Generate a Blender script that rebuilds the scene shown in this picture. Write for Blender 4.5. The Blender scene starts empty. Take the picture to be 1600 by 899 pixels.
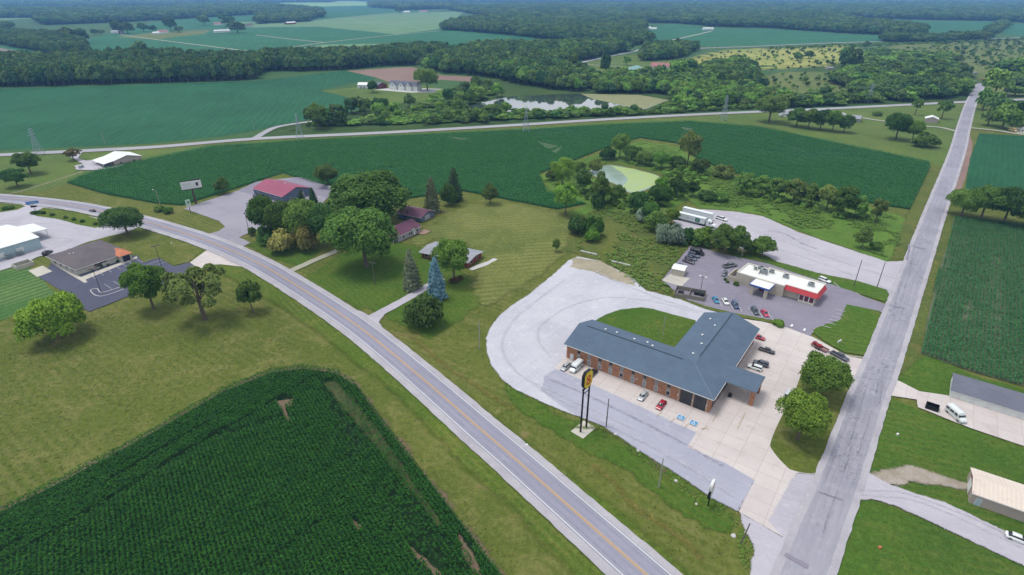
import bpy, bmesh, math, random
import numpy as np
from mathutils import Vector, Matrix
from mathutils.geometry import tessellate_polygon
S = bpy.context.scene
COL = S.collection
R = math.radians
rng = np.random.default_rng(7)
random.seed(7)

# ------------------------------------------------------------------ camera, sky, sun, exposure
F, HZ, H = 890.0, -12.0, 102.0            # focal length and horizon line of the drone camera, flying height in metres
P = math.atan((449.5 - HZ) / F); CP, SP = math.cos(P), math.sin(P)
cam = bpy.data.cameras.new('camera'); cam.lens = 36 * F / 1600; cam.sensor_width = 36
cam.clip_start = 1; cam.clip_end = 60000
co = bpy.data.objects.new('camera', cam); COL.objects.link(co)
co.location = (0, 0, H); co.rotation_euler = (R(90) - P, 0, 0)
S.camera = co

SUN_EL, SUN_AZ = R(72), R(-72)            # azimuth from +Y (into the picture), clockwise
w = bpy.data.worlds.new('World'); S.world = w; w.use_nodes = True
nt = w.node_tree; nt.nodes.clear()
out = nt.nodes.new('ShaderNodeOutputWorld'); bg = nt.nodes.new('ShaderNodeBackground')
sky = nt.nodes.new('ShaderNodeTexSky'); sky.sky_type = 'NISHITA'; sky.sun_disc = False
sky.sun_elevation = SUN_EL; sky.sun_rotation = SUN_AZ; sky.altitude = 200
sky.air_density = 1.0; sky.dust_density = 2.5; sky.ozone_density = 1.0
tc = nt.nodes.new('ShaderNodeTexCoord')
cn = nt.nodes.new('ShaderNodeTexNoise'); cn.inputs['Scale'].default_value = 3.2; cn.inputs['Detail'].default_value = 7
cn.inputs['Roughness'].default_value = .55
cm = nt.nodes.new('ShaderNodeMapping'); cm.inputs['Scale'].default_value = (1, 1, 2.2)
cr = nt.nodes.new('ShaderNodeMapRange'); cr.inputs['From Min'].default_value = .36; cr.inputs['From Max'].default_value = .56
mx = nt.nodes.new('ShaderNodeMix'); mx.data_type = 'RGBA'
nt.links.new(tc.outputs['Generated'], cm.inputs['Vector']); nt.links.new(cm.outputs[0], cn.inputs['Vector'])
nt.links.new(cn.outputs['Fac'], cr.inputs['Value']); nt.links.new(cr.outputs[0], mx.inputs['Factor'])
nt.links.new(sky.outputs[0], mx.inputs['A']); mx.inputs['B'].default_value = (6.6, 6.75, 7.2, 1)
nt.links.new(mx.outputs['Result'], bg.inputs['Color']); bg.inputs['Strength'].default_value = .108
nt.links.new(bg.outputs[0], out.inputs['Surface'])

sl = bpy.data.lights.new('sun', 'SUN'); sl.energy = 1.42; sl.angle = R(20); sl.color = (1, .965, .9)
so = bpy.data.objects.new('sun', sl); COL.objects.link(so)
sd = Vector((math.sin(SUN_AZ) * math.cos(SUN_EL), math.cos(SUN_AZ) * math.cos(SUN_EL), math.sin(SUN_EL)))
so.rotation_euler = sd.to_track_quat('Z', 'Y').to_euler(); so.location = (0, 0, 300)
S.view_settings.view_transform = 'Standard'; S.view_settings.look = 'None'
S.view_settings.exposure = 0.79; S.view_settings.gamma = 1
S.cycles.volume_bounces = 0; S.cycles.max_bounces = 5; S.cycles.diffuse_bounces = 2; S.cycles.glossy_bounces = 2
S.cycles.transparent_max_bounces = 8

# ------------------------------------------------------------------ ground coordinates of measured points
def g(x, y, z=0.0):                        # where the sight line through a measured point meets the height z
    u = (x - 800) / F; v = (449.5 - y) / F
    t = (z - H) / (-SP + v * CP)
    return Vector((u * t, (CP + v * SP) * t, z))
def hgt(bx, by, ty):                       # height of an upright thing from its foot and its top
    p = g(bx, by); v = (449.5 - ty) / F
    return (v * p.y * CP - p.y * SP) / (CP + v * SP) + H
def depth(p): return p.y * CP - (p.z - H) * SP
def gnp(pts): return np.array([g(*p)[:2] for p in pts])
def inpoly(pts, poly):
    x, y = pts[:, 0], pts[:, 1]; ins = np.zeros(len(pts), bool); n = len(poly); j = n - 1
    for i in range(n):
        xi, yi = poly[i]; xj, yj = poly[j]
        if yi != yj:
            ins ^= ((yi > y) != (yj > y)) & (x < (xj - xi) * (y - yi) / (yj - yi) + xi)
        j = i
    return ins
def vnoise(x, y, seed=0):                  # smooth value noise 0..1
    def h(i, j):
        n = (i.astype(np.int64) * 374761393 + j.astype(np.int64) * 668265263 + seed * 1442695041) & 0x7fffffff
        n = ((n ^ (n >> 13)) * 1274126177) & 0x7fffffff
        return ((n ^ (n >> 16)) & 0xffff) / 65535.0
    i, j = np.floor(x), np.floor(y); fx, fy = x - i, y - j
    fx = fx * fx * (3 - 2 * fx); fy = fy * fy * (3 - 2 * fy)
    a = h(i, j) * (1 - fx) + h(i + 1, j) * fx; b = h(i, j + 1) * (1 - fx) + h(i + 1, j + 1) * fx
    return a * (1 - fy) + b * fy
def fnoise(x, y, seed=0): return (vnoise(x, y, seed) * .55 + vnoise(x * 2.1, y * 2.1, seed + 1) * .3 + vnoise(x * 4.3, y * 4.3, seed + 2) * .15)

# ------------------------------------------------------------------ materials
KW = (1.55, 1.5, 1.6)                       # how much brighter than its albedo a surface shows in this light
def D(r, gg, b):
    o = []
    for c, k in zip((r, gg, b), KW):
        c /= 255.0; c = c / 12.92 if c < .04045 else ((c + .055) / 1.055) ** 2.4
        o.append(min(.85, c / k))
    return (*o, 1)
class NT:
    def __init__(s, name):
        s.m = bpy.data.materials.new(name); s.m.use_nodes = True; s.t = s.m.node_tree
        s.b = s.t.nodes['Principled BSDF']; s.b.inputs['Roughness'].default_value = .85
        s.b.inputs['Specular IOR Level'].default_value = .25
        s.geo = s.new('ShaderNodeNewGeometry'); s.pos = s.geo.outputs['Position']
    def new(s, t): return s.t.nodes.new(t)
    def put(s, sock, v):
        if isinstance(v, bpy.types.NodeSocket): s.t.links.new(v, sock)
        else: sock.default_value = v[:3] if sock.type == 'VECTOR' and hasattr(v, '__len__') else v
    def noise(s, scale, detail=4, rough=.55, vec=None, dist=0):
        n = s.new('ShaderNodeTexNoise'); n.inputs['Scale'].default_value = scale; n.inputs['Detail'].default_value = detail
        n.inputs['Roughness'].default_value = rough; n.inputs['Distortion'].default_value = dist
        s.t.links.new(vec or s.pos, n.inputs['Vector']); return n.outputs['Fac']
    def rng(s, f, a, b, c=0.0, d=1.0):
        n = s.new('ShaderNodeMapRange'); s.put(n.inputs['Value'], f)
        for k, v in zip(('From Min', 'From Max', 'To Min', 'To Max'), (a, b, c, d)): n.inputs[k].default_value = v
        return n.outputs[0]
    def math(s, op, a, b=0.0):
        n = s.new('ShaderNodeMath'); n.operation = op; s.put(n.inputs[0], a); s.put(n.inputs[1], b); return n.outputs[0]
    def mix(s, f, a, b, mode='MIX'):
        n = s.new('ShaderNodeMix'); n.data_type = 'RGBA'; n.blend_type = mode
        s.put(n.inputs['Factor'], f); s.put(n.inputs['A'], a); s.put(n.inputs['B'], b); return n.outputs['Result']
    def gain(s, col, f):                   # multiply a colour by a value
        n = s.new('ShaderNodeVectorMath'); n.operation = 'SCALE'; s.put(n.inputs[0], col); s.put(n.inputs['Scale'], f); return n.outputs[0]
    def dot(s, ang):
        n = s.new('ShaderNodeVectorMath'); n.operation = 'DOT_PRODUCT'; s.t.links.new(s.pos, n.inputs[0])
        n.inputs[1].default_value = (math.cos(ang), math.sin(ang), 0); return n.outputs['Value']
    def stripes(s, ang, period, wob=.6, wscale=.05):
        a = s.math('MULTIPLY', s.dot(ang), 2 * math.pi / period)
        a = s.math('ADD', a, s.math('MULTIPLY', s.noise(wscale, 3), wob * 8))
        return s.rng(s.math('SINE', a), -1, 1)
    def mapped(s, ang, sx=1, sy=1):
        n = s.new('ShaderNodeMapping'); n.vector_type = 'TEXTURE'; n.inputs['Rotation'].default_value = (0, 0, ang)
        n.inputs['Scale'].default_value = (sx, sy, 1); s.t.links.new(s.pos, n.inputs['Vector']); return n.outputs[0]
    def bump(s, h, strength=.4, dist=.1):
        n = s.new('ShaderNodeBump'); n.inputs['Strength'].default_value = strength; n.inputs['Distance'].default_value = dist
        s.t.links.new(h, n.inputs['Height']); s.t.links.new(n.outputs[0], s.b.inputs['Normal'])
    def done(s, col, rough=None, alpha=None):
        s.put(s.b.inputs['Base Color'], col)
        if rough is not None: s.b.inputs['Roughness'].default_value = rough
        if alpha is not None: s.put(s.b.inputs['Alpha'], alpha)
        return s.m
def grass(name, a, b, dry, dryamt=.5, stripe=None, big=.02, bare=None):
    n = NT(name); n.b.inputs['Specular IOR Level'].default_value = .06
    c = n.mix(n.rng(n.noise(big, 5, .6), .38, .64), D(*a), D(*b))
    c = n.mix(n.math('MULTIPLY', n.rng(n.noise(.11, 8, .7, dist=.6), .5, .72), dryamt), c, D(*dry))
    if stripe:
        for ang, per, amp in stripe:
            st = n.stripes(ang, per)
            c = n.mix(n.math('MULTIPLY', n.math('MULTIPLY', st, n.rng(n.noise(.035, 3), .4, .6)), amp), c, D(*dry))
    c = n.mix(n.math('MULTIPLY', n.rng(n.noise(.55, 7, .75, dist=.8), .5, .68), .45 * dryamt), c, D(*dry))
    c = n.gain(c, n.rng(n.noise(.8, 6, .8), .3, .7, .66, 1.36))
    c = n.gain(c, n.rng(n.noise(4.0, 3, .7), .3, .7, .62, 1.2))
    if bare:
        c = n.mix(n.rng(n.noise(.07, 9, .72, dist=.4), .6, .72), c, D(*bare))
    return n.done(c, .95, feather(n))
def feather(n):                            # ragged grassy edge: the sheet thins out over its border strip
    a = n.new('ShaderNodeAttribute'); a.attribute_name = 'fade'
    k = n.math('ADD', a.outputs['Fac'], n.math('MULTIPLY', n.math('SUBTRACT', n.noise(.8, 6, .75), .5), .9))
    k = n.math('ADD', k, n.math('MULTIPLY', n.math('SUBTRACT', n.noise(7.0, 2, .6), .5), 1.5))
    return n.math('GREATER_THAN', k, .5)
def stone(name, a, b, c3, sc=.05, speck=.12, rough=.9, cracks=0.0, ang=0, streak=0, fe=False):
    n = NT(name)
    c = n.mix(n.rng(n.noise(sc, 6, .6, dist=.5), .38, .64), D(*a), D(*b))
    c = n.mix(n.math('MULTIPLY', n.rng(n.noise(sc * 5, 8, .7), .55, .72), .75), c, D(*c3))
    if streak:
        c = n.mix(n.math('MULTIPLY', n.rng(n.noise(1.0, 5, .6, vec=n.mapped(ang, 14, .9)), .45, .7), streak), c, D(*c3))
    if cracks:
        for sc2, wd in ((.10, .009), (.22, .010)):
            v = n.noise(sc2, 5, .6); k = n.math('LESS_THAN', n.math('ABSOLUTE', n.math('SUBTRACT', v, .5)), wd * .5)
            gate = n.rng(n.noise(.04, 2), .5, .58)
            c = n.mix(n.math('MULTIPLY', n.math('MULTIPLY', k, gate), cracks), c, D(90, 88, 100))
    c = n.gain(c, n.rng(n.noise(2.5, 5, .8), .28, .72, 1 - speck, 1 + speck))
    return n.done(c, rough, feather(n) if fe else None)
def plain(name, col, rough=.6, var=.1, sc=.8, metal=0, spec=.3, dirt=None, coat=0):
    n = NT(name); c = n.gain(D(*col), n.rng(n.noise(sc, 5, .65), .25, .75, 1 - var, 1 + var))
    if dirt: c = n.mix(n.math('MULTIPLY', n.rng(n.noise(.5, 7, .7), .5, .75), .6), c, D(*dirt))
    n.b.inputs['Metallic'].default_value = metal; n.b.inputs['Specular IOR Level'].default_value = spec
    n.b.inputs['Coat Weight'].default_value = coat; n.b.inputs['Coat Roughness'].default_value = .08
    return n.done(c, rough)
def leafm(name, a, b, tr=.35, rnd=.35, lift=1.62):
    n = NT(name)
    oi = n.new('ShaderNodeObjectInfo')
    c = n.mix(n.rng(n.noise(.35, 4, .65), .35, .65), D(*a), D(*b))
    c = n.gain(c, n.rng(n.noise(2.3, 4, .8), .3, .7, .5 * lift, 1.55 * lift))
    if rnd: c = n.mix(n.math('MULTIPLY', n.math('FRACT', n.math('MULTIPLY', oi.outputs['Random'], 17.3)), .55), c, n.gain(D(118, 130, 66), lift))
    c = n.gain(c, n.rng(oi.outputs['Random'], 0, 1, 1 - rnd, 1 + rnd))
    n.done(c, .7); n.b.inputs['Specular IOR Level'].default_value = .1
    tl = n.new('ShaderNodeBsdfTranslucent'); n.put(tl.inputs['Color'], c)
    ms = n.new('ShaderNodeMixShader'); ms.inputs[0].default_value = tr
    n.t.links.new(n.b.outputs[0], ms.inputs[1]); n.t.links.new(tl.outputs[0], ms.inputs[2])
    n.t.links.new(ms.outputs[0], n.t.nodes['Material Output'].inputs['Surface'])
    return n.m

_d = g(1505, 200) - g(1379, 562); ROAD2ANG = math.atan2(_d.y, _d.x)
M = {}
M['lawn'] = grass('mown_lawn', (106, 116, 52), (93, 107, 46), (146, 138, 88), .75, [(R(55), 2.6, .3)], bare=(146, 126, 92))
M['verge'] = grass('roadside_grass', (96, 118, 44), (84, 107, 42), (138, 134, 74), .65, [(R(38), 1.9, .35)])
M['vivid'] = grass('green_lawn', (74, 108, 38), (90, 115, 46), (122, 124, 62), .55, [(R(38), 2.2, .25)])
M['striped'] = grass('striped_lawn', (70, 112, 58), (82, 120, 60), (128, 146, 92), .25, [(R(-32), 3.2, .8)])
M['right_lawn'] = grass('cut_lawn', (82, 115, 42), (73, 104, 40), (122, 124, 64), .55, [(R(70), 2.4, .3)])
M['hay'] = grass('hay_meadow', (116, 124, 66), (101, 114, 58), (154, 150, 92), .5, [(R(100), 3.4, .55)])
M['lush'] = grass('lush_weeds', (106, 138, 58), (92, 126, 54), (132, 138, 74), .5, None, .05)
M['rough'] = grass('rough_meadow', (104, 116, 58), (92, 106, 54), (134, 122, 72), .75, None, .05)
M['dry_strip'] = grass('dry_grass_strip', (134, 126, 68), (124, 120, 62), (160, 142, 92), .7)
M['back'] = grass('back_grass', (106, 128, 62), (92, 116, 60), (136, 136, 82), .45, [(R(8), 4, .3)], .02)
M['scrubg'] = grass('scrub_ground', (78, 102, 54), (66, 92, 52), (118, 120, 70), .4, None, .03)
M['yellow'] = grass('sun_painted_dry_grass', (184, 180, 104), (148, 158, 84), (204, 192, 124), .6, None, .006)  # dry grass made yellower: a distant sun patch painted into the colour
M['olive'] = grass('olive_meadow', (122, 132, 76), (104, 122, 70), (150, 142, 92), .6, None, .015)
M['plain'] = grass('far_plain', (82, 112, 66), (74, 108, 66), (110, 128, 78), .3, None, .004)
def crop(name, a, b, gap, ang, per, amt, big=.02, soil=None, soilamt=0):
    n = NT(name); n.b.inputs['Specular IOR Level'].default_value = .08
    c = n.mix(n.rng(n.noise(big, 5, .6), .36, .66), D(*a), D(*b))
    st = n.stripes(ang, per, .15, .02)
    c = n.mix(n.math('MULTIPLY', n.rng(st, .45, 1), amt), c, D(*gap))
    if soil:
        c = n.mix(n.math('MULTIPLY', n.rng(n.noise(.03, 7, .65, dist=.5), .6, .74), soilamt), c, D(*soil))
    c = n.gain(c, n.rng(n.noise(.5, 5, .6, vec=n.mapped(ang + R(90), max(4, per * 3), max(.8, per * .35))), .3, .7, .84, 1.18))
    c = n.gain(c, n.rng(n.noise(.012, 6, .65, dist=.8), .35, .65, .9, 1.12))
    c = n.gain(c, n.rng(n.noise(.9, 5, .75), .25, .75, .72, 1.12))
    n.bump(n.noise(1.6, 4, .7), .7, .5)
    return n.done(c, .9)
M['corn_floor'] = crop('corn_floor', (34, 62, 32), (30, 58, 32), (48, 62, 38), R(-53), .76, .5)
M['corn_bare'] = stone('bare_soil', (132, 112, 92), (116, 98, 82), (150, 132, 110), .3, .2, fe=True)
M['thin_corn'] = stone('thin_corn_soil', (86, 90, 54), (74, 84, 48), (112, 102, 72), .3, .25, fe=True)
M['corn_floor_right'] = stone('pale_corn_soil', (112, 116, 90), (92, 104, 78), (132, 128, 108), .1, .2)
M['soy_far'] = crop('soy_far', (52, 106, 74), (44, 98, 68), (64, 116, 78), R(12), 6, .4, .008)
M['soy_right'] = crop('soy_right', (44, 100, 64), (42, 94, 62), (58, 108, 74), ROAD2ANG + R(90), 3, .35, .012)
M['corn_mid'] = crop('corn_mid', (50, 98, 56), (42, 90, 54), (32, 72, 42), R(66), 3.0, .5, .012, (120, 134, 84), .35)
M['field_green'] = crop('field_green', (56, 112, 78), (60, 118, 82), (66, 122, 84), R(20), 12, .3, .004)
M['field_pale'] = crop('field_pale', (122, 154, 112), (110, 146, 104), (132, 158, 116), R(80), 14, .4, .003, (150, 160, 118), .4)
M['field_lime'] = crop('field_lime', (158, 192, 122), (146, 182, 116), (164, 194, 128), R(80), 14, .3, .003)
M['dirt_red'] = stone('ploughed_earth', (150, 122, 112), (140, 112, 104), (172, 140, 118), .012, .06)
M['dirt_tan'] = stone('fallow_earth', (140, 128, 116), (128, 120, 110), (152, 138, 122), .012, .06)
M['sand'] = stone('sandy_track', (178, 166, 146), (160, 150, 130), (190, 178, 156), .1, .15, fe=True)
M['crack'] = stone('sealed_crack', (136, 132, 147), (124, 120, 136), (148, 142, 158), .3, .15, fe=True)
M['dirt_gravel'] = stone('dirt_and_gravel', (178, 166, 158), (158, 144, 128), (194, 184, 180), .25, .2, fe=True)
M['pale_track'] = stone('gravel_track', (178, 174, 160), (166, 164, 150), (190, 184, 170), .05, fe=True)
M['gravel'] = stone('white_gravel', (206, 203, 216), (194, 191, 206), (230, 226, 233), .07, .16, .95, 0, R(50), .2, True)
M['gravel2'] = stone('grey_gravel', (196, 189, 202), (184, 177, 191), (210, 204, 214), .05, .1, .95, .0, R(-20), .3, True)
M['gravel3'] = stone('yard_gravel', (196, 190, 204), (182, 176, 190), (210, 205, 216), .06, .1, .95, 0, R(10), .3, True)
M['front_drive'] = stone('front_drive_asphalt', (180, 178, 197), (170, 168, 187), (198, 194, 210), .06, .08, .9, .0, R(-36), .3, True)
M['asph_road'] = stone('road_asphalt', (160, 157, 177), (151, 148, 168), (170, 166, 184), .03, .09, .85, 0, R(-46), .3)
M['shoulder'] = stone('road_shoulder', (190, 184, 193), (174, 168, 179), (206, 199, 207), .12, .12, fe=True)
M['asph_side'] = stone('side_road_asphalt', (166, 162, 177), (152, 149, 165), (184, 179, 193), .045, .08, .9, .55, ROAD2ANG, .55)
M['asph_lot'] = stone('lot_asphalt', (150, 143, 161), (138, 132, 150), (161, 153, 169), .05, .08, .85, .3, R(-20), .3)
M['asph_dark'] = stone('new_asphalt', (92, 92, 114), (84, 85, 106), (102, 102, 124), .06, .08)
M['asph_maroon'] = stone('plain_lot', (168, 162, 176), (158, 152, 168), (176, 170, 182), .05, .06, .9, .3)
M['asph_back'] = stone('back_highway', (176, 174, 182), (168, 166, 175), (186, 183, 190), .02, .06)
M['track_pale'] = stone('pale_tyre_track', (216, 214, 225), (206, 204, 217), (224, 222, 231), .2, .1, fe=True)
M['track_dark'] = stone('worn_tyre_track', (192, 189, 203), (184, 181, 195), (202, 198, 210), .2, .1, fe=True)
M['wheel_path'] = stone('wheel_path', (146, 143, 162), (140, 137, 157), (154, 150, 168), .2, .08, fe=True)
M['wheel_path_side'] = stone('wheel_path_side', (156, 150, 170), (148, 142, 163), (166, 160, 178), .1, .1, fe=True)
M['white_paint'] = plain('white_road_paint', (236, 236, 240), .7, .12, 2)
M['yellow_paint'] = plain('yellow_road_paint', (226, 180, 112), .7, .12, 2, dirt=(196, 170, 140))
M['faded_paint'] = plain('faded_paint', (206, 204, 212), .8, .1, 2)
M['tan_paint'] = plain('faded_yellow_paint', (214, 192, 158), .8, .1, 2)
M['blue_paint'] = plain('blue_paint', (70, 150, 208), .7, .08, 2)
def concrete(name, a, b, ang, sx, sy, org):
    n = NT(name); c = n.mix(n.rng(n.noise(.09, 6, .65), .36, .64), D(*a), D(*b))
    mp = n.new('ShaderNodeMapping'); mp.vector_type = 'TEXTURE'; mp.inputs['Rotation'].default_value = (0, 0, ang)
    mp.inputs['Location'].default_value = (org[0], org[1], 0); n.t.links.new(n.pos, mp.inputs['Vector'])
    br = n.new('ShaderNodeTexBrick'); br.offset = 0; br.inputs['Scale'].default_value = 1
    br.inputs['Brick Width'].default_value = sx; br.inputs['Row Height'].default_value = sy; br.inputs['Mortar Size'].default_value = .07
    br.inputs['Color1'].default_value = (1, 1, 1, 1); br.inputs['Color2'].default_value = (.9, .88, .9, 1)
    br.inputs['Mortar'].default_value = (.78, .74, .73, 1); br.inputs['Bias'].default_value = -.3
    n.t.links.new(mp.outputs[0], br.inputs['Vector'])
    c = n.mix(1, c, br.outputs['Color'], 'MULTIPLY')
    c = n.mix(n.math('MULTIPLY', n.rng(n.noise(.22, 8, .7), .56, .72), .55), c, D(186, 168, 166))
    c = n.gain(c, n.rng(n.noise(3, 4, .75), .2, .8, .92, 1.08)); return n.done(c, .9)
MANG = R(-35.95)                           # the motel's long side
M['concrete'] = concrete('concrete_slabs', (224, 212, 212), (212, 200, 200), MANG, 5.2, 4.4, (16, 148))
M['walk'] = plain('concrete_walk', (206, 198, 190), .9, .08, .6, dirt=(180, 170, 160))
M['kerb'] = plain('kerb_concrete', (206, 202, 204), .9, .08, .6)
# foliage tints
LT = dict(mid=((72, 112, 48), (90, 128, 56)), dark=((54, 90, 46), (66, 104, 52)), bright=((92, 138, 48), (114, 154, 58)), yel=((104, 138, 46), (130, 156, 56)),
          olive=((100, 118, 62), (118, 132, 72)), silver=((120, 140, 122), (148, 164, 148)), brown=((130, 128, 70), (152, 142, 88)), spruce=((86, 120, 136), (118, 148, 162)),
          dusk=((94, 106, 84), (122, 124, 104)), fir=((50, 78, 58), (64, 94, 68)), red=((92, 62, 56), (110, 78, 64)), willow=((96, 136, 64), (116, 150, 74)))
L = {k: leafm('leaves_' + k, *v) for k, v in LT.items()}
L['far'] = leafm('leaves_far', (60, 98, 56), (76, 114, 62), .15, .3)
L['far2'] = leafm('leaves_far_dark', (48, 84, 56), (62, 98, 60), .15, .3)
L['scrub'] = leafm('leaves_scrub', (92, 134, 60), (116, 152, 66), .25, .4)
L['corn'] = leafm('leaves_corn', (46, 100, 36), (64, 120, 42), .2, .0, .92)
L['cornr'] = leafm('leaves_corn_right', (66, 126, 70), (82, 138, 84), .25, .0, 1.1)
L['cornm'] = leafm('leaves_corn_mid', (76, 136, 66), (64, 128, 68), .25, .0, 1.08)
M['bark'] = plain('bark', (112, 100, 88), .95, .25, 3)

# ------------------------------------------------------------------ object helpers
def tag(o, label=None, cat=None, group=None, kind=None):
    if label: o['label'] = label
    if cat: o['category'] = cat
    if group: o['group'] = group
    if kind: o['kind'] = kind
    return o
def thing(name, label, cat, loc, rz=0, group=None):
    o = bpy.data.objects.new(name, None); COL.objects.link(o); o.location = loc; o.rotation_euler = (0, 0, rz)
    o.empty_display_size = .5
    return tag(o, label, cat, group)
class MB:
    def __init__(s): s.v = []; s.f = []; s.m = []
    def add(s, vs, fs, mi=0):
        b = len(s.v); s.v += [tuple(v) for v in vs]; s.f += [tuple(b + i for i in f) for f in fs]; s.m += [mi] * len(fs); return s
    def box(s, cx, cy, z0, sx, sy, sz, mi=0, rz=0, top=1.0):
        c_, s_ = math.cos(rz), math.sin(rz); vs = []
        for zz, k in ((z0, 1), (z0 + sz, top)):
            for a, b in ((-1, -1), (1, -1), (1, 1), (-1, 1)):
                x, y = a * sx / 2 * k, b * sy / 2 * k; vs.append((cx + x * c_ - y * s_, cy + x * s_ + y * c_, zz))
        return s.add(vs, [(3, 2, 1, 0), (4, 5, 6, 7), (0, 1, 5, 4), (1, 2, 6, 5), (2, 3, 7, 6), (3, 0, 4, 7)], mi)
    def prism(s, poly, z0, z1, mi=0):
        n = len(poly); vs = [(p[0], p[1], z0) for p in poly] + [(p[0], p[1], z1) for p in poly]
        return s.add(vs, [tuple(range(n - 1, -1, -1)), tuple(range(n, 2 * n))] + [(i, (i + 1) % n, n + (i + 1) % n, n + i) for i in range(n)], mi)
    def xprism(s, prof, x0, x1, mi=0):      # (y,z) profile along x
        n = len(prof); vs = [(x0, p[0], p[1]) for p in prof] + [(x1, p[0], p[1]) for p in prof]
        return s.add(vs, [tuple(range(n - 1, -1, -1)), tuple(range(n, 2 * n))] + [(i, (i + 1) % n, n + (i + 1) % n, n + i) for i in range(n)], mi)
    def yprism(s, prof, y0, y1, mi=0):      # (x,z) profile along y
        n = len(prof); vs = [(p[0], y0, p[1]) for p in prof] + [(p[0], y1, p[1]) for p in prof]
        return s.add(vs, [tuple(range(n)), tuple(range(2 * n - 1, n - 1, -1))] + [(i, n + i, n + (i + 1) % n, (i + 1) % n) for i in range(n)], mi)
    def tube(s, p, q, r0, r1=None, n=8, mi=0):
        p, q = Vector(p), Vector(q); r1 = r0 if r1 is None else r1; d = (q - p).normalized()
        a = d.orthogonal().normalized(); b = d.cross(a); vs = []
        for c, r in ((p, r0), (q, r1)):
            for i in range(n): vs.append(c + (a * math.cos(2 * math.pi * i / n) + b * math.sin(2 * math.pi * i / n)) * r)
        return s.add(vs, [tuple(range(n - 1, -1, -1)), tuple(range(n, 2 * n))] + [(i, (i + 1) % n, n + (i + 1) % n, n + i) for i in range(n)], mi)
    def slab(s, quad, t, mi=0):             # a plate with its top face given, thickness t downwards along its normal
        q = [Vector(p) for p in quad]; nn = (q[1] - q[0]).cross(q[2] - q[0]).normalized(); n = len(q)
        vs = q + [p - nn * t for p in q]
        return s.add(vs, [tuple(range(n)), tuple(range(2 * n - 1, n - 1, -1))] + [(i, n + i, n + (i + 1) % n, (i + 1) % n) for i in range(n)], mi)
    def loft(s, secs, mi=0):                # rings with the same count
        n = len(secs[0]); b = [v for r in secs for v in r]; fs = [tuple(range(n - 1, -1, -1)), tuple(range(len(b) - n, len(b)))]
        for k in range(len(secs) - 1):
            for i in range(n): fs.append((k * n + i, k * n + (i + 1) % n, (k + 1) * n + (i + 1) % n, (k + 1) * n + i))
        return s.add(b, fs, mi)
    def build(s, name, mats, parent=None, loc=(0, 0, 0), rz=0, smooth=False, bevel=0):
        me = bpy.data.meshes.new(name); me.from_pydata(s.v, [], s.f)
        for m in (mats if isinstance(mats, (list, tuple)) else [mats]): me.materials.append(m)
        me.polygons.foreach_set('material_index', s.m)
        bm = bmesh.new(); bm.from_mesh(me); bmesh.ops.recalc_face_normals(bm, faces=bm.faces)
        if bevel: bmesh.ops.bevel(bm, geom=bm.edges[:], offset=bevel, segments=2, affect='EDGES', profile=.7)
        bm.to_mesh(me); bm.free()
        if smooth: me.polygons.foreach_set('use_smooth', [True] * len(me.polygons))
        me.update(); o = bpy.data.objects.new(name, me); COL.objects.link(o); o.parent = parent; o.location = loc; o.rotation_euler = (0, 0, rz)
        return o
def cprop(o, src):
    for k in ('label', 'category', 'group', 'kind'):
        if k in src.keys(): o[k] = src[k]

ZS = [0.0]
def nz(): ZS[0] += .0035; return ZS[0]
def crom(pts, closed, n=6):
    pts = [np.array(p[:2], float) for p in pts]; N = len(pts); outp = []
    for i in range(N if closed else N - 1):
        p0 = pts[i - 1] if (closed or i > 0) else 2 * pts[0] - pts[1]
        p1 = pts[i]; p2 = pts[(i + 1) % N]; p3 = pts[(i + 2) % N] if (closed or i + 2 < N) else 2 * p2 - p1
        for k in range(n):
            t = k / n
            outp.append(.5 * ((2 * p1) + (-p0 + p2) * t + (2 * p0 - 5 * p1 + 4 * p2 - p3) * t * t + (-p0 + 3 * p1 - 3 * p2 + p3) * t ** 3))
    if not closed: outp.append(pts[-1])
    return outp
def rough_edge(pts, jit, step):
    o = []
    for i, a in enumerate(pts):
        b = pts[(i + 1) % len(pts)]; a = np.array(a[:2]); b = np.array(b[:2]); d = np.linalg.norm(b - a); n = max(1, int(d / step))
        for k in range(n): o.append(a + (b - a) * k / n)
    o = np.array(o); nn = np.roll(o, -1, 0) - np.roll(o, 1, 0); nn = np.stack([nn[:, 1], -nn[:, 0]], 1); nn /= np.linalg.norm(nn, axis=1)[:, None] + 1e-9
    k = (fnoise(o[:, 0] * .35, o[:, 1] * .35, 5) - .5) * 2 * jit + (vnoise(o[:, 0] * 1.7, o[:, 1] * 1.7, 9) - .5) * jit
    return list(o + nn * k[:, None])
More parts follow.
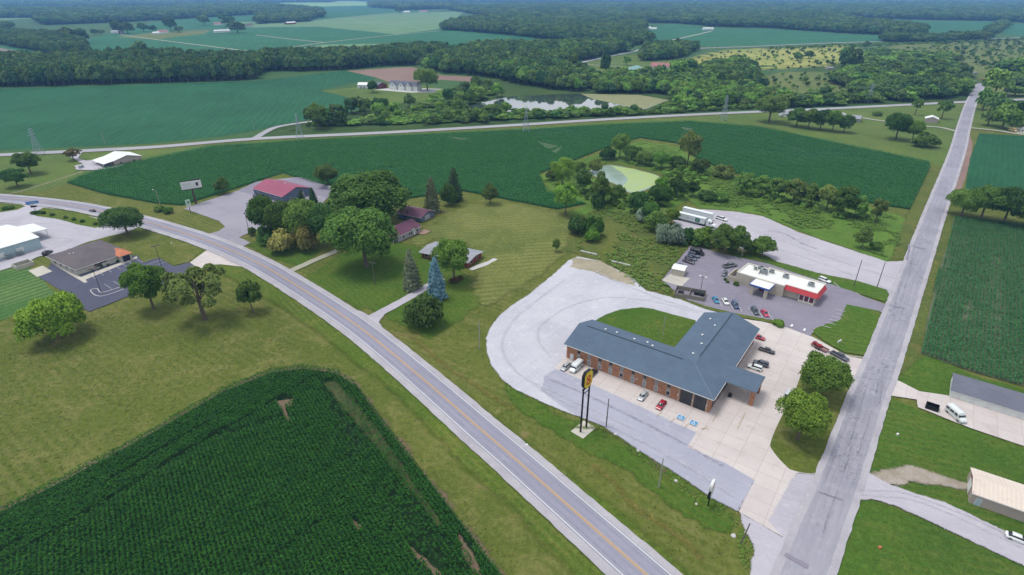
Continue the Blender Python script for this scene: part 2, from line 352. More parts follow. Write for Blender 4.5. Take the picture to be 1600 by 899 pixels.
def flat(name, polys, mat, z, kind='structure', fw=0):   # polygons in ground metres -> one sheet
    vs, fs, fade = [], [], []
    for poly in polys:
        b = len(vs)
        if fw:                              # border strip of width fw that fades outwards
            c = np.array([p[:2] for p in poly]); x, y = c[:, 0], c[:, 1]
            if np.sum(x * np.roll(y, -1) - np.roll(x, -1) * y) < 0: c = c[::-1]
            d = np.roll(c, -1, 0) - np.roll(c, 1, 0); nn = np.stack([d[:, 1], -d[:, 0]], 1); nn /= np.linalg.norm(nn, axis=1)[:, None] + 1e-9
            o_, i_ = c + nn * fw * .5, c - nn * fw * .5; n = len(c)
            vs += [(*p, z - .0014) for p in o_] + [(*p, z) for p in i_]; fade += [0.0] * n + [1.0] * n
            fs += [(b + k, b + (k + 1) % n, b + n + (k + 1) % n, b + n + k) for k in range(n)]
            poly = i_; b = len(vs)
        fade += [1.0] * len(poly); v3 = [Vector((p[0], p[1], 0)) for p in poly]; vs += [(p[0], p[1], z) for p in poly]
        for t in tessellate_polygon([v3]): fs.append(tuple(b + i for i in t))
    me = bpy.data.meshes.new(name); me.from_pydata(vs, [], fs); me.materials.append(mat)
    bm = bmesh.new(); bm.from_mesh(me)
    for f in bm.faces:
        if f.normal.z < 0: f.normal_flip()
    bm.to_mesh(me); bm.free()
    at = me.attributes.new('fade', 'FLOAT', 'POINT'); at.data.foreach_set('value', np.array(fade, np.float32))
    o = bpy.data.objects.new(name, me); COL.objects.link(o); o['kind'] = kind
    return o
def sheet(name, px, mat, jit=0, smooth=False, step=1.5, ground=False, fw=0):
    pts = px if ground else [g(*p) for p in px]
    if smooth: pts = crom(pts, True)
    if jit: pts = rough_edge(pts, jit, step)
    return flat(name, [pts], mat, nz(), fw=fw)
def ribbon_pts(line, l, r):                 # offsets left/right of a centre line
    c = np.array([p[:2] for p in line]); d = np.gradient(c, axis=0); d /= np.linalg.norm(d, axis=1)[:, None]
    nn = np.stack([-d[:, 1], d[:, 0]], 1); return c + nn * l, c - nn * r
def ribbon(name, line, l, r, mat, jit=0, z=None, kind='structure', parent=None, fade=0):
    c = np.array([p[:2] for p in line])
    if jit:
        seg = []
        for a, b in zip(c[:-1], c[1:]):
            n = max(1, int(np.linalg.norm(b - a) / 1.2)); seg += [a + (b - a) * k / n for k in range(n)]
        c = np.array(seg + [c[-1]])
    A, B = ribbon_pts(c, l, r)
    if jit:
        d = np.gradient(c, axis=0); d /= np.linalg.norm(d, axis=1)[:, None]; nn = np.stack([-d[:, 1], d[:, 0]], 1)
        A = A + nn * ((fnoise(A[:, 0] * .5, A[:, 1] * .5, 3) - .5) * 2 * jit)[:, None]; B = B + nn * ((fnoise(B[:, 0] * .5, B[:, 1] * .5, 4) - .5) * 2 * jit)[:, None]
    z = nz() if z is None else z; n = len(A); rows = [A, B]; fd = [1, 1]
    if fade: rows = [A + (A - B) * .35, A + (B - A) * .3, A + (B - A) * .7, B + (B - A) * .35]; fd = [0, fade, fade, 0]
    vs = [(p[0], p[1], z) for q in rows for p in q]
    me = bpy.data.meshes.new(name); me.from_pydata(vs, [], [(k * n + i, (k + 1) * n + i, (k + 1) * n + i + 1, k * n + i + 1) for k in range(len(rows) - 1) for i in range(n - 1)]); me.materials.append(mat)
    at = me.attributes.new('fade', 'FLOAT', 'POINT'); at.data.foreach_set('value', np.repeat(np.array(fd, np.float32), n))
    o = bpy.data.objects.new(name, me); COL.objects.link(o); o.parent = parent
    if kind: o['kind'] = kind
    return o
def path(px, n=6): return crom([g(*p) for p in px], False, n)
# ------------------------------------------------------------------ THE GROUND
E4 = 24000
flat('ground', [[(-E4, -300), (E4, -300), (E4, E4), (-E4, E4)]], M['plain'], -.02)
# near and middle ground: mown grass up to the back highway
sheet('lawn', [(-700, 1050), (2300, 1050), (2300, 210), (1600, 153), (1510, 157), (1325, 167), (1100, 177), (800, 194), (600, 205), (400, 215), (130, 234), (0, 242), (-700, 300)], M['lawn'])
sheet('back_verge', [(-300, 262), (0, 246), (250, 234), (400, 221), (600, 211), (800, 201), (1080, 183), (1300, 171), (1500, 162), (1504, 190), (1488, 240), (1470, 262), (1452, 252), (1300, 222), (1200, 198), (1080, 192), (800, 206), (500, 220), (330, 231), (222, 252), (150, 275), (60, 300), (-300, 300)], M['back'], .6, step=4, fw=3.0)
sheet('right_meadow', [(1500, 165), (1560, 172), (1800, 185), (1800, 214), (1600, 206), (1526, 203), (1512, 200), (1480, 260), (1460, 252), (1440, 240), (1330, 205), (1330, 172)], M['back'], .3, fw=3.0)
# far plain sheets
sheet('scrub_ground', [(405, 211), (600, 203), (800, 192), (1100, 175), (1325, 164), (1505, 157), (1525, 128), (1510, 95), (1330, 96), (1200, 120), (1100, 90), (1000, 100), (900, 108), (800, 110), (740, 122), (690, 150), (600, 168), (540, 178), (480, 190)], M['scrubg'], 2, step=15, fw=25)
sheet('olive_meadow', [(1180, 118), (1240, 112), (1330, 114), (1345, 140), (1330, 160), (1240, 168), (1200, 150), (1170, 135)], M['olive'], 12, step=10, fw=25)
sheet('right_heath', [(1340, 96), (1360, 82), (1400, 70), (1475, 67), (1600, 60), (1900, 58), (1900, 150), (1540, 150), (1530, 125), (1510, 100), (1430, 100)], M['olive'], 4, step=20, fw=25)
sheet('sun_painted_meadow', [(1060, 98), (1100, 88), (1130, 79), (1200, 76), (1312, 71), (1345, 78), (1350, 88), (1312, 98), (1250, 106), (1200, 108), (1150, 110), (1100, 104)], M['yellow'], 22, step=9, fw=45)  # this sheet's yellow stands in for sunlight falling on the far meadow
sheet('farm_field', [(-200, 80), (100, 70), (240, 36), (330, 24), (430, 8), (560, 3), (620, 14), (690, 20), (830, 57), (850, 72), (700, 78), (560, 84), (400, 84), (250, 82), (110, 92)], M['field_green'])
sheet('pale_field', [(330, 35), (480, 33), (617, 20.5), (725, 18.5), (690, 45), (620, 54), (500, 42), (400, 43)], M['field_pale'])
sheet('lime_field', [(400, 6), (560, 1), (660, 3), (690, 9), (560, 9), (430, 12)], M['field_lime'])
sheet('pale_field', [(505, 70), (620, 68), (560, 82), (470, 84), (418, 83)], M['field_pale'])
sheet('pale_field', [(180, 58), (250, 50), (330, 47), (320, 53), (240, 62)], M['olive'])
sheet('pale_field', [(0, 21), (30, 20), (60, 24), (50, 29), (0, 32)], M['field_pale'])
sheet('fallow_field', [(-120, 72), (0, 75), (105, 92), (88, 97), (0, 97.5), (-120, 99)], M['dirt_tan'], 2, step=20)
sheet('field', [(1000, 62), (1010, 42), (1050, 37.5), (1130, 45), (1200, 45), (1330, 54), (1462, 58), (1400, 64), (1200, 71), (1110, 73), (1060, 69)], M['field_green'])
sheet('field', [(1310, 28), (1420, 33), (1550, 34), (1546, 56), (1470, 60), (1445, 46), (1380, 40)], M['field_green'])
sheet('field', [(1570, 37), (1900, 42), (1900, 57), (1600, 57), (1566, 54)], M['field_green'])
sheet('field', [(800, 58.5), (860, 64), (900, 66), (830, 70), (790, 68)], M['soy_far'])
sheet('farm_yard', [(862, 110), (900, 99), (950, 90), (992, 84), (1050, 95), (1090, 112), (1040, 122), (960, 118), (900, 116)], M['back'], 2, step=15, fw=6)
# left bean field behind the highway
soy = sheet('bean_field', [(-500, 180), (-200, 145), (0, 139), (150, 135), (400, 127), (537, 111), (592, 122), (500, 141), (514, 145), (560, 158), (587, 165), (540, 175), (487, 187), (437, 196), (400, 204), (350, 213), (225, 225), (0, 235), (-300, 258)], M['soy_far'])
sheet('ploughed_field', [(542, 111), (627, 105.5), (642, 105), (664, 109), (690, 118), (740, 120), (738, 128), (690, 125), (650, 128), (607, 128), (590, 122)], M['dirt_red'], 1.5, step=12)
sheet('farm_lawn', [(502, 143), (560, 136), (575, 128), (610, 130), (650, 132), (700, 140), (720, 152), (690, 158), (640, 160), (600, 165), (560, 157), (516, 145)], M['back'], 1, step=8, fw=6)
sheet('farm_drive', [(585, 140.5), (620, 137), (680, 139), (740, 141), (700, 145), (640, 145)], M['kerb'])
# near lawns
sheet('verge', [(-300, 322), (0, 300), (60, 306), (130, 316), (205, 332), (325, 364), (400, 395), (470, 435), (575, 495), (690, 590), (800, 672), (905, 748), (1080, 899), (1150, 960), (1000, 1000), (900, 899), (720, 720), (600, 600), (490, 515), (400, 455), (340, 425), (260, 395), (205, 372), (130, 345), (0, 325), (-300, 330)], M['verge'], 1.2, step=3, fw=5.0)
sheet('green_lawn', [(790, 600), (812, 615), (860, 642), (905, 661), (980, 690), (1063, 745), (1109, 778), (1145, 803), (1140, 832), (1100, 824), (1050, 787), (960, 728), (880, 685), (800, 632)], M['vivid'], 1.5, step=2, fw=2.5)
sheet('green_lawn', [(470, 440), (530, 400), (600, 375), (650, 385), (700, 400), (760, 470), (672, 530), (640, 515), (600, 495), (560, 480), (520, 465)], M['vivid'], 2, step=3, fw=2.5)
sheet('green_lawn', [(385, 382), (420, 372), (500, 392), (470, 418), (430, 405)], M['vivid'], 1, step=3, fw=2.5)
sheet('striped_lawn', [(-200, 440), (0, 424), (40, 414), (62, 434), (84, 456), (96, 462), (30, 488), (0, 502), (-200, 560)], M['striped'], .8, step=3)
sheet('right_lawn', [(1383, 620), (1434, 640), (1517, 672), (1600, 699), (1900, 800), (1900, 900), (1600, 800), (1495, 765), (1450, 745), (1400, 740), (1356, 742)], M['right_lawn'], .3, fw=0.8)
sheet('right_lawn', [(1392, 760), (1475, 787), (1600, 845), (1900, 980), (1900, 800), (1600, 720), (1500, 762), (1430, 752)], M['right_lawn'], .3, fw=0.8)
sheet('right_lawn', [(1341, 782), (1362, 781), (1455, 818), (1600, 886), (1800, 1000), (1250, 1020), (1290, 930)], M['right_lawn'], .3, fw=0.8)
sheet('right_lawn', [(1440, 500), (1446, 552), (1517, 585), (1600, 610), (1900, 720), (1900, 760), (1600, 668), (1478, 618), (1436, 612), (1395, 594)], M['right_lawn'], .8, step=3, fw=0.8)
sheet('hay_meadow', [(640, 375), (690, 345), (735, 318), (800, 318), (870, 332), (905, 350), (895, 385), (850, 425), (800, 458), (760, 478), (735, 460), (750, 405), (730, 380), (690, 372), (655, 385)], M['hay'], 2, step=3, fw=5.0)
sheet('lush_weeds', [(1060, 305), (1085, 270), (1130, 272), (1200, 288), (1300, 310), (1400, 335), (1420, 345), (1400, 400), (1385, 409), (1325, 388), (1250, 362), (1192, 337), (1150, 330), (1095, 326)], M['lush'], 1.5, step=3, fw=3.0)
sheet('lush_weeds', [(845, 275), (900, 252), (950, 236), (1000, 220), (1060, 230), (1090, 252), (1140, 272), (1090, 300), (1050, 330), (1000, 345), (930, 340), (880, 335), (918, 320), (860, 300)], M['lush'], 2, step=4, fw=3.0)
sheet('rough_meadow', [(930, 325), (1000, 335), (1050, 365), (1078, 385), (1034, 440), (1058, 466), (1000, 455), (950, 415), (905, 398), (880, 393), (893, 360)], M['rough'], 1.5, step=3, fw=5.0)
sheet('mown_track', [(945, 345), (958, 348), (968, 372), (958, 398), (950, 420), (934, 404), (944, 385), (950, 365)], M['lawn'], .6, step=2, fw=3.0)
sheet('ditch_bank', [(1455, 262), (1475, 262), (1440, 340), (1412, 405), (1392, 405), (1415, 340)], M['rough'], 1, step=3, fw=3.0)
sheet('field_margin', [(1489, 338), (1475, 350), (1450, 432), (1425, 500), (1405, 560), (1395, 592), (1440, 560), (1450, 505), (1466, 432), (1488, 366)], M['rough'], .5, step=2, fw=3.0)
# worn strips of bare ground
for nm, pts, wd, mt in (('ditch_track', [(926, 726), (960, 756), (993, 793), (1033, 819), (1075, 850), (1100, 877)], 1.1, 'dry_strip'), ('ditch_track', [(640, 525), (665, 545), (700, 575), (740, 602), (800, 640)], 1.0, 'dry_strip'),
                    ('field_edge_soil', [(1508, 205), (1515, 225), (1508, 262), (1492, 308)], 1.0, 'dirt_red'), ('bank_soil', [(885, 668), (940, 672), (975, 694), (1010, 722), (1050, 750), (1090, 778)], .8, 'rough'),
                    ('worn_track', [(0, 306), (30, 300), (60, 291), (100, 278), (130, 268)], 1.6, 'sand'), ('worn_track', [(700, 328), (672, 342), (640, 352)], 1.2, 'corn_bare'), ('worn_strip', [(735, 422), (765, 410), (775, 405)], .7, 'kerb'),
                    ('bank_soil', [(1000, 700), (1040, 738)], 1.0, 'corn_bare')):
    ribbon(nm, path(pts), wd, wd, M[mt], .45, fade=.5)
# crop fields nearby
F2 = [(104, 286), (125, 276), (155, 266), (222, 251), (330, 229), (450, 221), (600, 213), (800, 204), (950, 195), (1078, 190), (1190, 199), (1300, 222), (1451, 253), (1453, 262), (1421, 328), (1380, 322), (1250, 298), (1180, 280), (1130, 266), (1085, 246), (1060, 225), (1000, 216), (945, 232), (900, 250), (842, 272), (855, 300), (917, 319), (870, 328), (800, 314), (722, 299), (632, 312), (560, 300), (487, 286), (442, 271), (400, 285), (330, 307), (285, 322), (240, 318), (160, 303)]
sheet('corn_ground', F2, M['corn_mid'], .5, step=3)
for pts in ([(700, 214), (735, 217), (720, 219)], [(838, 221), (872, 229), (858, 233)], [(1065, 199), (1085, 202), (1070, 204)], [(868, 240), (862, 236), (880, 228)]):
    sheet('thin_crop', pts, M['pale_track'], 1.2, step=2)
sheet('bean_field', [(1530, 209), (1600, 213), (1900, 236), (1900, 345), (1600, 306), (1506, 306), (1515, 250)], M['soy_right'], .4, step=3)
F5 = [(1490, 340), (1600, 352), (1800, 378), (1830, 690), (1600, 605), (1517, 581), (1438, 553), (1447, 510), (1464, 432), (1486, 368)]
sheet('corn_ground', F5, M['corn_floor_right'], .3, step=3)
F1 = [(-40, 822), (0, 802), (100, 752), (225, 685), (350, 612), (425, 583), (475, 577), (525, 584), (555, 603), (600, 665), (675, 760), (780, 899), (850, 990), (300, 1060), (-120, 1000)]
sheet('soil_margin', [(p[0] + (p[0] - 400) * .012, p[1] - 3) for p in F1], M['corn_bare'], 1.1, step=2, fw=3.0)
sheet('corn_ground', F1, M['corn_floor'])
BARE = [[(432, 628), (458, 624), (456, 634), (446, 638), (456, 658), (448, 660), (440, 642)], [(552, 813), (564, 824), (560, 830), (550, 820)], [(640, 855), (660, 870), (690, 899), (680, 899), (645, 868)], [(508, 600), (522, 596), (545, 616), (596, 680), (640, 745), (690, 820), (684, 824), (624, 745), (566, 672), (526, 626)], [(716, 836), (740, 868), (752, 899), (742, 899), (722, 862)]]
for i, pts in enumerate(BARE): sheet('bare_soil', pts, M['thin_corn' if i == 3 else 'corn_bare'], .5, step=1, fw=2.2 if i == 3 else .8)
# ponds
PA = [(920, 271), (940, 261), (955, 258.5), (990, 265), (1030, 276), (1024, 290), (988, 302), (963, 289)]
def water(name, c, rough, sp=.5, spec2=None):
    n = NT(name)
    col = D(*c) if spec2 is None else n.mix(n.rng(n.noise(.12, 5, .6), .42, .6), D(*c), D(*spec2))
    n.b.inputs['Specular IOR Level'].default_value = sp; n.bump(n.noise(1.2, 3), .05, .05); return n.done(col, rough)
sheet('pond_bank', [(910, 270), (935, 257), (958, 254), (1000, 262), (1040, 274), (1034, 294), (990, 308), (955, 292)], M['rough'], 1, step=3, fw=3.0)
sheet('pond_water', PA, water('pond_water', (160, 178, 166), .2, .5, (140, 164, 150)), .5, True, 3)
sheet('pond_algae', [(952, 259), (990, 264.5), (1030, 276), (1024, 290), (988, 302), (972, 294), (982, 280), (968, 268)], water('algae', (176, 194, 122), .5, .3, (170, 190, 136)), .5, False, 2)
sheet('pond_water', [(690, 168), (740, 163), (800, 151), (907, 146.5), (1000, 148.5), (1047, 157), (1010, 171), (900, 173), (800, 175), (740, 176)], water('lake_water', (70, 84, 76), .03, .9), 1, False, 6)
sheet('pond_algae', [(907, 147), (1000, 149), (1046, 157), (1008, 171), (985, 168), (963, 163), (925, 155)], water('lake_algae', (150, 150, 110), .8, .2, (140, 142, 102)), 1, False, 5)
# gravel yards and car parks
sheet('gravel_yard', [(-250, 322), (0, 318), (30, 319), (46, 322), (69, 324), (175, 346), (222, 354), (190, 366), (140, 378), (92, 396), (60, 402), (37, 412), (0, 424), (-250, 470)], M['gravel3'], .4, fw=1.0)
sheet('verge_island', [(49, 335), (69, 325), (100, 330), (130, 336), (160, 345), (163, 352), (150, 357), (122, 352), (90, 343), (60, 339)], M['verge'], .3, fw=0.5)
sheet('verge_island', [(-80, 316), (0, 318), (30, 320), (40, 323), (27, 328.5), (0, 333), (-80, 340)], M['verge'], .3, fw=0.5)
sheet('office_lawn', [(95, 396), (145, 377), (178, 368), (228, 360), (317, 390), (296, 410), (272, 416), (249, 403), (225, 411), (214, 400), (84, 410)], M['lawn'], .3, fw=0.5)
sheet('office_car_park', [(62, 434), (84, 409), (215, 400), (225, 412), (249, 404), (272, 417), (297, 411), (311, 420), (250, 447), (195, 466), (140, 488), (118, 478), (100, 458)], M['asph_dark'], .15)
sheet('concrete_apron', [(297, 411), (323, 392), (370, 410), (380, 418), (345, 414), (328, 415), (311, 421)], M['concrete'])
sheet('concrete_pad', [(44.5, 424), (67, 416), (82, 425), (58.5, 434)], M['walk'])
sheet('footpath', [(80, 412), (86, 410), (127, 434), (214, 401.5), (215, 404.5), (134, 438), (137, 442), (132, 443)], M['walk'])
sheet('shop_car_park', [(288, 327), (308, 319.5), (371, 299), (400, 285), (470, 277), (526, 296), (500, 322), (440, 350), (395, 362), (374, 372), (392, 380), (376, 388), (320, 368), (342, 362), (352, 355), (342, 346)], M['asph_maroon'], .2)
sheet('rough_yard', [(371, 299), (400, 286), (470, 278), (526, 296), (512, 310), (470, 300), (420, 296), (398, 306)], M['asph_lot'], .2)
ribbon('house_drive', path([(455, 424), (470, 417), (495, 406), (528, 392)]), 1.7, 1.7, M['pale_track'], .3)
ribbon('house_drive', path([(570, 502), (600, 487), (635, 468), (662, 452), (690, 436)]), 1.9, 1.9, M['gravel2'], .2)
sheet('house_drive', [(560, 486), (577, 494), (598, 482), (606, 486), (592, 505), (606, 524), (585, 505)], M['gravel2'], .2, fw=1.0)
sheet('motel_yard', [(903, 402), (935, 408), (985, 433), (1010, 455), (1040, 463), (1062, 469), (1101, 484), (1165, 500), (1226, 512), (1120, 600), (1154, 801), (1109, 776), (1063, 743), (1019, 716), (980, 689), (943, 666), (905, 653), (870, 640), (830, 621), (800, 606), (782, 591), (768, 572), (760, 548), (760, 530), (766, 513), (780, 495), (800, 478), (825, 462), (850, 442), (875, 420), (888, 408)], M['gravel'], .35, fw=1.0)
sheet('broken_gravel', [(895, 404), (935, 408), (985, 434), (992, 448), (960, 440), (925, 425), (890, 418)], M['sand'], .8, fw=2.0)
sheet('motel_drive', [(868, 578), (884, 583), (937, 608), (1046, 658), (1095, 680), (1150, 700), (1179, 752), (1154, 801), (1109, 778), (1063, 745), (1019, 718), (943, 668), (890, 645), (845, 612), (850, 590)], M['front_drive'], .25, fw=1.2)
sheet('motel_paving', [(866, 576), (884, 559), (1100, 560), (1158, 499), (1192, 504), (1226, 512.5), (1265, 526), (1300, 545), (1325, 558), (1352, 563), (1345, 600), (1330, 640), (1305, 685), (1285, 735), (1243, 741), (1227, 838), (1222, 840), (1154, 801), (1163, 781), (1179, 752), (1133, 725), (1073, 700), (1088, 677), (1046, 657.5), (937, 607.5)], M['concrete'])
sheet('grey_patch', [(1200, 815), (1243, 741), (1275, 742), (1260, 790), (1232, 838), (1222, 840)], M['gravel2'], .2, fw=1.0)
sheet('gravel_mouth', [(1154, 801), (1222, 841), (1248, 800), (1262, 805), (1215, 905), (1180, 960), (1170, 899), (1180, 860), (1165, 830)], M['gravel2'], .35, fw=1.0)
sheet('yard_lawn', [(925, 505), (945, 493), (969, 485), (1001, 481.5), (1020, 484), (1050, 492), (1087, 502), (1085, 520), (1058, 545), (1000, 530)], M['vivid'], .25, fw=0.5)
sheet('kerb_island', [(1262, 568), (1300, 570), (1331, 588), (1327, 622), (1305, 680), (1283, 725), (1271, 741), (1240, 737), (1227, 729), (1208, 707), (1204, 692), (1221, 652), (1240, 617)], M['lawn'], smooth=True)
sheet('restaurant_car_park', [(1034, 439), (1078, 386), (1095, 388), (1133, 399), (1171, 407), (1200, 413), (1215, 414), (1260, 428), (1310, 443), (1345, 463), (1392, 480), (1386, 494), (1374, 488), (1323, 477), (1312, 500), (1272, 514), (1266, 527), (1226, 511), (1209, 503), (1101, 481), (1079, 473), (1060, 461)], M['asph_lot'], .12)
sheet('concrete_pad', [(1034, 439), (1048, 429), (1078, 436), (1064, 449)], M['walk'])
sheet('planting_strip', [(1079, 471), (1101, 479), (1150, 491), (1205, 501), (1224, 503), (1226, 509), (1206, 506), (1140, 494), (1100, 483), (1078, 475)], M['rough'], .2, fw=0.5)
sheet('grass_strip', [(1140, 395), (1160, 397), (1196, 402), (1240, 417), (1290, 430), (1340, 440), (1385, 454), (1391, 466), (1381, 473), (1345, 461), (1300, 446), (1240, 427), (1195, 411), (1150, 402)], M['right_lawn'], .3, fw=0.5)
sheet('grass_island', [(1323, 477), (1372, 487), (1377, 496), (1368, 530), (1356, 558), (1320, 552), (1290, 536), (1270, 521), (1273, 514), (1312, 501)], M['right_lawn'], .2, fw=0.5)
sheet('truck_yard', [(1050, 345), (1062, 332), (1100, 328), (1150, 332), (1192, 339), (1250, 365), (1325, 390), (1385, 410), (1418, 409), (1440, 400), (1410, 470), (1396, 482), (1391, 466), (1385, 454), (1340, 440), (1275, 427), (1215, 410), (1195, 400), (1160, 390), (1110, 375), (1070, 360)], M['gravel2'], .35, fw=1.0)
sheet('storage_drive', [(1380, 605), (1392, 593), (1405, 597), (1436, 613), (1478, 619), (1600, 656), (1900, 745), (1900, 800), (1600, 699), (1517, 671), (1434, 638), (1432, 626), (1385, 619), (1376, 622)], M['concrete'], .15)
sheet('dirt_lane', [(1355, 742), (1380, 735), (1416, 729), (1450, 736), (1490, 752), (1515, 757), (1510, 768), (1470, 760), (1420, 754), (1390, 760), (1360, 766)], M['dirt_gravel'], .6, fw=2.0)
sheet('farm_lane', [(1330, 770), (1352, 738), (1392, 759), (1430, 772), (1475, 787), (1600, 845), (1900, 980), (1900, 1030), (1600, 886), (1455, 818), (1400, 792), (1362, 781), (1341, 783)], M['gravel2'], .3, fw=1.0)
# roads
side = path([(1533.5, 131), (1518, 160), (1506, 198), (1495, 240), (1461, 332), (1434, 409), (1380, 562), (1360, 612), (1334, 686), (1310, 755), (1262, 880), (1200, 1040)], 4)
back = path([(-700, 282), (-300, 260), (0, 243), (130, 236.5), (250, 230), (400, 217.5), (600, 208), (800, 196.5), (950, 187), (1100, 179), (1227, 173.5), (1325, 169), (1425, 164), (1515, 159.5), (1570, 157), (1700, 153), (1900, 148)], 4)
ribbon('back_highway', back, 4.6, 4.6, M['asph_back'])
ribbon('back_lane', path([(400, 216), (413, 208), (430, 200), (455, 195), (490, 190.5), (540, 188)]), 3, 3, M['asph_back'])
ribbon('back_lane', path([(820, 124), (870, 109), (905, 99), (950, 89), (992, 80.5), (1010, 74), (1030, 72)]), 4, 4, M['asph_back'])
ribbon('farm_lane', path([(905, 99), (940, 103), (990, 105), (1030, 107)]), 2.2, 2.2, M['pale_track'])
ribbon('farm_lane', path([(1046, 64), (1080, 56.5), (1112, 49)]), 4, 4, M['pale_track'])
ribbon('far_road', path([(1090, 76), (1200, 72), (1300, 67.5), (1400, 65), (1475, 65), (1575, 60), (1700, 56)]), 5, 5, M['asph_back'])
for pts in ([(415, 81), (507, 67), (625, 54), (690, 48.5)], [(400, 55), (450, 61), (507, 67)], [(187, 54.5), (250, 63), (400, 82)], [(290, 47), (400, 43), (480, 34)], [(480, 33.5), (617, 20.5), (725, 18)]):
    ribbon('field_path', path(pts), 3.5, 3.5, M['pale_track'], .8)
ribbon('grass_lane', path([(1310, 178), (1360, 187), (1390, 191), (1420, 195)]), 2.2, 2.2, M['pale_track'])
ribbon('grass_lane', path([(1443, 198), (1470, 200), (1498, 207)]), 2.2, 2.2, M['pale_track'])
ribbon('grass_lane', path([(1512, 200), (1560, 205), (1600, 211), (1700, 219)]), 2.6, 2.6, M['pale_track'])
sheet('farm_yard', [(1570, 199), (1600, 202), (1660, 206), (1660, 218), (1590, 210)], M['pale_track'], .3, fw=6)
sheet('shed_drive', [(106, 244), (122, 240), (130, 238), (122, 248), (135, 252), (160, 250), (185, 246), (220, 248), (185, 262), (150, 267), (120, 266), (117, 260), (130, 257)], M['gravel2'], .4, fw=1.0)
ribbon('side_road_edge', side, 5.1, 5.1, M['shoulder'], .25)
ribbon('side_road', side, 3.6, 3.6, M['asph_side'], .2)
hwpx = [(-500, 296), (-250, 298), (-100, 303), (0, 310), (60, 315.5), (130, 325), (205, 342), (260, 357), (330, 380), (400, 411), (467, 450), (560, 512), (650, 585), (750, 672), (800, 715), (1008, 899), (1150, 1024), (1300, 1156)]
hw = path(hwpx, 6)
ribbon('highway_shoulder', hw, 5.7, 6.1, M['shoulder'], .25)
ribbon('highway', hw, 4.0, 4.0, M['asph_road'])
for d in (.95, 2.6, -.95, -2.6): ribbon('wheel_path', hw, d + .3, -d + .3, M['wheel_path'], 0, fade=.46)
for d in (.9, 2.5, -.9, -2.5): ribbon('wheel_path', side, d + .5, -d + .5, M['wheel_path_side'], 0, fade=.3)
for pts, mt, wd in (([(880, 440), (840, 470), (800, 505), (785, 545), (810, 585), (860, 612), (900, 630), (990, 672)], 'track_pale', .7), 
                    ([(930, 425), (990, 452), (1060, 478), (1110, 492), (1160, 503)], 'track_pale', .8), ([(860, 560), (840, 530), (850, 505), (890, 480), (950, 466), (1020, 472), (1090, 490)], 'track_pale', .7),
                    ([(830, 600), (900, 640), (1000, 690), (1080, 735), (1150, 780)], 'track_pale', .6), ([(860, 595), (930, 625), (1040, 680), (1130, 730)], 'wheel_path_side', .6),
                    ([(1110, 345), (1170, 358), (1250, 388), (1330, 415), (1410, 440)], 'track_pale', .8), ([(1130, 365), (1200, 385), (1290, 415), (1390, 455)], 'track_pale', .7), ([(1200, 362), (1225, 366), (1250, 380), (1275, 390)], 'wheel_path_side', .8),
                    ([(0, 350), (80, 350), (150, 362), (205, 358)], 'track_pale', .6), ([(0, 372), (70, 372), (110, 376), (60, 398)], 'track_pale', .6), ([(1345, 775), (1420, 782), (1500, 812), (1600, 860)], 'track_pale', .5), ([(1342, 768), (1410, 772), (1500, 804), (1600, 850)], 'track_dark', .4)):
    ribbon('tyre_track', path(pts), wd, wd, M[mt], .2, fade=.42)
zz = nz()
for nm, d, wd, mt in (('edge_line', 3.65, .2, 'white_paint'), ('edge_line', -3.65, .2, 'white_paint'), ('centre_line', .17, .17, 'yellow_paint'), ('centre_line', -.17, .17, 'yellow_paint')):
    ribbon(nm, hw, d + wd / 2, -d + wd / 2, M[mt], 0, zz)
# patches and cracks on the side road
for a, b, wd in (((1424, 385), (1446, 391), .5), ((1420, 384), (1416, 408), .4), ((1388, 478), (1412, 483), .3), ((1226, 868), (1262, 889), .6), ((1278, 771), (1316, 783), .2), ((1419, 413), (1438, 416), .25), ((1392, 700), (1360, 640), .0)):
    if wd: ribbon('tar_patch', path([a, ((a[0] + b[0]) / 2 + 1, (a[1] + b[1]) / 2 + 1), b]), wd, wd, M['asph_lot'], .3)
for px_ in ([(1383, 573), (1379, 590), (1376, 612), (1374, 634)], [(1408, 440), (1400, 470), (1394, 500), (1386, 530)], [(1372, 600), (1362, 640), (1350, 680), (1340, 712)], [(1330, 700), (1318, 740), (1300, 790), (1284, 835)], [(1352, 610), (1340, 650), (1326, 700)], [(1428, 392), (1421, 425), (1412, 455)], [(1276, 770), (1296, 776), (1318, 786)], [(1346, 590), (1366, 596), (1384, 600)], [(1460, 330), (1452, 352), (1446, 372)]):
    ribbon('sealed_crack', path(px_), .15, .15, M['crack'], .25, fade=.42)
for px_ in ([(700, 640), (720, 630)], [(560, 498), (572, 508)], [(860, 760), (884, 742)], [(640, 590), (662, 577)]):
    ribbon('sealed_crack', path(px_), .08, .08, M['crack'], .1, fade=.5)
# painted bays
ZP = nz()
def lines(name, segs, mat, wd=.12):
    polys = []
    for a, b in segs:
        a, b = g(*a).xy, g(*b).xy; d = (b - a).normalized(); n = Vector((-d.y, d.x)) * wd / 2
        polys.append([a + n, a - n, b - n, b + n])
    flat(name, polys, M[mat], ZP)
W_ = lambda X, Y: (20 + X / 5.714, 370 + Y / 5.714)
lines('bay_lines', [(W_(*a), W_(*b)) for a, b in (((680, 342), (745, 388)), ((750, 312), (815, 356)), ((828, 285), (888, 328)), ((905, 262), (968, 302)), ((965, 245), (1028, 284)), ((1025, 228), (1085, 262)), ((1095, 205), (1160, 240)), ((1160, 240), (1305, 195)), ((1200, 262), (1340, 215)), ((1240, 280), (1375, 235)), ((900, 408), (970, 448)), ((820, 434), (885, 475)), ((980, 380), (1045, 420)))], 'faded_paint', .14)
Z_ = lambda X, Y: (1020 + X / 5.287, 370 + Y / 5.287)
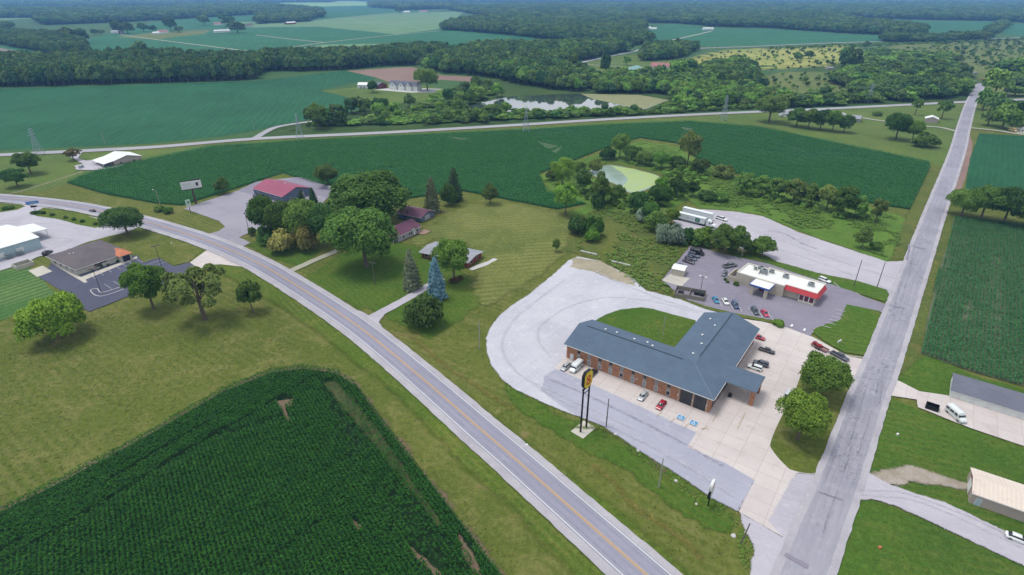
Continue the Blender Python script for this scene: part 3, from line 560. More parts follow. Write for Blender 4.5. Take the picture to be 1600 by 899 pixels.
lines('bay_lines', [(Z_(*a), Z_(*b)) for a, b in (((545, 540), (570, 590)), ((630, 555), (665, 612)), ((700, 565), (735, 632)), ((785, 595), (835, 665)), ((870, 620), (905, 680)), ((950, 640), (995, 705)), ((615, 160), (635, 185)), ((675, 168), (700, 200)), ((725, 180), (760, 212)), ((370, 280), (445, 300)),
      ((105, 330), (225, 370)), ((100, 350), (200, 385)), ((1490, 385), (1540, 430)), ((1450, 692), (1530, 712)), ((1430, 718), (1505, 738)), ((1470, 665), (1555, 690)), ((1500, 640), (1575, 662)), ((1510, 610), (1590, 632)), ((1390, 745), (1470, 765)))], 'faded_paint', .24)
lines('lot_arrows', [(Z_(1140, 755), Z_(1152, 735)), (Z_(1245, 790), Z_(1255, 770))], 'white_paint', .7)
Y_ = lambda X, Y: (1000 + X / 6.376, 640 + Y / 6.376)
lines('bay_lines', [(Y_(720, 130), Y_(790, 10)), (Y_(965, 205), Y_(1045, 40)), (Y_(600, 200), Y_(690, 205)), (Y_(610, 215), Y_(670, 175)), (Y_(300, 140), Y_(345, 95)), (Y_(440, 195), Y_(480, 150)), (Y_(165, 80), Y_(215, 30))], 'tan_paint', .14)
# ------------------------------------------------------------------ BUILDINGS
def brick(name, a, b, mort):
    n = NT(name); c = n.mix(n.rng(n.noise(.9, 5, .7), .36, .64), D(*a), D(*b))
    c = n.mix(n.rng(n.noise(6, 3, .7), .52, .7), c, D(*mort)); return n.done(c, .9)
def roofm(name, a, b, rough=.85, rib=0, ang=0):
    n = NT(name); c = n.mix(n.rng(n.noise(.22, 7, .65), .36, .66), D(*a), D(*b))
    c = n.gain(c, n.rng(n.noise(4, 3, .75), .25, .75, .9, 1.1))
    c = n.mix(n.math('MULTIPLY', n.rng(n.noise(.5, 8, .7, vec=n.mapped(ang, 3, .6)), .56, .72), .5), c, D(*(int(v * .76) for v in a)))
    if rib: c = n.gain(c, n.rng(n.stripes(ang, rib, .0), 0, 1, .95, 1.03))
    return n.done(c, rough)
M['brick'] = brick('orange_brick', (192, 138, 108), (168, 112, 88), (212, 164, 134))
M['brick_red'] = brick('red_brick', (140, 72, 66), (120, 62, 58), (160, 100, 90))
M['shingle'] = roofm('grey_shingles', (99, 116, 139), (91, 107, 130), .9, 0, MANG)
M['shingle_brown'] = roofm('brown_shingles', (118, 108, 114), (106, 97, 104), .9)
M['metal_maroon'] = roofm('maroon_metal', (168, 78, 108), (154, 70, 98), .5, .9, R(-37))
M['metal_purple'] = roofm('purple_shingles', (116, 74, 96), (104, 66, 88), .8)
M['metal_grey'] = roofm('grey_metal', (168, 168, 180), (154, 154, 168), .6)
M['metal_white'] = roofm('white_metal', (250, 250, 250), (240, 242, 244), .55)
M['metal_tan'] = roofm('tan_metal', (240, 222, 212), (230, 212, 202), .55, .8, R(-33))
M['metal_dark'] = roofm('dark_shingles', (120, 121, 138), (110, 111, 128), .8)
M['copper'] = roofm('copper', (214, 132, 96), (196, 116, 84), .5)
M['roof_flat'] = plain('white_membrane', (246, 244, 244), .7, .06, .5, dirt=(222, 212, 206))
M['stucco'] = plain('beige_stucco', (214, 200, 186), .9, .06, .5)
M['stucco2'] = plain('pale_stucco', (206, 200, 192), .9, .07, .5)
M['siding'] = plain('white_siding', (246, 246, 246), .7, .06, .8)
M['siding_blue'] = plain('pale_blue_siding', (186, 206, 218), .6, .08, .5)
M['siding_slate'] = plain('slate_siding', (104, 116, 140), .7, .08, .5)
M['siding_grey'] = plain('grey_siding', (176, 170, 176), .7, .08, .5)
M['siding_tan'] = plain('tan_siding', (196, 178, 172), .7, .06, .5)
M['white_trim'] = plain('white_trim', (236, 234, 236), .6, .05)
M['curtain'] = plain('curtained_glass', (150, 152, 160), .3, .2, 2, spec=.5); M['glass'] = plain('dark_glass', (50, 52, 62), .12, .1, .5, spec=.6)
M['glass_red'] = plain('tinted_glass', (112, 50, 76), .15, .1, .5, spec=.6)
M['dark'] = plain('dark_metal', (48, 46, 50), .6, .15)
M['black'] = plain('black_metal', (28, 28, 32), .5, .1)
M['grey_metal'] = plain('galvanised', (160, 166, 172), .45, .12, 1, .4)
M['red'] = plain('red_panel', (190, 44, 56), .5, .06)
M['blue'] = plain('blue_panel', (44, 96, 200), .5, .06)
M['yellow'] = M['yellow']; M['paint_yellow'] = plain('yellow_panel', (240, 206, 30), .5, .05)
M['wood'] = plain('weathered_wood', (152, 142, 136), .9, .2, 2)
M['barn_red'] = plain('barn_red', (124, 52, 66), .8, .1)
M['roof_red'] = roofm('red_tiles', (184, 128, 128), (170, 114, 116), .8)
M['roof_green'] = roofm('pale_green_metal', (142, 182, 176), (128, 168, 166), .6, 1.2, R(57))
M['door_white'] = plain('white_door', (240, 240, 244), .5, .04)

def on_side(side, Lx, Dy, s, dep):          # a point on a wall, dep outwards, and the wall's run direction
    return {'F': (s, -dep, 0), 'B': (s, Dy + dep, 0), 'L': (-dep, s, 90), 'R': (Lx + dep, s, 90)}[side]
def window(par, Lx, Dy, side, s, z, w_, h_, frame='white_trim', pane='glass', name='window'):
    x, y, r = on_side(side, Lx, Dy, s, .02); bx = lambda m, ww, hh, dd, zz: m.box(x, y, zz, (dd if r else ww), (ww if r else dd), hh)
    f = bx(MB(), w_ + .22, h_ + .22, .10, z - .11).build(name, M[frame], par)
    x, y, r = on_side(side, Lx, Dy, s, .06)
    bx(MB(), w_, h_, .10, z).build('pane' if name == 'window' else 'door_leaf', M[pane], f)
    return f
def house(name, label, cat, p0, p1, Dp, eave, ridge, wall, roof, axis='x', over=.4, wins=(), doors=(), z=0, Lx=None, parts=True, group=None, rz=None, trim=True):
    A, B = g(*p0, z), g(*p1, z); d = (B - A).xy; rz = math.atan2(d.y, d.x) if rz is None else rz; Lx = Lx or d.length
    t = thing(name, label, cat, (A.x, A.y, 0), rz, group)
    m = MB()
    if ridge <= eave + .02: m.box(Lx / 2, Dp / 2, 0, Lx, Dp, eave)
    elif axis == 'x': m.xprism([(0, 0), (Dp, 0), (Dp, eave), (Dp / 2, ridge), (0, eave)], 0, Lx)
    else: m.yprism([(0, 0), (Lx, 0), (Lx, eave), (Lx / 2, ridge), (0, eave)], 0, Dp)
    m.build('wall', M[wall], t)
    r = MB(); T = .16
    if ridge <= eave + .02:
        r.box(Lx / 2, Dp / 2, eave + .003, Lx + 2 * over, Dp + 2 * over, .25)
    elif axis == 'x':
        k = (ridge - eave) / (Dp / 2); e = eave - k * over + T; q = ridge + T
        r.slab([(-over, -over, e), (Lx + over, -over, e), (Lx + over, Dp / 2, q), (-over, Dp / 2, q)], T)
        r.slab([(Lx + over, Dp + over, e), (-over, Dp + over, e), (-over, Dp / 2, q), (Lx + over, Dp / 2, q)], T)
    else:
        k = (ridge - eave) / (Lx / 2); e = eave - k * over + T; q = ridge + T
        r.slab([(-over, Dp + over, e), (-over, -over, e), (Lx / 2, -over, q), (Lx / 2, Dp + over, q)], T)
        r.slab([(Lx + over, -over, e), (Lx + over, Dp + over, e), (Lx / 2, Dp + over, q), (Lx / 2, -over, q)], T)
    ro = r.build('roof', M[roof], t)
    if trim and parts:
        m = MB()
        if axis == 'x' or ridge <= eave + .02:
            m.box(Lx / 2, -over - .04, eave - .12, Lx + 2 * over, .06, .16)
        else:
            m.box(-over - .04, Dp / 2, eave - .12, .06, Dp + 2 * over, .16); m.box(Lx + over + .04, Dp / 2, eave - .12, .06, Dp + 2 * over, .16)
        m.build('gutter', M['white_trim'], ro)
    for a in wins: window(t, Lx, Dp, *a)
    for a in doors: window(t, Lx, Dp, *a, name='door')
    return t, Lx, rz

# ---- the motel: an L of two hipped wings with a drive-through porch
A = g(885, 560); motel = thing('motel', 'two-storey orange brick motel with grey L-shaped roof and drive-through porch', 'motel', (A.x, A.y, 0), MANG)
m = MB(); m.prism([(0, 0), (45.1, 0), (45.1, 43), (28.6, 43), (28.6, 16.5), (0, 16.5)], 0, 5.6)
m.xprism([(.2, 5.6), (16.3, 5.6), (8.25, 8.2)], 0, .3); m.yprism([(28.8, 5.6), (44.9, 5.6), (36.85, 8.2)], 42.7, 43.0)
m.build('wall', M['brick'], motel)
e, r_ = 5.55, 8.6
m = MB()
m.slab([(-.7, -.9, e), (46, -.9, e), (36.85, 8.25, r_), (-.7, 8.25, r_)], .18)
m.slab([(46, -.9, e), (46, 43.9, e), (36.85, 43.9, r_), (36.85, 8.25, r_)], .18)
m.slab([(27.7, 17.4, e), (-.7, 17.4, e), (-.7, 8.25, r_), (36.85, 8.25, r_)], .18)
m.slab([(27.7, 43.9, e), (27.7, 17.4, e), (36.85, 8.25, r_), (36.85, 43.9, r_)], .18)
roof = m.build('roof', M['shingle'], motel)
M['ridge'] = plain('ridge_vent_dark', (62, 78, 92), .9, .1)
for nm, a, b in (('ridge_vent', (2.2, 8.25, r_), (33.5, 8.25, r_)), ('ridge_vent', (36.85, 12.5, r_), (36.85, 43, r_))):
    MB().tube((a[0], a[1], a[2] + .02), (b[0], b[1], b[2] + .02), .16).build(nm, M['ridge'], roof)
MB().tube((36.85, 8.25, r_ + .01), (46, -.9, e + .02), .10).build('hip_cap', plain('hip_cap', (124, 142, 164), .9), roof)
M['valley'] = plain('valley_dark', (66, 80, 94), .9)
for x, y in ((7.5, 10.6), (17.2, 10.8), (23.3, 10.3), (11, 11.4), (21, 12)):
    m = MB(); zc = r_ - (y - 8.25) / 9.15 * (r_ - e); m.tube((x, y, zc - .1), (x, y, zc + .35), .22); m.tube((x, y, zc + .35), (x, y, zc + .42), .34); m.build('roof_vent', M['white_trim'], roof)
for x, y in ((34.6, 13.5), (34.8, 20), (33, 26), (34.5, 33), (31.5, 38)):
    m = MB(); zc = r_ - (36.85 - x) / 9.15 * (r_ - e); m.tube((x, y, zc - .1), (x, y, zc + .35), .22); m.tube((x, y, zc + .35), (x, y, zc + .42), .34); m.build('roof_vent', M['white_trim'], roof)
m = MB(); m.box(22.65, -.95, e - .22, 46.7, .08, .2); m.build('gutter', M['white_trim'], roof)
m = MB(); m.box(46.05, 4.2, e - .22, .08, 9.6, .2); m.box(46.05, 31, e - .22, .08, 25.5, .2); m.build('gutter', M['white_trim'], roof)
M['panel_grey'] = plain('wall_panel', (176, 160, 156), .8, .08)
for k in range(9):
    x = 4.3 + 3.62 * k; window(motel, 45.1, 43, 'F', x, 3.5, .95, 1.2, 'panel_grey', 'curtain' if k % 3 == 1 else 'glass'); window(motel, 45.1, 43, 'F', x, 1.05, .95, 1.2, 'white_trim', 'curtain' if k % 4 else 'glass')
    MB().box(x, -.05, .35, 1.1, .12, .5).build('air_conditioner', M['panel_grey'], motel)
    MB().box(x, -.03, 2.4, 1.0, .08, .9).build('spandrel_panel', M['panel_grey'], motel)
for k in range(7):
    y = 21.5 + 3.1 * k; window(motel, 45.1, 43, 'R', y, 3.5, 1.3, 1.3); window(motel, 45.1, 43, 'R', y, 1.05, 1.3, 1.3)
window(motel, 45.1, 43, 'F', 1.9, .1, 1.0, 2.2, 'white_trim', 'door_white', 'door')
for x in (38.4, 42.3):
    f = MB().box(x, -.05, .15, 3.2, .14, 4.75).build('glazed_screen', M['dark'], motel)
    for i in range(3):
        for j in range(3): MB().box(x - 1.04 + 1.04 * i, -.10, .3 + 1.55 * j, .94, .12, 1.45).build('pane', M['glass'], f)
for x in (36.3, 40.35, 44.25): MB().box(x, -.06, 0, .5, .16, 5.2).build('trim_post', plain('trim_tan', (190, 160, 142), .8), motel)
for x in (36.1, 40.35, 44.2, 23.8):
    m = MB(); m.box(x, -.2, 2.3, .28, .22, .4); m.build('wall_lamp', M['white_trim'], motel)
window(motel, 45.1, 43, 'R', 8.2, .1, 2.4, 2.5, 'dark', 'glass', 'door'); window(motel, 45.1, 43, 'R', 13.6, .1, 4.2, 2.6, 'dark', 'glass', 'door')
window(motel, 45.1, 43, 'R', 3.6, .8, 3.2, 2.0, 'dark')
MB().box(45.2, 17.8, .9, .1, 2.2, 1.4).build('spandrel_panel', M['panel_grey'], motel)
pr_ = MB()
pr_.slab([(45.4, 9.2, 5.5), (54.3, 9.2, 5.5), (54.3, 13.7, 7.05), (41.0, 13.7, 7.05)], .2)
pr_.slab([(54.3, 18.2, 5.5), (45.4, 18.2, 5.5), (41.0, 13.7, 7.05), (54.3, 13.7, 7.05)], .2)
pr_.build('porch_roof', M['shingle'], motel)
m = MB(); m.yprism([(0, 0)] * 3, 0, 0) if False else None
m.xprism([(9.5, 5.25), (17.9, 5.25), (13.7, 6.75)], 53.7, 54.0); m.build('porch_gable', M['brick'], motel)
m = MB(); m.box(49.9, 13.7, 5.0, 8.6, 8.3, .24); m.build('porch_ceiling', M['stucco'], motel)
for y in (10.3, 17.1):
    m = MB(); m.box(53.3, y, .0, 1.1, 1.1, 5.0); pr = m.build('porch_pier', M['brick'], motel)
    MB().box(53.3, y, .0, 1.7, 1.7, .28).build('pier_base', M['paint_yellow'], pr)
tg = thing('trash_can', 'black rubbish bin beneath the motel porch beside the doors', 'bin', motel.matrix_world @ Vector((0, 0, 0)) if False else (A.x + 47.5 * math.cos(MANG) - 10.5 * math.sin(MANG), A.y + 47.5 * math.sin(MANG) + 10.5 * math.cos(MANG), .12), MANG)
MB().box(0, 0, 0, .9, .9, 1.1, 0, 0, .9).build('bin_body', M['black'], tg); MB().box(0, 0, 1.1, .95, .95, .2, 0, 0, .6).build('bin_lid', M['dark'], tg)

# ---- the restaurant
O = g(1148, 443); RA = R(-41.5)
rst = thing('restaurant', 'flat white-roofed beige restaurant with blue entrance canopy and red awning', 'restaurant', (O.x, O.y, 0), RA)
LX, DY = 29.0, 11.2
def parapet(mb, x0, y0, x1, y1, z0, z1, t=.35):
    mb.box((x0 + x1) / 2, y0 + t / 2, z0, x1 - x0, t, z1 - z0); mb.box((x0 + x1) / 2, y1 - t / 2, z0, x1 - x0, t, z1 - z0)
    mb.box(x0 + t / 2, (y0 + y1) / 2, z0, t, y1 - y0 - 2 * t, z1 - z0); mb.box(x1 - t / 2, (y0 + y1) / 2, z0, t, y1 - y0 - 2 * t, z1 - z0)
m = MB(); m.prism([(0, 0), (18, 0), (18, 1.6), (LX, 1.6), (LX, DY + 1.4), (8, DY + 1.4), (8, DY), (0, DY)], 0, 4.55); m.build('wall', M['stucco'], rst)
m = MB(); m.prism([(.02, .02), (17.98, .02), (17.98, 1.62), (LX - .02, 1.62), (LX - .02, DY + 1.38), (8.02, DY + 1.38), (8.02, DY - .02), (.02, DY - .02)], 4.553, 4.62); ro = m.build('roof', M['roof_flat'], rst)
m = MB()
for (x0, y0, x1, y1) in ((0, 0, 18, .3), (18.003, 1.6, LX, 1.9), (LX - .3, 1.903, LX, DY + 1.097), (8, DY + 1.1, LX, DY + 1.4), (0, DY - .3, 7.997, DY), (0, .303, .3, DY - .303), (17.7, .303, 18, 1.597), (8, DY - .29, 8.3, DY + 1.097)):
    m.box((x0 + x1) / 2, (y0 + y1) / 2, 4.625, x1 - x0, y1 - y0, .45)
m.build('parapet', plain('parapet_cap', (238, 230, 222), .8), rst)
for x, y, sx, sy, sz in ((5.8, 9.2, 1.8, 1.5, 1.1), (4.4, 7.4, 1.0, 1.0, .9), (10.2, 8.8, 1.7, 1.4, 1.0), (15.8, 8.0, 1.9, 1.6, 1.2), (25.2, 7.2, 2.0, 1.7, 1.2), (8.0, 6.2, 2.6, 2.0, 1.5)):
    m = MB(); m.box(x, y, 4.62, sx + .3, sy + .3, .25, 0); hv = m.build('roof_unit', M['white_trim'], ro)
    MB().box(x, y, 4.87, sx, sy, sz).build('unit_casing', M['grey_metal'], hv)
    MB().tube((x + sx * .1, y, 4.87 + sz), (x + sx * .1, y, 4.97 + sz), sy * .33, n=12).build('fan_guard', M['dark'], hv)
for x, y in ((6.9, 4.6), (9.4, 5.2), (3.0, 9.6), (7.2, 7.8)):
    MB().tube((x, y, 4.6), (x, y, 5.5), .18).build('flue', M['grey_metal'], ro)
# canopy
m = MB(); m.box(11, -3.0, 4.15, 7.2, 6.0, .42); ca = m.build('canopy', M['roof_flat'], rst)
m = MB(); m.box(11, -6.05, 4.05, 7.36, .10, .62); m.box(7.37, -3.02, 4.05, .10, 5.9, .62); m.box(14.63, -3.02, 4.05, .10, 5.9, .62); m.build('fascia', M['blue'], ca)
for x in (8.5, 13.5):
    MB().box(x, -5.3, 0, 1.15, 1.0, 4.14).build('canopy_pier', M['stucco'], rst)
window(rst, LX, DY, 'F', 11, .1, 3.0, 2.5, 'dark', 'glass_red', 'door')
for s in (3.0, 5.6): MB().box(s, -.03, .9, .14, .08, 3.4).build('wall_strip', M['stucco2'], rst)
# awning and sun room
m = MB(); m.slab([(18.05, .25, 3.45), (LX + .6, .25, 3.45), (LX + .6, 1.55, 4.9), (18.05, 1.55, 4.9)], .08); m.yprism([(0, 0)] * 3, 0, 0) if False else None; m.build('awning', M['red'], rst)
m = MB(); m.slab([(LX + 1.1, .3, 3.45), (LX + 1.1, 11, 3.45), (LX + .05, 11, 4.9), (LX + .05, 1.6, 4.9)], .08); m.build('awning', M['red'], rst)
m = MB(); m.box(26.2, .85, 0, 5.4, 1.5, .95); m.build('brick_sill', M['stucco2'], rst)
for k in range(3): window(rst, LX, DY, 'F', 24.4 + 1.75 * k, 1.1, 1.35, 2.0, 'white_trim', 'glass_red').location = (0, .75 - .02, 0)
for k in range(4): MB().box(23.55 + 1.75 * k, .80, .95, .22, .22, 2.5).build('window_post', M['white_trim'], rst)
for k in range(4): window(rst, LX, DY, 'R', 3.2 + 2.3 * k, 1.1, 1.6, 2.0, 'white_trim', 'glass_red')
m = MB(); m.box(20.5, -.4, .0, 5.0, 3.0, .22); m.build('step', M['walk'], rst)
m = MB(); parapet(m, -3.4, .4, -.05, 8.2, 0, 2.5, .3); m.build('bin_yard_wall', M['stucco'], rst)
m = MB(); m.box(2, -1.1, .0, 9.0, 1.8, .2); m.build('planter_kerb', M['walk'], rst)

# ---- the office with the hipped roof and copper porch
A = g(123, 431)
off = thing('office', 'pale office with brown hipped roof and small copper-roofed porch', 'office', (A.x, A.y, 0), R(58))
LX, DY = 20.0, 24.0
MB().box(LX / 2, DY / 2, 0, LX, DY, 3.0).build('wall', M['stucco2'], off)
m = MB(); o_ = .8; e = 2.95; cx, y0, y1, zt = LX / 2, 10.6, 13.4, 6.6
c4 = [(-o_, -o_, e), (LX + o_, -o_, e), (LX + o_, DY + o_, e), (-o_, DY + o_, e)]; ra, rb = (cx, y0, zt), (cx, y1, zt)
m.add([*c4, ra, rb], [(0, 1, 4), (1, 2, 5, 4), (2, 3, 5), (3, 0, 4, 5), (3, 2, 1, 0)]); ro = m.build('roof', M['shingle_brown'], off)
for x, y, z in ((5, 12, 5.0), (4, 13.5, 4.7)): MB().tube((x, y, z - .4), (x, y, z + .4), .25).build('roof_vent', M['white_trim'], ro)
m = MB(); m.box(LX / 2, -o_ - .05, e - .08, LX + 1.6, .08, .16); m.box(-o_ - .05, DY / 2, e - .08, .08, DY + 1.6, .16); m.build('gutter', M['white_trim'], ro)
for k, s in enumerate((2.2, 7.8, 12.6)): window(off, LX, DY, 'F', s, .9, 3.0, 1.5, 'white_trim', 'stucco2' if k != 1 else 'glass')
MB().box(10.0, -.08, 2.05, 2.6, .14, .55).build('wall_sign', M['dark'], off)
for s in (4, 9, 14, 19): window(off, LX, DY, 'L', s, .9, 1.6, 1.4)
m = MB(); m.box(17.8, -1.0, 0, 4.2, 3.0, 3.2); m.build('porch_wall', M['stucco2'], off)
m = MB(); a, b = 15.1, 20.6; m.add([(a, -3.1, 3.2), (b, -3.1, 3.2), (b, 4.5, 3.2), (a, 4.5, 3.2), (17.85, -.4, 4.7), (17.85, 4.5, 4.7)], [(0, 1, 4), (1, 2, 5, 4), (2, 3, 5), (3, 0, 4, 5), (3, 2, 1, 0)]); m.build('porch_roof', M['copper'], off)
window(off, LX, DY, 'F', 17.8, .1, 2.6, 2.6, 'dark', 'glass', 'door').location = (0, -2.52, 0)
# bin enclosure next to the office
en = thing('bin_enclosure', 'pale walled bin enclosure at the office car park corner', 'enclosure', g(41, 419), R(58))
m = MB(); parapet(m, -3, 0, 3.2, 5.0, 0, 1.8, .25); m.build('enclosure_wall', M['walk'], en)
MB().box(.1, -.02, .1, 3.4, .12, 1.6).build('gate', M['stucco'], en)

# ---- white metal building with a side canopy (left edge)
A = g(66.7, 387.9); WR = R(60)
wb = thing('metal_building', 'long white-roofed pale blue metal building with side canopy in gravel yard', 'warehouse', (A.x, A.y, 0), WR)
m = MB(); m.xprism([(0, 0), (30, 0), (30, 5.2), (15, 6.6), (0, 5.2)], -46, 0); m.build('wall', M['siding_blue'], wb)
m = MB(); m.slab([(-46.4, -.4, 5.3), (.4, -.4, 5.3), (.4, 15, 6.75), (-46.4, 15, 6.75)], .15); m.slab([(.4, 30.4, 5.3), (-46.4, 30.4, 5.3), (-46.4, 15, 6.75), (.4, 15, 6.75)], .15); m.build('roof', M['metal_white'], wb)
m = MB(); m.slab([(.05, 10.5, 5.0), (8.2, 10.5, 4.4), (8.2, 24.5, 4.4), (.05, 24.5, 5.0)], .3); ca = m.build('canopy', M['metal_white'], wb)
for y in (11.3, 23.6): MB().tube((7.6, y, 0), (7.6, y, 4.2), .16).build('canopy_post', M['white_trim'], ca)
MB().box(.06, 15, .2, .1, 5, 3.8).build('roller_door', M['siding_grey'], wb)
for x in (-8, -15): MB().box(x, -.05, 1.2, 2.6, .1, 2.0).build('wall_panel', M['siding'], wb)
for i, x in enumerate((-9, -13)):
    t = thing('metal_rack', ('grey steel rack leaning on the blue metal building wall', 'grey steel rack at the left end of the blue metal building wall')[i], 'rack', (A.x + x * math.cos(WR) + 1.4 * math.sin(WR), A.y + x * math.sin(WR) - 1.4 * math.cos(WR), .05), WR, 'racks by the metal building')
    m = MB()
    for a in (-1.2, 1.2):
        for b in (-.5, .5): m.tube((a, b, 0), (a, b * .6, 2.6), .06, n=5)
    for zz in (.8, 1.7, 2.55): m.box(0, 0, zz, 2.5, .9, .06)
    m.build('rack_frame', M['grey_metal'], t)

# ---- maroon roofed shop
sh, LX, rz = house('shop', 'slate-sided shop with long maroon metal roof beside empty lot', 'shop', (395.5, 294.5), (441.3, 307.6), 18.6, 3.9, 6.9, 'siding_slate', 'metal_maroon', 'x', .5,
                   [('F', 4, 1, 2.2, 1.3), ('F', 9, 1, 2.2, 1.3), ('F', 20, 1, 1.6, 1.2), ('R', 5, 1, 1.4, 1.2)], [('F', 14, .05, 1.2, 2.2, 'white_trim', 'glass'), ('R', 12, .1, 3.4, 3.0, 'siding_grey', 'siding_grey')], z=3.9)
for x, y in ((8, 9.3), (17, 9.3)):
    MB().tube((x, y, 6.8), (x, y, 7.6), .3).build('roof_vent', M['white_trim'], sh)
# ---- purple roofed house and garage
hs, LX, rz = house('house', 'grey house with purple gabled roof and pale front', 'house', (621.8, 370.7), (656.5, 354.8), 10.6, 3.0, 5.6, 'siding_grey', 'metal_purple', 'x', .5,
                   [('F', 3.5, 1, 1.0, 1.2), ('F', 7.5, 1, .8, 1.3), ('F', 9.0, 1, .8, 1.3), ('F', 13, 1, 1.2, 1.2), ('L', 3, 1, 1.0, 1.2)], [('F', 11, .2, .9, 2.0, 'white_trim', 'door_white')], z=2.6)
m = MB(); m.slab([(-2.6, .5, 2.3), (-.05, .5, 3.1), (-.05, 9.5, 3.1), (-2.6, 9.5, 2.3)][::-1], .14); m.build('porch_roof', M['metal_purple'], hs)
for y in (.8, 9.2): MB().box(-2.4, y, 0, .18, .18, 2.2).build('porch_post', M['white_trim'], hs)
m = MB(); m.slab([(7.6, -.6, 3.1), (10.0, -.6, 4.3), (10.0, 3.4, 4.6), (7.6, 2.0, 3.4)], .12); m.slab([(12.4, -.6, 3.1), (12.4, 2.0, 3.4), (10.0, 3.4, 4.6), (10.0, -.6, 4.3)], .12); m.build('front_gable', M['metal_purple'], hs)
m = MB(); m.yprism([(7.9, 2.8), (12.1, 2.8), (10, 4.1)], -.3, -.05); m.build('gable_wall', M['white_trim'], hs)
dk = thing('garden_deck', 'low brown timber deck behind purple-roofed house', 'deck', g(662, 364), R(56)); MB().box(0, 0, .3, 5.5, 4.5, .14).build('deck_boards', plain('deck_boards', (164, 136, 120), .9), dk)
for a in (-2.5, 2.5):
    for b in (-2, 2): MB().box(a, b, 0, .15, .15, 1.2).build('deck_post', M['wood'], dk)
ga, LX, rz = house('garage', 'blue-grey garage with purple gabled roof behind the house', 'garage', (657.9, 341), (678, 331), 15, 2.6, 4.4, 'siding_slate', 'metal_purple', 'y', .6, [('L', 4, 1, 1.2, 1), ('L', 10, 1, 1.2, 1)], [('F', 5, .05, 3.6, 2.2, 'white_trim', 'siding_grey')], z=2.4)
# ---- red brick ranch
rb, LX, rz = house('ranch_house', 'low red brick house with flat grey roof half hidden by trees', 'house', (659.4, 402.5), (731.5, 413.6), 11.5, 2.7, 3.5, 'brick_red', 'metal_grey', 'x', .9,
                   [('F', 2.5, .8, 1.6, 1.3), ('F', 7.5, .8, 2.2, 1.3), ('F', 18, .8, 1.6, 1.2), ('R', 3.2, 1.0, 1.2, 1.1), ('R', 8, 1, 1.2, 1.1)], [('F', 12, .1, 1.0, 2.1, 'white_trim', 'door_white')], z=0, rz=R(-27), Lx=23)
MB().box(17, 7, 3.1, .9, .9, 1.4).build('chimney', M['brick_red'], rb)
# ---- sheds on the right
st, LX, rz = house('storage_building', 'long low storage building with dark roof and white roll-up doors', 'storage building', (1482.5, 621), (1600, 659), 10, 2.4, 3.5, 'siding', 'metal_dark', 'x', .3, [], [('F', 3.5 + 3.4 * k, .05, 2.6, 2.0, 'white_trim', 'siding_blue' if k == 6 else 'siding') for k in range(10)], z=0, Lx=38, rz=R(-37))
tn, LX, rz = house('metal_shed', 'tan metal shed with pale pink roof beside the farm lane', 'shed', (1513, 786), (1600, 818), 9, 3.0, 4.1, 'siding_tan', 'metal_tan', 'x', .25, [], [('L', 4.5, .05, 3.4, 2.7, 'barn_red', 'siding'), ('F', 1.4, .05, .9, 2.0, 'white_trim', 'siding_blue')], z=0, Lx=26, rz=R(-33.5))
MB().box(-.06, 4.5, 3.1, .1, 9.0, .15).build('gable_trim', M['barn_red'], tn)
# ---- sheds and houses around the back highway
ws, LX, rz = house('metal_shed', 'white-roofed tan farm shed beyond the left lawn by the back highway', 'shed', (180, 260), (223.5, 250.2), 17, 3.4, 5.6, 'siding_tan', 'metal_white', 'y', .5, [('F', 4, 1, 1.2, 1), ('F', 12, 1, 1.2, 1)], [], z=0, rz=R(54), Lx=17)
m = MB(); m.slab([(-6.5, -.6, 2.6), (-.3, -.6, 3.5), (-.3, 17.5, 3.5), (-6.5, 17.5, 2.6)][::-1], .14); cp = m.build('carport_roof', M['metal_white'], ws)
for y in (0, 8, 17): MB().tube((-6.2, y, 0), (-6.2, y, 2.5), .12).build('carport_post', M['white_trim'], cp)
house('garden_shed', 'white-roofed tan shed on the lawn left of the side road', 'shed', (1444.5, 191.5), (1464.5, 193.3), 9, 3.4, 5.2, 'siding_tan', 'metal_white', 'y', .4, [], [('F', 5, .1, 3, 2.4, 'white_trim', 'siding_tan')], z=0)
house('cottage', 'grey-roofed cottage at the right end of the tree row', 'house', (1329, 190), (1343, 191.5), 9, 3, 5, 'siding_grey', 'metal_grey', 'x', .4, [('F', 2, 1, 1, 1)], [], z=0)
house('farmhouse', 'low grey-roofed house among junk beside the dark tree', 'house', (1226, 183), (1243, 182), 9, 2.6, 4.4, 'siding', 'metal_grey', 'x', .5, [('F', 2, 1, 1, 1), ('F', 6, 1, 1, 1)], [], z=0)
house('house', 'pale lilac house with yard at the right edge beyond the bean field', 'house', (1592, 206), (1612, 211), 11, 3.4, 6.4, 'siding', 'metal_purple', 'y', .4, [('L', 3, 1, 1.2, 1.2), ('F', 3, 1, 1.2, 1.2)], [], z=0)
house('white_house', 'white house between trees right of the far side road', 'house', (1566, 119), (1580, 120), 9, 3, 5, 'siding', 'metal_white', 'x', .4, [], [], z=0)
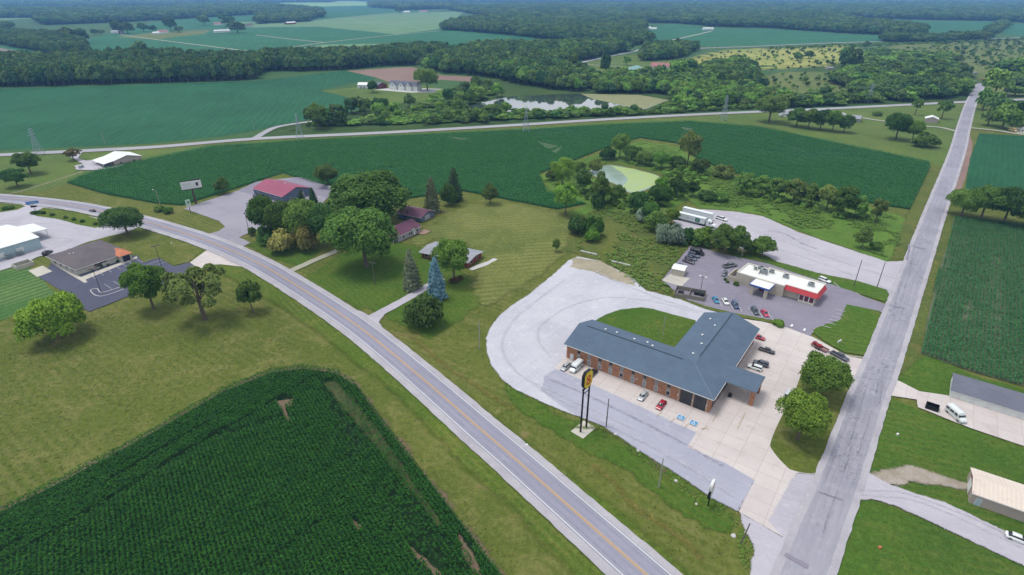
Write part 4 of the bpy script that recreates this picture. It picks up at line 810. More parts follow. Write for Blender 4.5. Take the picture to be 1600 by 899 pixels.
# farmstead with the ploughed field
fh, LX, rz = house('farmhouse', 'large white farmhouse with grey roof and three front gables', 'house', (608, 139), (652, 142.5), 10, 5.2, 9.2, 'siding', 'metal_dark', 'x', .4, [('F', 3, 1, 1.4, 1.4), ('F', 9, 1, 1.4, 1.4), ('F', 15, 1, 1.4, 1.4), ('F', 27, 1, 1.6, 1.4)], [('F', 20, .1, 1.2, 2.2, 'white_trim', 'glass')], z=0)
for x0, wd in ((3.0, 9.5), (15.5, 8.5), (26.5, 7.0)):
    m = MB(); m.yprism([(x0, 0), (x0 + wd, 0), (x0 + wd, 5), (x0 + wd / 2, 8.8), (x0, 5)], -3.4, 1.0); gw = m.build('gable_wing', M['siding'], fh)
    m = MB(); c_ = x0 + wd / 2
    m.slab([(x0 - .4, 4.5, 4.75), (x0 - .4, -3.7, 4.75), (c_, -3.7, 8.8), (c_, 4.5, 8.8)], .14); m.slab([(x0 + wd + .4, -3.7, 4.75), (x0 + wd + .4, 4.5, 4.75), (c_, 4.5, 8.8), (c_, -3.7, 8.8)], .14); m.build('gable_roof', M['metal_dark'], gw)
    m = MB(); m.box(c_, -3.45, 4.6, 1.2, .1, 1.3); m.build('window', M['glass'], gw)
house('barn', 'dark red barn with grey roof beside the white farmhouse', 'barn', (590, 139.5), (605, 137), 12, 3.8, 6.5, 'barn_red', 'metal_dark', 'y', .4, [], [('F', 7, .1, 4, 3, 'white_trim', 'barn_red')], z=0)
house('metal_shed', 'white shed left of the red barn at the farmhouse', 'shed', (559, 138.5), (574, 138.8), 11, 4.2, 6.2, 'siding', 'metal_white', 'x', .4, [], [('F', 4, .1, 2.6, 2.6, 'white_trim', 'siding_grey'), ('F', 8, .1, 2.6, 2.6, 'white_trim', 'siding_grey')], z=0)
house('long_shed', 'long shed with pale green roof in front of the red-roofed house', 'shed', (984, 116), (1003, 110.5), 16, 4.2, 7.0, 'siding_grey', 'roof_green', 'x', .5, [], [('L', 8, .1, 5, 3.4, 'white_trim', 'siding')], z=0)
house('house', 'low house with wide pale red roof behind the green-roofed shed', 'house', (1017, 107), (1046, 108), 16, 3.2, 7.5, 'siding', 'roof_red', 'x', .8, [('F', 6, 1, 2, 1.3), ('F', 18, 1, 2, 1.3)], [], z=0)
house('field_shed', 'small pale shed alone in the brush below the yellow meadow', 'shed', (1292, 109), (1302, 109), 6, 2.6, 3.4, 'siding_tan', 'metal_grey', 'x', .3, [], [], z=0)
for nm, lb, p0, p1, dp, ev, rg, wl, rf in (
    ('white_house', 'white farmhouse at the edge of the far right woods', (1003, 45.5), (1014, 46), 14, 4, 8, 'siding', 'metal_white'),
    ('white_garage', 'white outbuilding joined to the far farmhouse, on its right', (1015, 46.6), (1026, 46.6), 12, 3.4, 5.6, 'siding', 'metal_white'),
    ('metal_shed', 'white shed at the end of the pale far field lane', (1099, 47.5), (1115, 47.5), 14, 5, 7, 'siding', 'metal_white'),
    ('metal_shed', 'long white shed on the far left fields beside a tree clump', (336, 51.5), (360, 50.5), 14, 5, 7, 'siding', 'metal_white'),
    ('white_house', 'white house with steep roof above the long white shed', (336, 40), (348, 39.5), 12, 5, 9, 'siding', 'roof_red'),
    ('white_house', 'white farmhouse left of the tall tree on the far left fields', (250, 53), (264, 52), 12, 5, 9, 'siding', 'roof_red'),
    ('metal_shed', 'small white shed in front of the far left farmhouse', (239.5, 54), (250, 53.5), 10, 4, 6, 'siding', 'metal_white'),
    ('white_house', 'white house left of the round tree clump on the far left', (173, 52), (188, 53), 12, 4.5, 7.5, 'siding', 'metal_grey'),
    ('white_house', 'white house almost hidden by trees at the far left', (67, 54), (75, 53.5), 10, 4, 7, 'siding', 'metal_grey'),
    ('brick_house', 'brown-roofed house right of the long white far shed', (382, 41), (396, 40), 12, 4, 7, 'siding_tan', 'shingle_brown'),
    ('white_house', 'white house on a red base at the tip of the far wood', (449, 38.5), (463, 37.5), 12, 5, 8, 'brick_red', 'metal_white'),
    ('white_house', 'tiny white house left of two at the far field edge', (632, 20.5), (641, 20), 18, 5, 9, 'siding', 'metal_white'),
    ('white_house', 'tiny white house right of two at the far field edge', (657, 19.5), (669, 19), 18, 5, 9, 'siding', 'roof_red')):
    house(nm, lb, 'house' if 'house' in nm else 'shed', p0, p1, dp, ev, rg, wl, rf, 'x', .5, [], [], parts=False)
# bin yard and shed in the restaurant car park
sd, LX, rz = house('storage_shed', 'small beige shed with white roof in the restaurant car park', 'shed', (1048.5, 430), (1067.5, 434), 5.2, 2.9, 3.4, 'stucco', 'metal_white', 'x', .2, [], [('F', 2.2, .05, 1.8, 2.0, 'white_trim', 'stucco')], z=0)
fy = thing('bin_enclosure', 'weathered wooden bin enclosure beside the restaurant car park', 'enclosure', g(1076, 466), R(-24))
m = MB(); parapet(m, -5.4, -1.2, 5.6, 5.2, 0, 1.9, .12); m.box(0, 2.0, 0, .12, 6.1, 1.85); m.build('fence_panel', M['wood'], fy)
for i, (x, y) in enumerate(((-3.2, 1.6), (2.4, 3.6), (4.6, 3.4))):
    o_ = fy.matrix_basis @ Vector((x, y, .1))
    t = thing('dumpster', ('dark dumpster in the left half of the wooden enclosure', 'dark dumpster in the enclosure beside its middle fence', 'dark dumpster in the far right corner of the wooden enclosure')[i], 'dumpster', o_, R(-24), 'dumpsters in the wooden enclosure')
    m = MB(); m.box(0, 0, 0, 1.9, 1.5, 1.3, 0, 0, 1.08); m.build('bin_body', M['dark'], t); MB().box(0, 0, 1.32, 2.05, 1.6, .12).build('bin_lid', M['black'], t)
dm = thing('dumpster', 'open black dumpster by the white van on the concrete drive', 'dumpster', g(1455, 640) + Vector((0, 0, .2)), R(-37))
m = MB(); parapet(m, -1.5, -1, 1.5, 1, 0, 1.4, .08); m.box(0, 0, .05, 2.8, 1.8, .1); m.build('bin_body', M['black'], dm)
# ------------------------------------------------------------------ VEGETATION
def npmesh(name, V, nq, mats, N=None, mi=None):
    me = bpy.data.meshes.new(name); n = nq * 4
    me.vertices.add(len(V)); me.vertices.foreach_set('co', np.ascontiguousarray(V, np.float32).ravel())
    me.loops.add(n); me.loops.foreach_set('vertex_index', np.arange(n, dtype=np.int32))
    me.polygons.add(nq); me.polygons.foreach_set('loop_start', np.arange(0, n, 4, dtype=np.int32))
    for m in mats: me.materials.append(m)
    if mi is not None: me.polygons.foreach_set('material_index', mi.astype(np.int32))
    me.update(calc_edges=True)
    if N is not None:
        me.polygons.foreach_set('use_smooth', np.ones(nq, bool)); me.normals_split_custom_set_from_vertices(N.astype(np.float32))
    return me
def unit(v): return v / (np.linalg.norm(v, axis=-1, keepdims=True) + 1e-9)
def leaves(C, NR, size, r, tilt=.7, asp=1.35):   # one ragged quad per centre, facing roughly along NR
    n = len(C); d = unit(NR + r.normal(size=(n, 3)) * tilt); a = unit(np.cross(d, r.normal(size=(n, 3)))); b = np.cross(d, a)
    s = size * r.uniform(.6, 1.35, (n, 1)); V = np.empty((n, 4, 3))
    for k, (x, y) in enumerate(((-1, -.35), (.3, -1), (1, .35), (-.3, 1))):
        V[:, k] = C + a * s * x * .5 * asp * r.uniform(.75, 1.2, (n, 1)) + b * s * y * .5 * r.uniform(.75, 1.2, (n, 1))
    return V.reshape(-1, 3), np.repeat(NR, 4, 0)
def crown_pts(kind, N, seed):
    r = np.random.default_rng(seed)
    if kind in ('fir', 'spruce'):           # tiers of drooping boughs, unit height 2.6, radius 1
        a = 2.6; z = 1 - np.sqrt(r.uniform(0.0, 1, N)) ; ang = r.uniform(0, 2 * np.pi, N)
        tier = np.round(z * 11 + ang * .3) / 11; prof = np.minimum(1, (1 - z) ** .5 * 1.02) * (1 - .5 * np.abs(np.sin((z * 11 + ang * .3) * np.pi)))
        prof *= .7 + .6 * vnoise(ang * 3.2 + seed, tier * 9, seed)
        rad = prof * r.uniform(.55, 1.0, N) ** .6
        C = np.stack([rad * np.cos(ang), rad * np.sin(ang), z * a + .05 - rad * .12], 1)
        NR = unit(np.stack([np.cos(ang), np.sin(ang), np.full(N, .75)], 1)); return C, NR, a
    a, K, lr, sh = dict(round=(1.75, 30, .36, .62), spread=(.95, 30, .32, .70), tall=(2.7, 30, .40, .58), bush=(1.25, 16, .42, .5), sparse=(1.35, 26, .24, .74), willow=(2.0, 20, .34, .62), box=(1.0, 14, .5, .5), mid=(1.8, 15, .46, .56))[kind]
    dirs = unit(r.normal(size=(K * 4, 3)))
    keep = []                               # well spread lobe directions
    for d in dirs:
        if all(np.dot(d, q) < .86 - .25 * (K < 18) for q in keep) and d[2] > -.75: keep.append(d)
        if len(keep) >= K: break
    K = len(keep); LC = np.array(keep) * r.uniform(sh - .2, sh + .16, (K, 1)); ex = np.array([1, 1, a / 2]); LC *= ex
    if kind == 'willow': LC[:, 2] += r.uniform(-.1, .35, K)
    LR = lr * r.uniform(.7, 1.25, K)
    k = r.integers(0, K, N); d = unit(r.normal(size=(N, 3))); d[:, 2] = np.where(d[:, 2] < -.35, -d[:, 2], d[:, 2])
    bump_ = .78 + .5 * fnoise(d[:, 0] * 2.4 + k * 3.1, d[:, 1] * 2.4 + d[:, 2] * 2.0 + seed, 3)
    C = LC[k] + d * (LR[k] * r.uniform(.35, 1.12, N) ** .5 * bump_)[:, None] * np.array([1, 1, .85])
    C[:, 2] += a / 2; C[:, 2] = np.maximum(C[:, 2], .02)
    C[:, :2] /= np.percentile(np.linalg.norm(C[:, :2], axis=1), 96); C[:, 2] *= a / np.percentile(C[:, 2], 98.5)
    out_ = unit((C - np.array([0, 0, a * .42])) / ex)
    NR = unit(d * .55 + out_ * .5 + np.array([0, 0, .35]) + r.normal(size=(N, 3)) * .38)
    return C, NR, a
CROWN = {}
def crown_mesh(kind, v, N, leaf):
    key = (kind, v)
    if key not in CROWN:
        C, NR, a = crown_pts(kind.rstrip('L'), N, 31 * v + len(kind)); r = np.random.default_rng(v + 5)
        V, NN = leaves(C, NR, leaf, r, .55 if kind in ('fir', 'spruce') else .7)
        CROWN[key] = (npmesh('crown', V, N, [L['mid']], NN), a)
    return CROWN[key]
TR = []
for v in range(4):
    r = random.Random(v); m = MB(); pts = [(0, 0, 0), (r.uniform(-.15, .15), r.uniform(-.15, .15), 3), (r.uniform(-.3, .3), r.uniform(-.3, .3), 6.8)]
    m.tube(pts[0], pts[1], .42, .3, 7); m.tube(pts[1], pts[2], .3, .12, 6)
    for k in range(6):
        an = k * 1.05 + r.uniform(-.3, .3); z = r.uniform(2.6, 4.4); q = Vector((math.cos(an), math.sin(an), 0)) * r.uniform(1.6, 2.6); b0 = Vector(pts[1]).lerp(Vector(pts[2]), max(0, (z - 3) / 3.8))
        mid = b0 + q * .5 + Vector((0, 0, 1.0)); m.tube(b0, mid, .15, .1, 5); m.tube(mid, b0 + q + Vector((0, 0, 2.6)), .1, .04, 5)
    o = m.build('trunk', M['bark']); TR.append(o.data); bpy.data.objects.remove(o)
QN = dict(round=(9000, .095), spread=(9000, .085), tall=(8000, .10), bush=(4200, .14), sparse=(4200, .085), willow=(5200, .10), box=(6500, .10), fir=(6000, .13), spruce=(6000, .12), mid=(560, .36), roundL=(22000, .058), spreadL=(20000, .058), sparseL=(9000, .055))
CB = dict(round=.14, spread=.22, tall=.08, bush=.0, sparse=.30, willow=.04, box=.0, fir=.05, spruce=.02, mid=.06)
VN = {}
def tree(bx, by, ty, hw, kind, tint, label, cat='tree', group=None, name='tree', hmul=1.0):
    bx -= (bx - 800) / (2166 - by) * (by - ty) * .55    # tall things lean outwards in a wide view: the foot stands nearer the middle
    p = g(bx, by); h = hgt(bx, by, ty) * hmul; rad = hw * depth(p) / F
    v = VN.get(kind, 0); VN[kind] = v + 1; v %= 3
    kk = kind + 'L' if rad > 5.6 and kind + 'L' in QN else kind
    me, a = crown_mesh(kk, v, *QN[kk])
    t = thing(name, label, cat, (p.x, p.y, 0), random.uniform(0, 6.28), group)
    cb = CB[kind] * h
    c = bpy.data.objects.new('crown', me); COL.objects.link(c); c.parent = t; c.location = (0, 0, cb); c.scale = (rad, rad, (h - cb) / a)
    c.material_slots[0].link = 'OBJECT'; c.material_slots[0].material = L[tint]
    if kind not in ('bush', 'box'):
        k = bpy.data.objects.new('trunk', TR[v]); COL.objects.link(k); k.parent = t; k.scale = (max(.3, rad / 5.8), max(.3, rad / 5.8), h / 9.5)
        if kind in ('fir', 'spruce'): k.scale = (.3, .3, h / 9.5)
        if kind == 'sparse': k.scale = (rad / 5.2, rad / 5.2, h / 8.6)
    return t
NEAR = [
    # left lawn and office
    (80, 528, 470, 41, 'spread', 'yel', 'wide low yellow-green tree alone on the left lawn below the striped grass'),
    (228, 483, 418, 29, 'round', 'bright', 'dense bright green tree at the lower edge of the office car park'),
    (308, 500, 424, 46, 'sparse', 'olive', 'thin olive tree with bare forked trunk on the lawn below the car park'),
    (389, 488, 442, 17, 'round', 'mid', 'small upright dark green tree nearest the highway on the left lawn'),
    (193, 368, 327, 27, 'round', 'dark', 'round dark tree between the gravel yard and the highway'),
    (42, 272, 240, 18, 'round', 'mid', 'taller of two trees on the far left lawn, behind the round one'),
    (22, 292, 265, 16, 'round', 'dark', 'round dark tree nearest the left edge above the highway'),
    (112, 251, 233, 12, 'sparse', 'red', 'small reddish tree at the entrance of the white-roofed farm shed'),
    (347, 303, 279, 11, 'round', 'dark', 'small dark tree standing at the corn edge above the empty shop lot'),
    # trees round the shop and house
    (410, 374, 310, 22, 'round', 'mid', 'green tree at the left end of the clump below the maroon roof'),
    (441, 378, 318, 25, 'round', 'mid', 'bushy tree in front of the maroon-roofed shop wall'),
    (472, 384, 318, 27, 'round', 'mid', 'broad tree in the middle of the clump beside the house drive'),
    (503, 386, 322, 22, 'round', 'dark', 'dark tree at the right end of the clump beside the house drive'),
    (440, 394, 364, 20, 'bush', 'brown', 'brownish flowering bush nearest the highway below the tree clump'),
    (475, 391, 353, 17, 'bush', 'brown', 'brown-green bush tucked against the clump left of the house drive'),
    (415, 382, 356, 14, 'bush', 'dark', 'low dark bush at the left foot of the tree clump'),
    (489, 332, 294, 10, 'fir', 'fir', 'small pointed conifer behind the clump, right one beside the maroon roof'),
    (471, 330, 297, 9, 'fir', 'fir', 'small pointed conifer against the slate wall of the maroon-roofed shop'),
    (573, 352, 278, 58, 'round', 'mid', 'largest broad round tree behind the purple-roofed house'),
    (567, 418, 332, 50, 'round', 'mid', 'big green tree nearest the highway in front of the house, by the utility pole'),
    (510, 292, 260, 17, 'round', 'dark', 'dark tree at the corn edge behind the shop car park'),
    (543, 304, 274, 15, 'round', 'mid', 'smaller tree at the corn edge left of the biggest tree'),
    (674, 331, 277, 14, 'fir', 'dusk', 'tall dull conifer right of the purple garage roof'),
    (709, 314, 263, 14, 'fir', 'fir', 'dark tall conifer at the corn edge behind the hay meadow'),
    (702, 321, 290, 12, 'bush', 'mid', 'leafy shrub at the foot of the dark conifer by the corn'),
    (766, 319, 289, 12, 'round', 'dark', 'small dark tree alone at the top edge of the hay meadow'),
    (641, 452, 391, 16, 'fir', 'dusk', 'dull grey-brown conifer left of the blue spruce'),
    (680, 467, 402, 17, 'spruce', 'spruce', 'blue-grey spruce in front of the red brick house'),
    (708, 440, 378, 27, 'round', 'bright', 'light green tree covering the middle of the brick house roof'),
    (664, 507, 467, 28, 'box', 'dark', 'large round clipped dark shrub beside the brick house drive'),
    # pond
    (885, 336, 287, 17, 'tall', 'bright', 'bright upright tree at the corn corner left of the algae pond'),
    (879, 292, 249, 18, 'round', 'bright', 'bright round tree at the left end of the algae pond'),
    (862, 282, 268, 9, 'bush', 'olive', 'low scrub at the corn edge left of the algae pond'),
    (912, 302, 266, 13, 'tall', 'dark', 'dark narrow tree at the left bank of the algae pond'),
    (939, 322, 272, 14, 'round', 'mid', 'tree in front of the left part of the algae pond'),
    (965, 320, 290, 12, 'round', 'mid', 'tree in front of the middle of the algae pond'),
    (935, 325, 300, 11, 'bush', 'dark', 'dark bush at the foot of the tree left of the pond front'),
    (998, 333, 302, 14, 'round', 'dark', 'dark tree at the right front corner of the algae pond'),
    (1034, 320, 292, 17, 'round', 'mid', 'broad tree right of the algae pond front bank'),
    (1060, 310, 276, 13, 'round', 'dark', 'dark tree behind the trailers at the right of the pond'),
    (1083, 307, 285, 10, 'tall', 'dark', 'narrow dark tree right of the pond trees'),
    (1105, 313, 299, 14, 'bush', 'dark', 'dark bush behind the truck yard'),
    (1127, 315, 301, 12, 'bush', 'mid', 'last low bush right of the pond trees behind the truck yard'),
    (1016, 348, 318, 14, 'round', 'mid', 'tree left of the trailers below the pond'),
    (1004, 346, 327, 11, 'bush', 'silver', 'silvery bush below the pond trees'),
    (1026, 362, 332, 17, 'round', 'mid', 'green tree above the silvery bushes by the truck yard'),
    (970, 247, 211, 13, 'round', 'mid', 'tall tree at the top left bank of the algae pond'),
    (988, 252, 229, 14, 'round', 'mid', 'tree behind the middle of the algae pond'),
    (950, 250, 232, 12, 'bush', 'dark', 'dark scrub at the top left of the algae pond'),
    (1010, 258, 238, 14, 'round', 'mid', 'second tree behind the algae pond, right of the middle'),
    (1034, 264, 239, 14, 'round', 'mid', 'tree at the far right bank of the algae pond'),
    (1078, 258, 207, 17, 'tall', 'olive', 'tall olive tree standing against the corn right of the pond'),
    (1095, 270, 250, 13, 'round', 'dark', 'dark tree below the tall olive tree'),
    (1060, 262, 245, 12, 'bush', 'dark', 'dark bush left of the tall olive tree'),
    (1130, 277, 259, 17, 'bush', 'olive', 'dull bush at the corn edge between pond and willow row'),
    (930, 270, 250, 10, 'bush', 'olive', 'scrub on the bank just left of the pond top'),
    (905, 268, 254, 10, 'bush', 'dark', 'dark scrub at the corn edge above the pond trees'),
    (1034, 292, 278, 10, 'bush', 'bright', 'bright bush at the right tip of the algae pond'),
    # willow row
    (1165, 305, 272, 14, 'willow', 'willow', 'leftmost willow of the row along the corn field'),
    (1193, 306, 277, 15, 'willow', 'willow', 'second willow from the left in the row along the corn'),
    (1218, 311, 279, 15, 'willow', 'willow', 'third willow from the left in the row along the corn'),
    (1243, 316, 282, 16, 'willow', 'olive', 'duller willow left of the middle of the row along the corn'),
    (1270, 321, 289, 14, 'willow', 'willow', 'willow in the middle of the row along the corn'),
    (1296, 328, 292, 16, 'willow', 'olive', 'dense willow right of the middle of the row along the corn'),
    (1322, 338, 294, 18, 'willow', 'mid', 'tallest dark willow near the right end of the row'),
    (1345, 342, 309, 11, 'willow', 'willow', 'thin willow second from the right end of the row'),
    (1373, 349, 312, 10, 'willow', 'olive', 'last thin willow at the right end of the row'),
    (1351, 388, 357, 12, 'round', 'dark', 'dark lone tree in the weeds right of the truck yard'),
    (1369, 391, 379, 9, 'bush', 'mid', 'low bush beside the dark lone tree in the weeds'),
    # meadow and truck yard
    (904, 365, 341, 16, 'bush', 'dark', 'dark bush at the top edge of the hay meadow, left of its twin'),
    (929, 370, 341, 14, 'bush', 'mid', 'lighter bush joined to the dark one at the hay meadow edge'),
    (926, 378, 360, 11, 'bush', 'bright', 'bright low bush in front of the two hay meadow bushes'),
    (869, 394, 374, 6, 'tall', 'mid', 'small slender sapling in the hay meadow'),
    (1037, 378, 352, 14, 'bush', 'silver', 'grey-green bush at the left end of the row by the trailers'),
    (1055, 381, 354, 16, 'bush', 'silver', 'second silvery bush in the row below the trailers'),
    (1076, 379, 358, 11, 'bush', 'dark', 'dark bush below the trailer with the round logo'),
    (1100, 384, 357, 16, 'round', 'bright', 'light green tree below the truck cab'),
    (1134, 396, 356, 22, 'round', 'mid', 'big tree between truck yard and restaurant car park, left one of its pair'),
    (1155, 396, 357, 18, 'round', 'mid', 'big tree behind the utility pole at the restaurant car park'),
    (1175, 397, 381, 12, 'bush', 'dark', 'dark low bush between the big pair and the lone small tree'),
    (1194, 402, 371, 16, 'round', 'mid', 'small round tree at the right end of the car park hedge'),
    (1050, 352, 328, 12, 'round', 'yel', 'yellow-green tree hiding the tail of the white trailers'),
    (1036, 352, 329, 13, 'round', 'olive', 'olive tree left of the white trailers'),
    # by the side road
    (1256, 688, 624, 35, 'round', 'yel', 'yellow-green round tree at the lower end of the kerbed island'),
    (1290, 618, 563, 35, 'round', 'bright', 'round green tree at the upper end of the kerbed island'),
    (1510, 338, 300, 22, 'round', 'mid', 'left tree of the clump between the two right-hand fields'),
    (1543, 343, 294, 25, 'round', 'mid', 'middle tree of the clump between the two right-hand fields'),
    (1580, 349, 297, 26, 'round', 'dark', 'right tree of the clump between the two right-hand fields'),
    (1612, 356, 305, 24, 'round', 'mid', 'tree cut by the right edge between the two right-hand fields'),
    # behind
    (1206, 191, 151, 22, 'round', 'dark', 'large dark tree left of the junk-strewn house by the back highway'),
    (1247, 198, 171, 15, 'round', 'dark', 'first tree from the left in the short dark row before the back highway'),
    (1266, 201, 172, 14, 'tall', 'mid', 'second tree from the left in the short dark row before the back highway'),
    (1285, 203, 173, 14, 'round', 'dark', 'middle tree in the short dark row before the back highway'),
    (1304, 206, 176, 14, 'round', 'mid', 'second tree from the right in the short dark row before the back highway'),
    (1322, 207, 181, 12, 'round', 'dark', 'tree at the right end of the short dark row beside the cottage'),
    (1406, 218, 179, 19, 'round', 'mid', 'large round tree on the meadow left of the side road'),
    (1430, 222, 190, 12, 'round', 'mid', 'narrower tree touching the large round meadow tree'),
    (1447, 229, 209, 17, 'bush', 'mid', 'bush right of the large round meadow tree'),
    (1434, 180, 153, 8, 'sparse', 'mid', 'thin straggly tree left of the tan shed by the back highway'),
    (1476, 186, 158, 11, 'sparse', 'mid', 'thin tree right of the tan shed by the back highway'),
    (1371, 181, 174, 7, 'bush', 'mid', 'low bush alone on the meadow below the back highway'),
    (495, 202, 163, 15, 'tall', 'mid', 'tall tree at the left end of the scrub where the lane branches off'),
    (582, 145, 127, 8, 'round', 'dark', 'tree in front of the red barn at the farmstead'),
    (667, 142, 108, 18, 'round', 'mid', 'big round tree at the right end of the white farmhouse'),
]
for a in NEAR:
    cat = 'bush' if a[4] in ('bush', 'box') else 'tree'
    nm = {'bush': 'bush', 'box': 'round_shrub', 'fir': 'conifer', 'spruce': 'spruce', 'willow': 'willow'}.get(a[4], 'tree')
    tree(*a[:7], cat=cat, name=nm)
for i, (bx, by) in enumerate(((53, 335), (60, 334), (68, 335), (81, 338), (102, 342), (115, 345), (129, 348), (149, 352), (8, 328), (17, 327))):
    tree(bx, by, by - 4.5, 3.2 if i not in (0, 8, 9) else 5, 'bush', 'dark', 'small dark shrub in the row on the grass island by the gravel yard', 'shrub', 'shrubs on the islands beside the gravel yard', 'shrub')
for i, (bx, by) in enumerate(((131, 427), (143, 423), (158, 418.5), (168, 415), (183, 410))):
    tree(bx, by, by - 3.6, 2.6, 'bush', 'dark', 'low round shrub against the office front wall', 'shrub', 'shrubs along the office wall', 'shrub')
for bx, by, hw in ((1151, 447, 4), (1137, 443, 2.6), (1133, 439, 2.6)):
    tree(bx, by, by - hw * 1.6, hw, 'bush', 'dark', 'dark shrub in the planter at the restaurant wall', 'shrub', 'shrubs in the restaurant planter', 'shrub')
tree(1216, 509, 501, 9, 'bush', 'bright', 'bright green shrub at the end of the restaurant planting strip', 'shrub', None, 'shrub')
tree(250, 330, 322, 8, 'bush', 'mid', 'scrubby bush at the foot of the pole by the corn edge', 'bush', None, 'bush')
tree(262, 333, 325, 8, 'bush', 'mid', 'second scrubby bush right of the pole by the corn edge', 'bush', None, 'bush')
tree(393, 368, 356, 6, 'bush', 'dark', 'dark bush at the foot of the shop lot lamp pole', 'bush', None, 'bush')
for i, (bx, by) in enumerate(((712, 441), (720, 438), (706, 443))): tree(bx, by, by - 7, 4.5, 'bush', 'red', 'pink flowering shrub at the foot of the light green tree', 'shrub', 'flowering shrubs before the brick house', 'shrub')

# ---- single-mesh trees for the middle distance (one mesh: crown and trunk)
MID = []
for v in range(5):
    C, NR, a = crown_pts('mid', 1700, 100 + v); r = np.random.default_rng(v); V, NN = leaves(C, NR, .19, r, .7)
    V[:, 2] = V[:, 2] / a * .94 + .06
    tv = []; 
    for k in range(5):
        a0, a1 = 2 * np.pi * k / 5, 2 * np.pi * (k + 1) / 5
        tv += [(.08 * math.cos(a0), .08 * math.sin(a0), 0), (.08 * math.cos(a1), .08 * math.sin(a1), 0), (.05 * math.cos(a1), .05 * math.sin(a1), .6), (.05 * math.cos(a0), .05 * math.sin(a0), .6)]
    tv = np.array(tv); V = np.concatenate([V, tv]); NN = np.concatenate([NN, unit(tv * np.array([1, 1, 0]))])
    mi = np.zeros(1705); mi[1700:] = 1
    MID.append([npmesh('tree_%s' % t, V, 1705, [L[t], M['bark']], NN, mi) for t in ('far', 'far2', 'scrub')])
def midtree(p, h, rad, tint, label, group, name='tree', cat='tree'):
    me = MID[random.randrange(5)][tint]; o = bpy.data.objects.new(name, me); COL.objects.link(o)
    o.location = (p[0], p[1], 0); o.rotation_euler = (0, 0, random.uniform(0, 6.28)); o.scale = (rad, rad * random.uniform(.85, 1.15), h)
    return tag(o, label, cat, group)
def scatter_px(poly, n, seed, mind=0):      # points spread evenly over the ground under a measured outline
    P_ = gnp(poly); r = np.random.default_rng(seed); lo, hi = P_.min(0), P_.max(0); pts = []
    tries = 0
    while len(pts) < n and tries < 400:
        q = r.uniform(lo, hi, (200, 2)); q = q[inpoly(q, P_)]; tries += 1
        for a in q:
            if len(pts) >= n: break
            if mind and pts and np.min(np.sum((np.array(pts) - a) ** 2, 1)) < mind * mind: continue
            pts.append(a)
    return np.array(pts)
G1 = 'trees in the scrub strip behind the back highway'
for poly, n, hr, tint, sd in (
    ([(545, 198), (680, 197), (760, 194), (800, 188), (800, 178), (740, 178), (690, 172), (650, 172), (600, 178), (560, 188)], 34, (5, 12), (2, 2, 0), 1),
    ([(800, 188), (900, 184), (985, 181), (1010, 175), (900, 177), (800, 179)], 20, (4, 8), (2, 0, 0), 2),
    ([(1000, 180), (1100, 173), (1190, 168), (1180, 140), (1110, 130), (1060, 120), (1040, 140), (1060, 158), (1020, 174)], 40, (7, 14), (2, 2, 0), 3),
    ([(690, 170), (740, 162), (790, 152), (760, 140), (700, 140), (690, 152)], 14, (8, 15), (0, 2), 4)):
    for p in scatter_px(poly, n, sd, 6):
        h = random.uniform(*hr); midtree(p, h, h * random.uniform(.38, .55), random.choice(tint), 'bushy green tree in the scrub strip beyond the back highway', G1)
for poly, n in (([(475, 199), (545, 197), (555, 190), (490, 192)], 7), ([(505, 192), (590, 180), (600, 170), (540, 176)], 9)):
    for p in scatter_px(poly, n, n, 5): h = random.uniform(8, 14); midtree(p, h, h * .45, random.choice((0, 1)), 'dark tree at the branch lane left of the scrub strip', 'trees by the branch lane')
for p in scatter_px([(1340, 154), (1400, 152), (1470, 150), (1508, 146), (1512, 118), (1460, 108), (1395, 112), (1345, 128)], 46, 9, 9):
    h = random.uniform(11, 19); midtree(p, h, h * random.uniform(.42, .55), random.choice((0, 0, 1, 2)), 'tall tree in the dense wood left of the far side road', 'trees of the wood by the far crossroads')
for p in scatter_px([(1310, 105), (1335, 103), (1440, 108), (1420, 116), (1330, 128), (1310, 118)], 22, 19, 8):
    h = random.uniform(7, 14); midtree(p, h, h * .48, random.choice((0, 0, 2)), 'tree in the loose wood behind the crossroads wood', 'trees behind the crossroads wood')
for bx, by, ty, hw in ((1553, 150, 110, 18), (1535, 172, 140, 13), (1550, 178, 146, 18), (1543, 196, 168, 13), (1565, 201, 163, 18), (1588, 196, 160, 17), (1592, 122, 92, 18), (1562, 120, 96, 12), (1585, 150, 136, 14), (1610, 190, 158, 16), (1560, 186, 156, 15), (1578, 204, 176, 11), (1605, 150, 128, 14), (1575, 105, 92, 12)):
    p = g(bx, by); midtree(p, hgt(bx, by, ty), hw * depth(p) / F, random.choice((0, 1, 2)), 'tree among the houses right of the far side road', 'trees right of the far side road')
for bx, by, ty, hw in ((895, 118, 86, 8), (945, 119, 86, 8), (979, 103, 88, 7), (918, 118, 105, 10), (975, 122, 105, 9), (1030, 128, 103, 8), (1055, 130, 96, 14), (1075, 118, 94, 14), (905, 123, 108, 9), (1000, 125, 108, 9)):
    p = g(bx, by); midtree(p, hgt(bx, by, ty), hw * depth(p) / F, random.choice((0, 2)), 'tree around the green-roofed shed and red-roofed house', 'trees around the red-roofed house')
for p in scatter_px([(1100, 95), (1200, 80), (1310, 76), (1350, 90), (1310, 104), (1200, 114), (1120, 112)], 26, 5, 12):
    h = random.uniform(3, 7); midtree(p, h, h * .5, random.choice((0, 1)), 'small dark shrub dotted on the dry meadow painted sunlit yellow', 'shrubs on the dry yellow meadow', 'shrub', 'shrub')
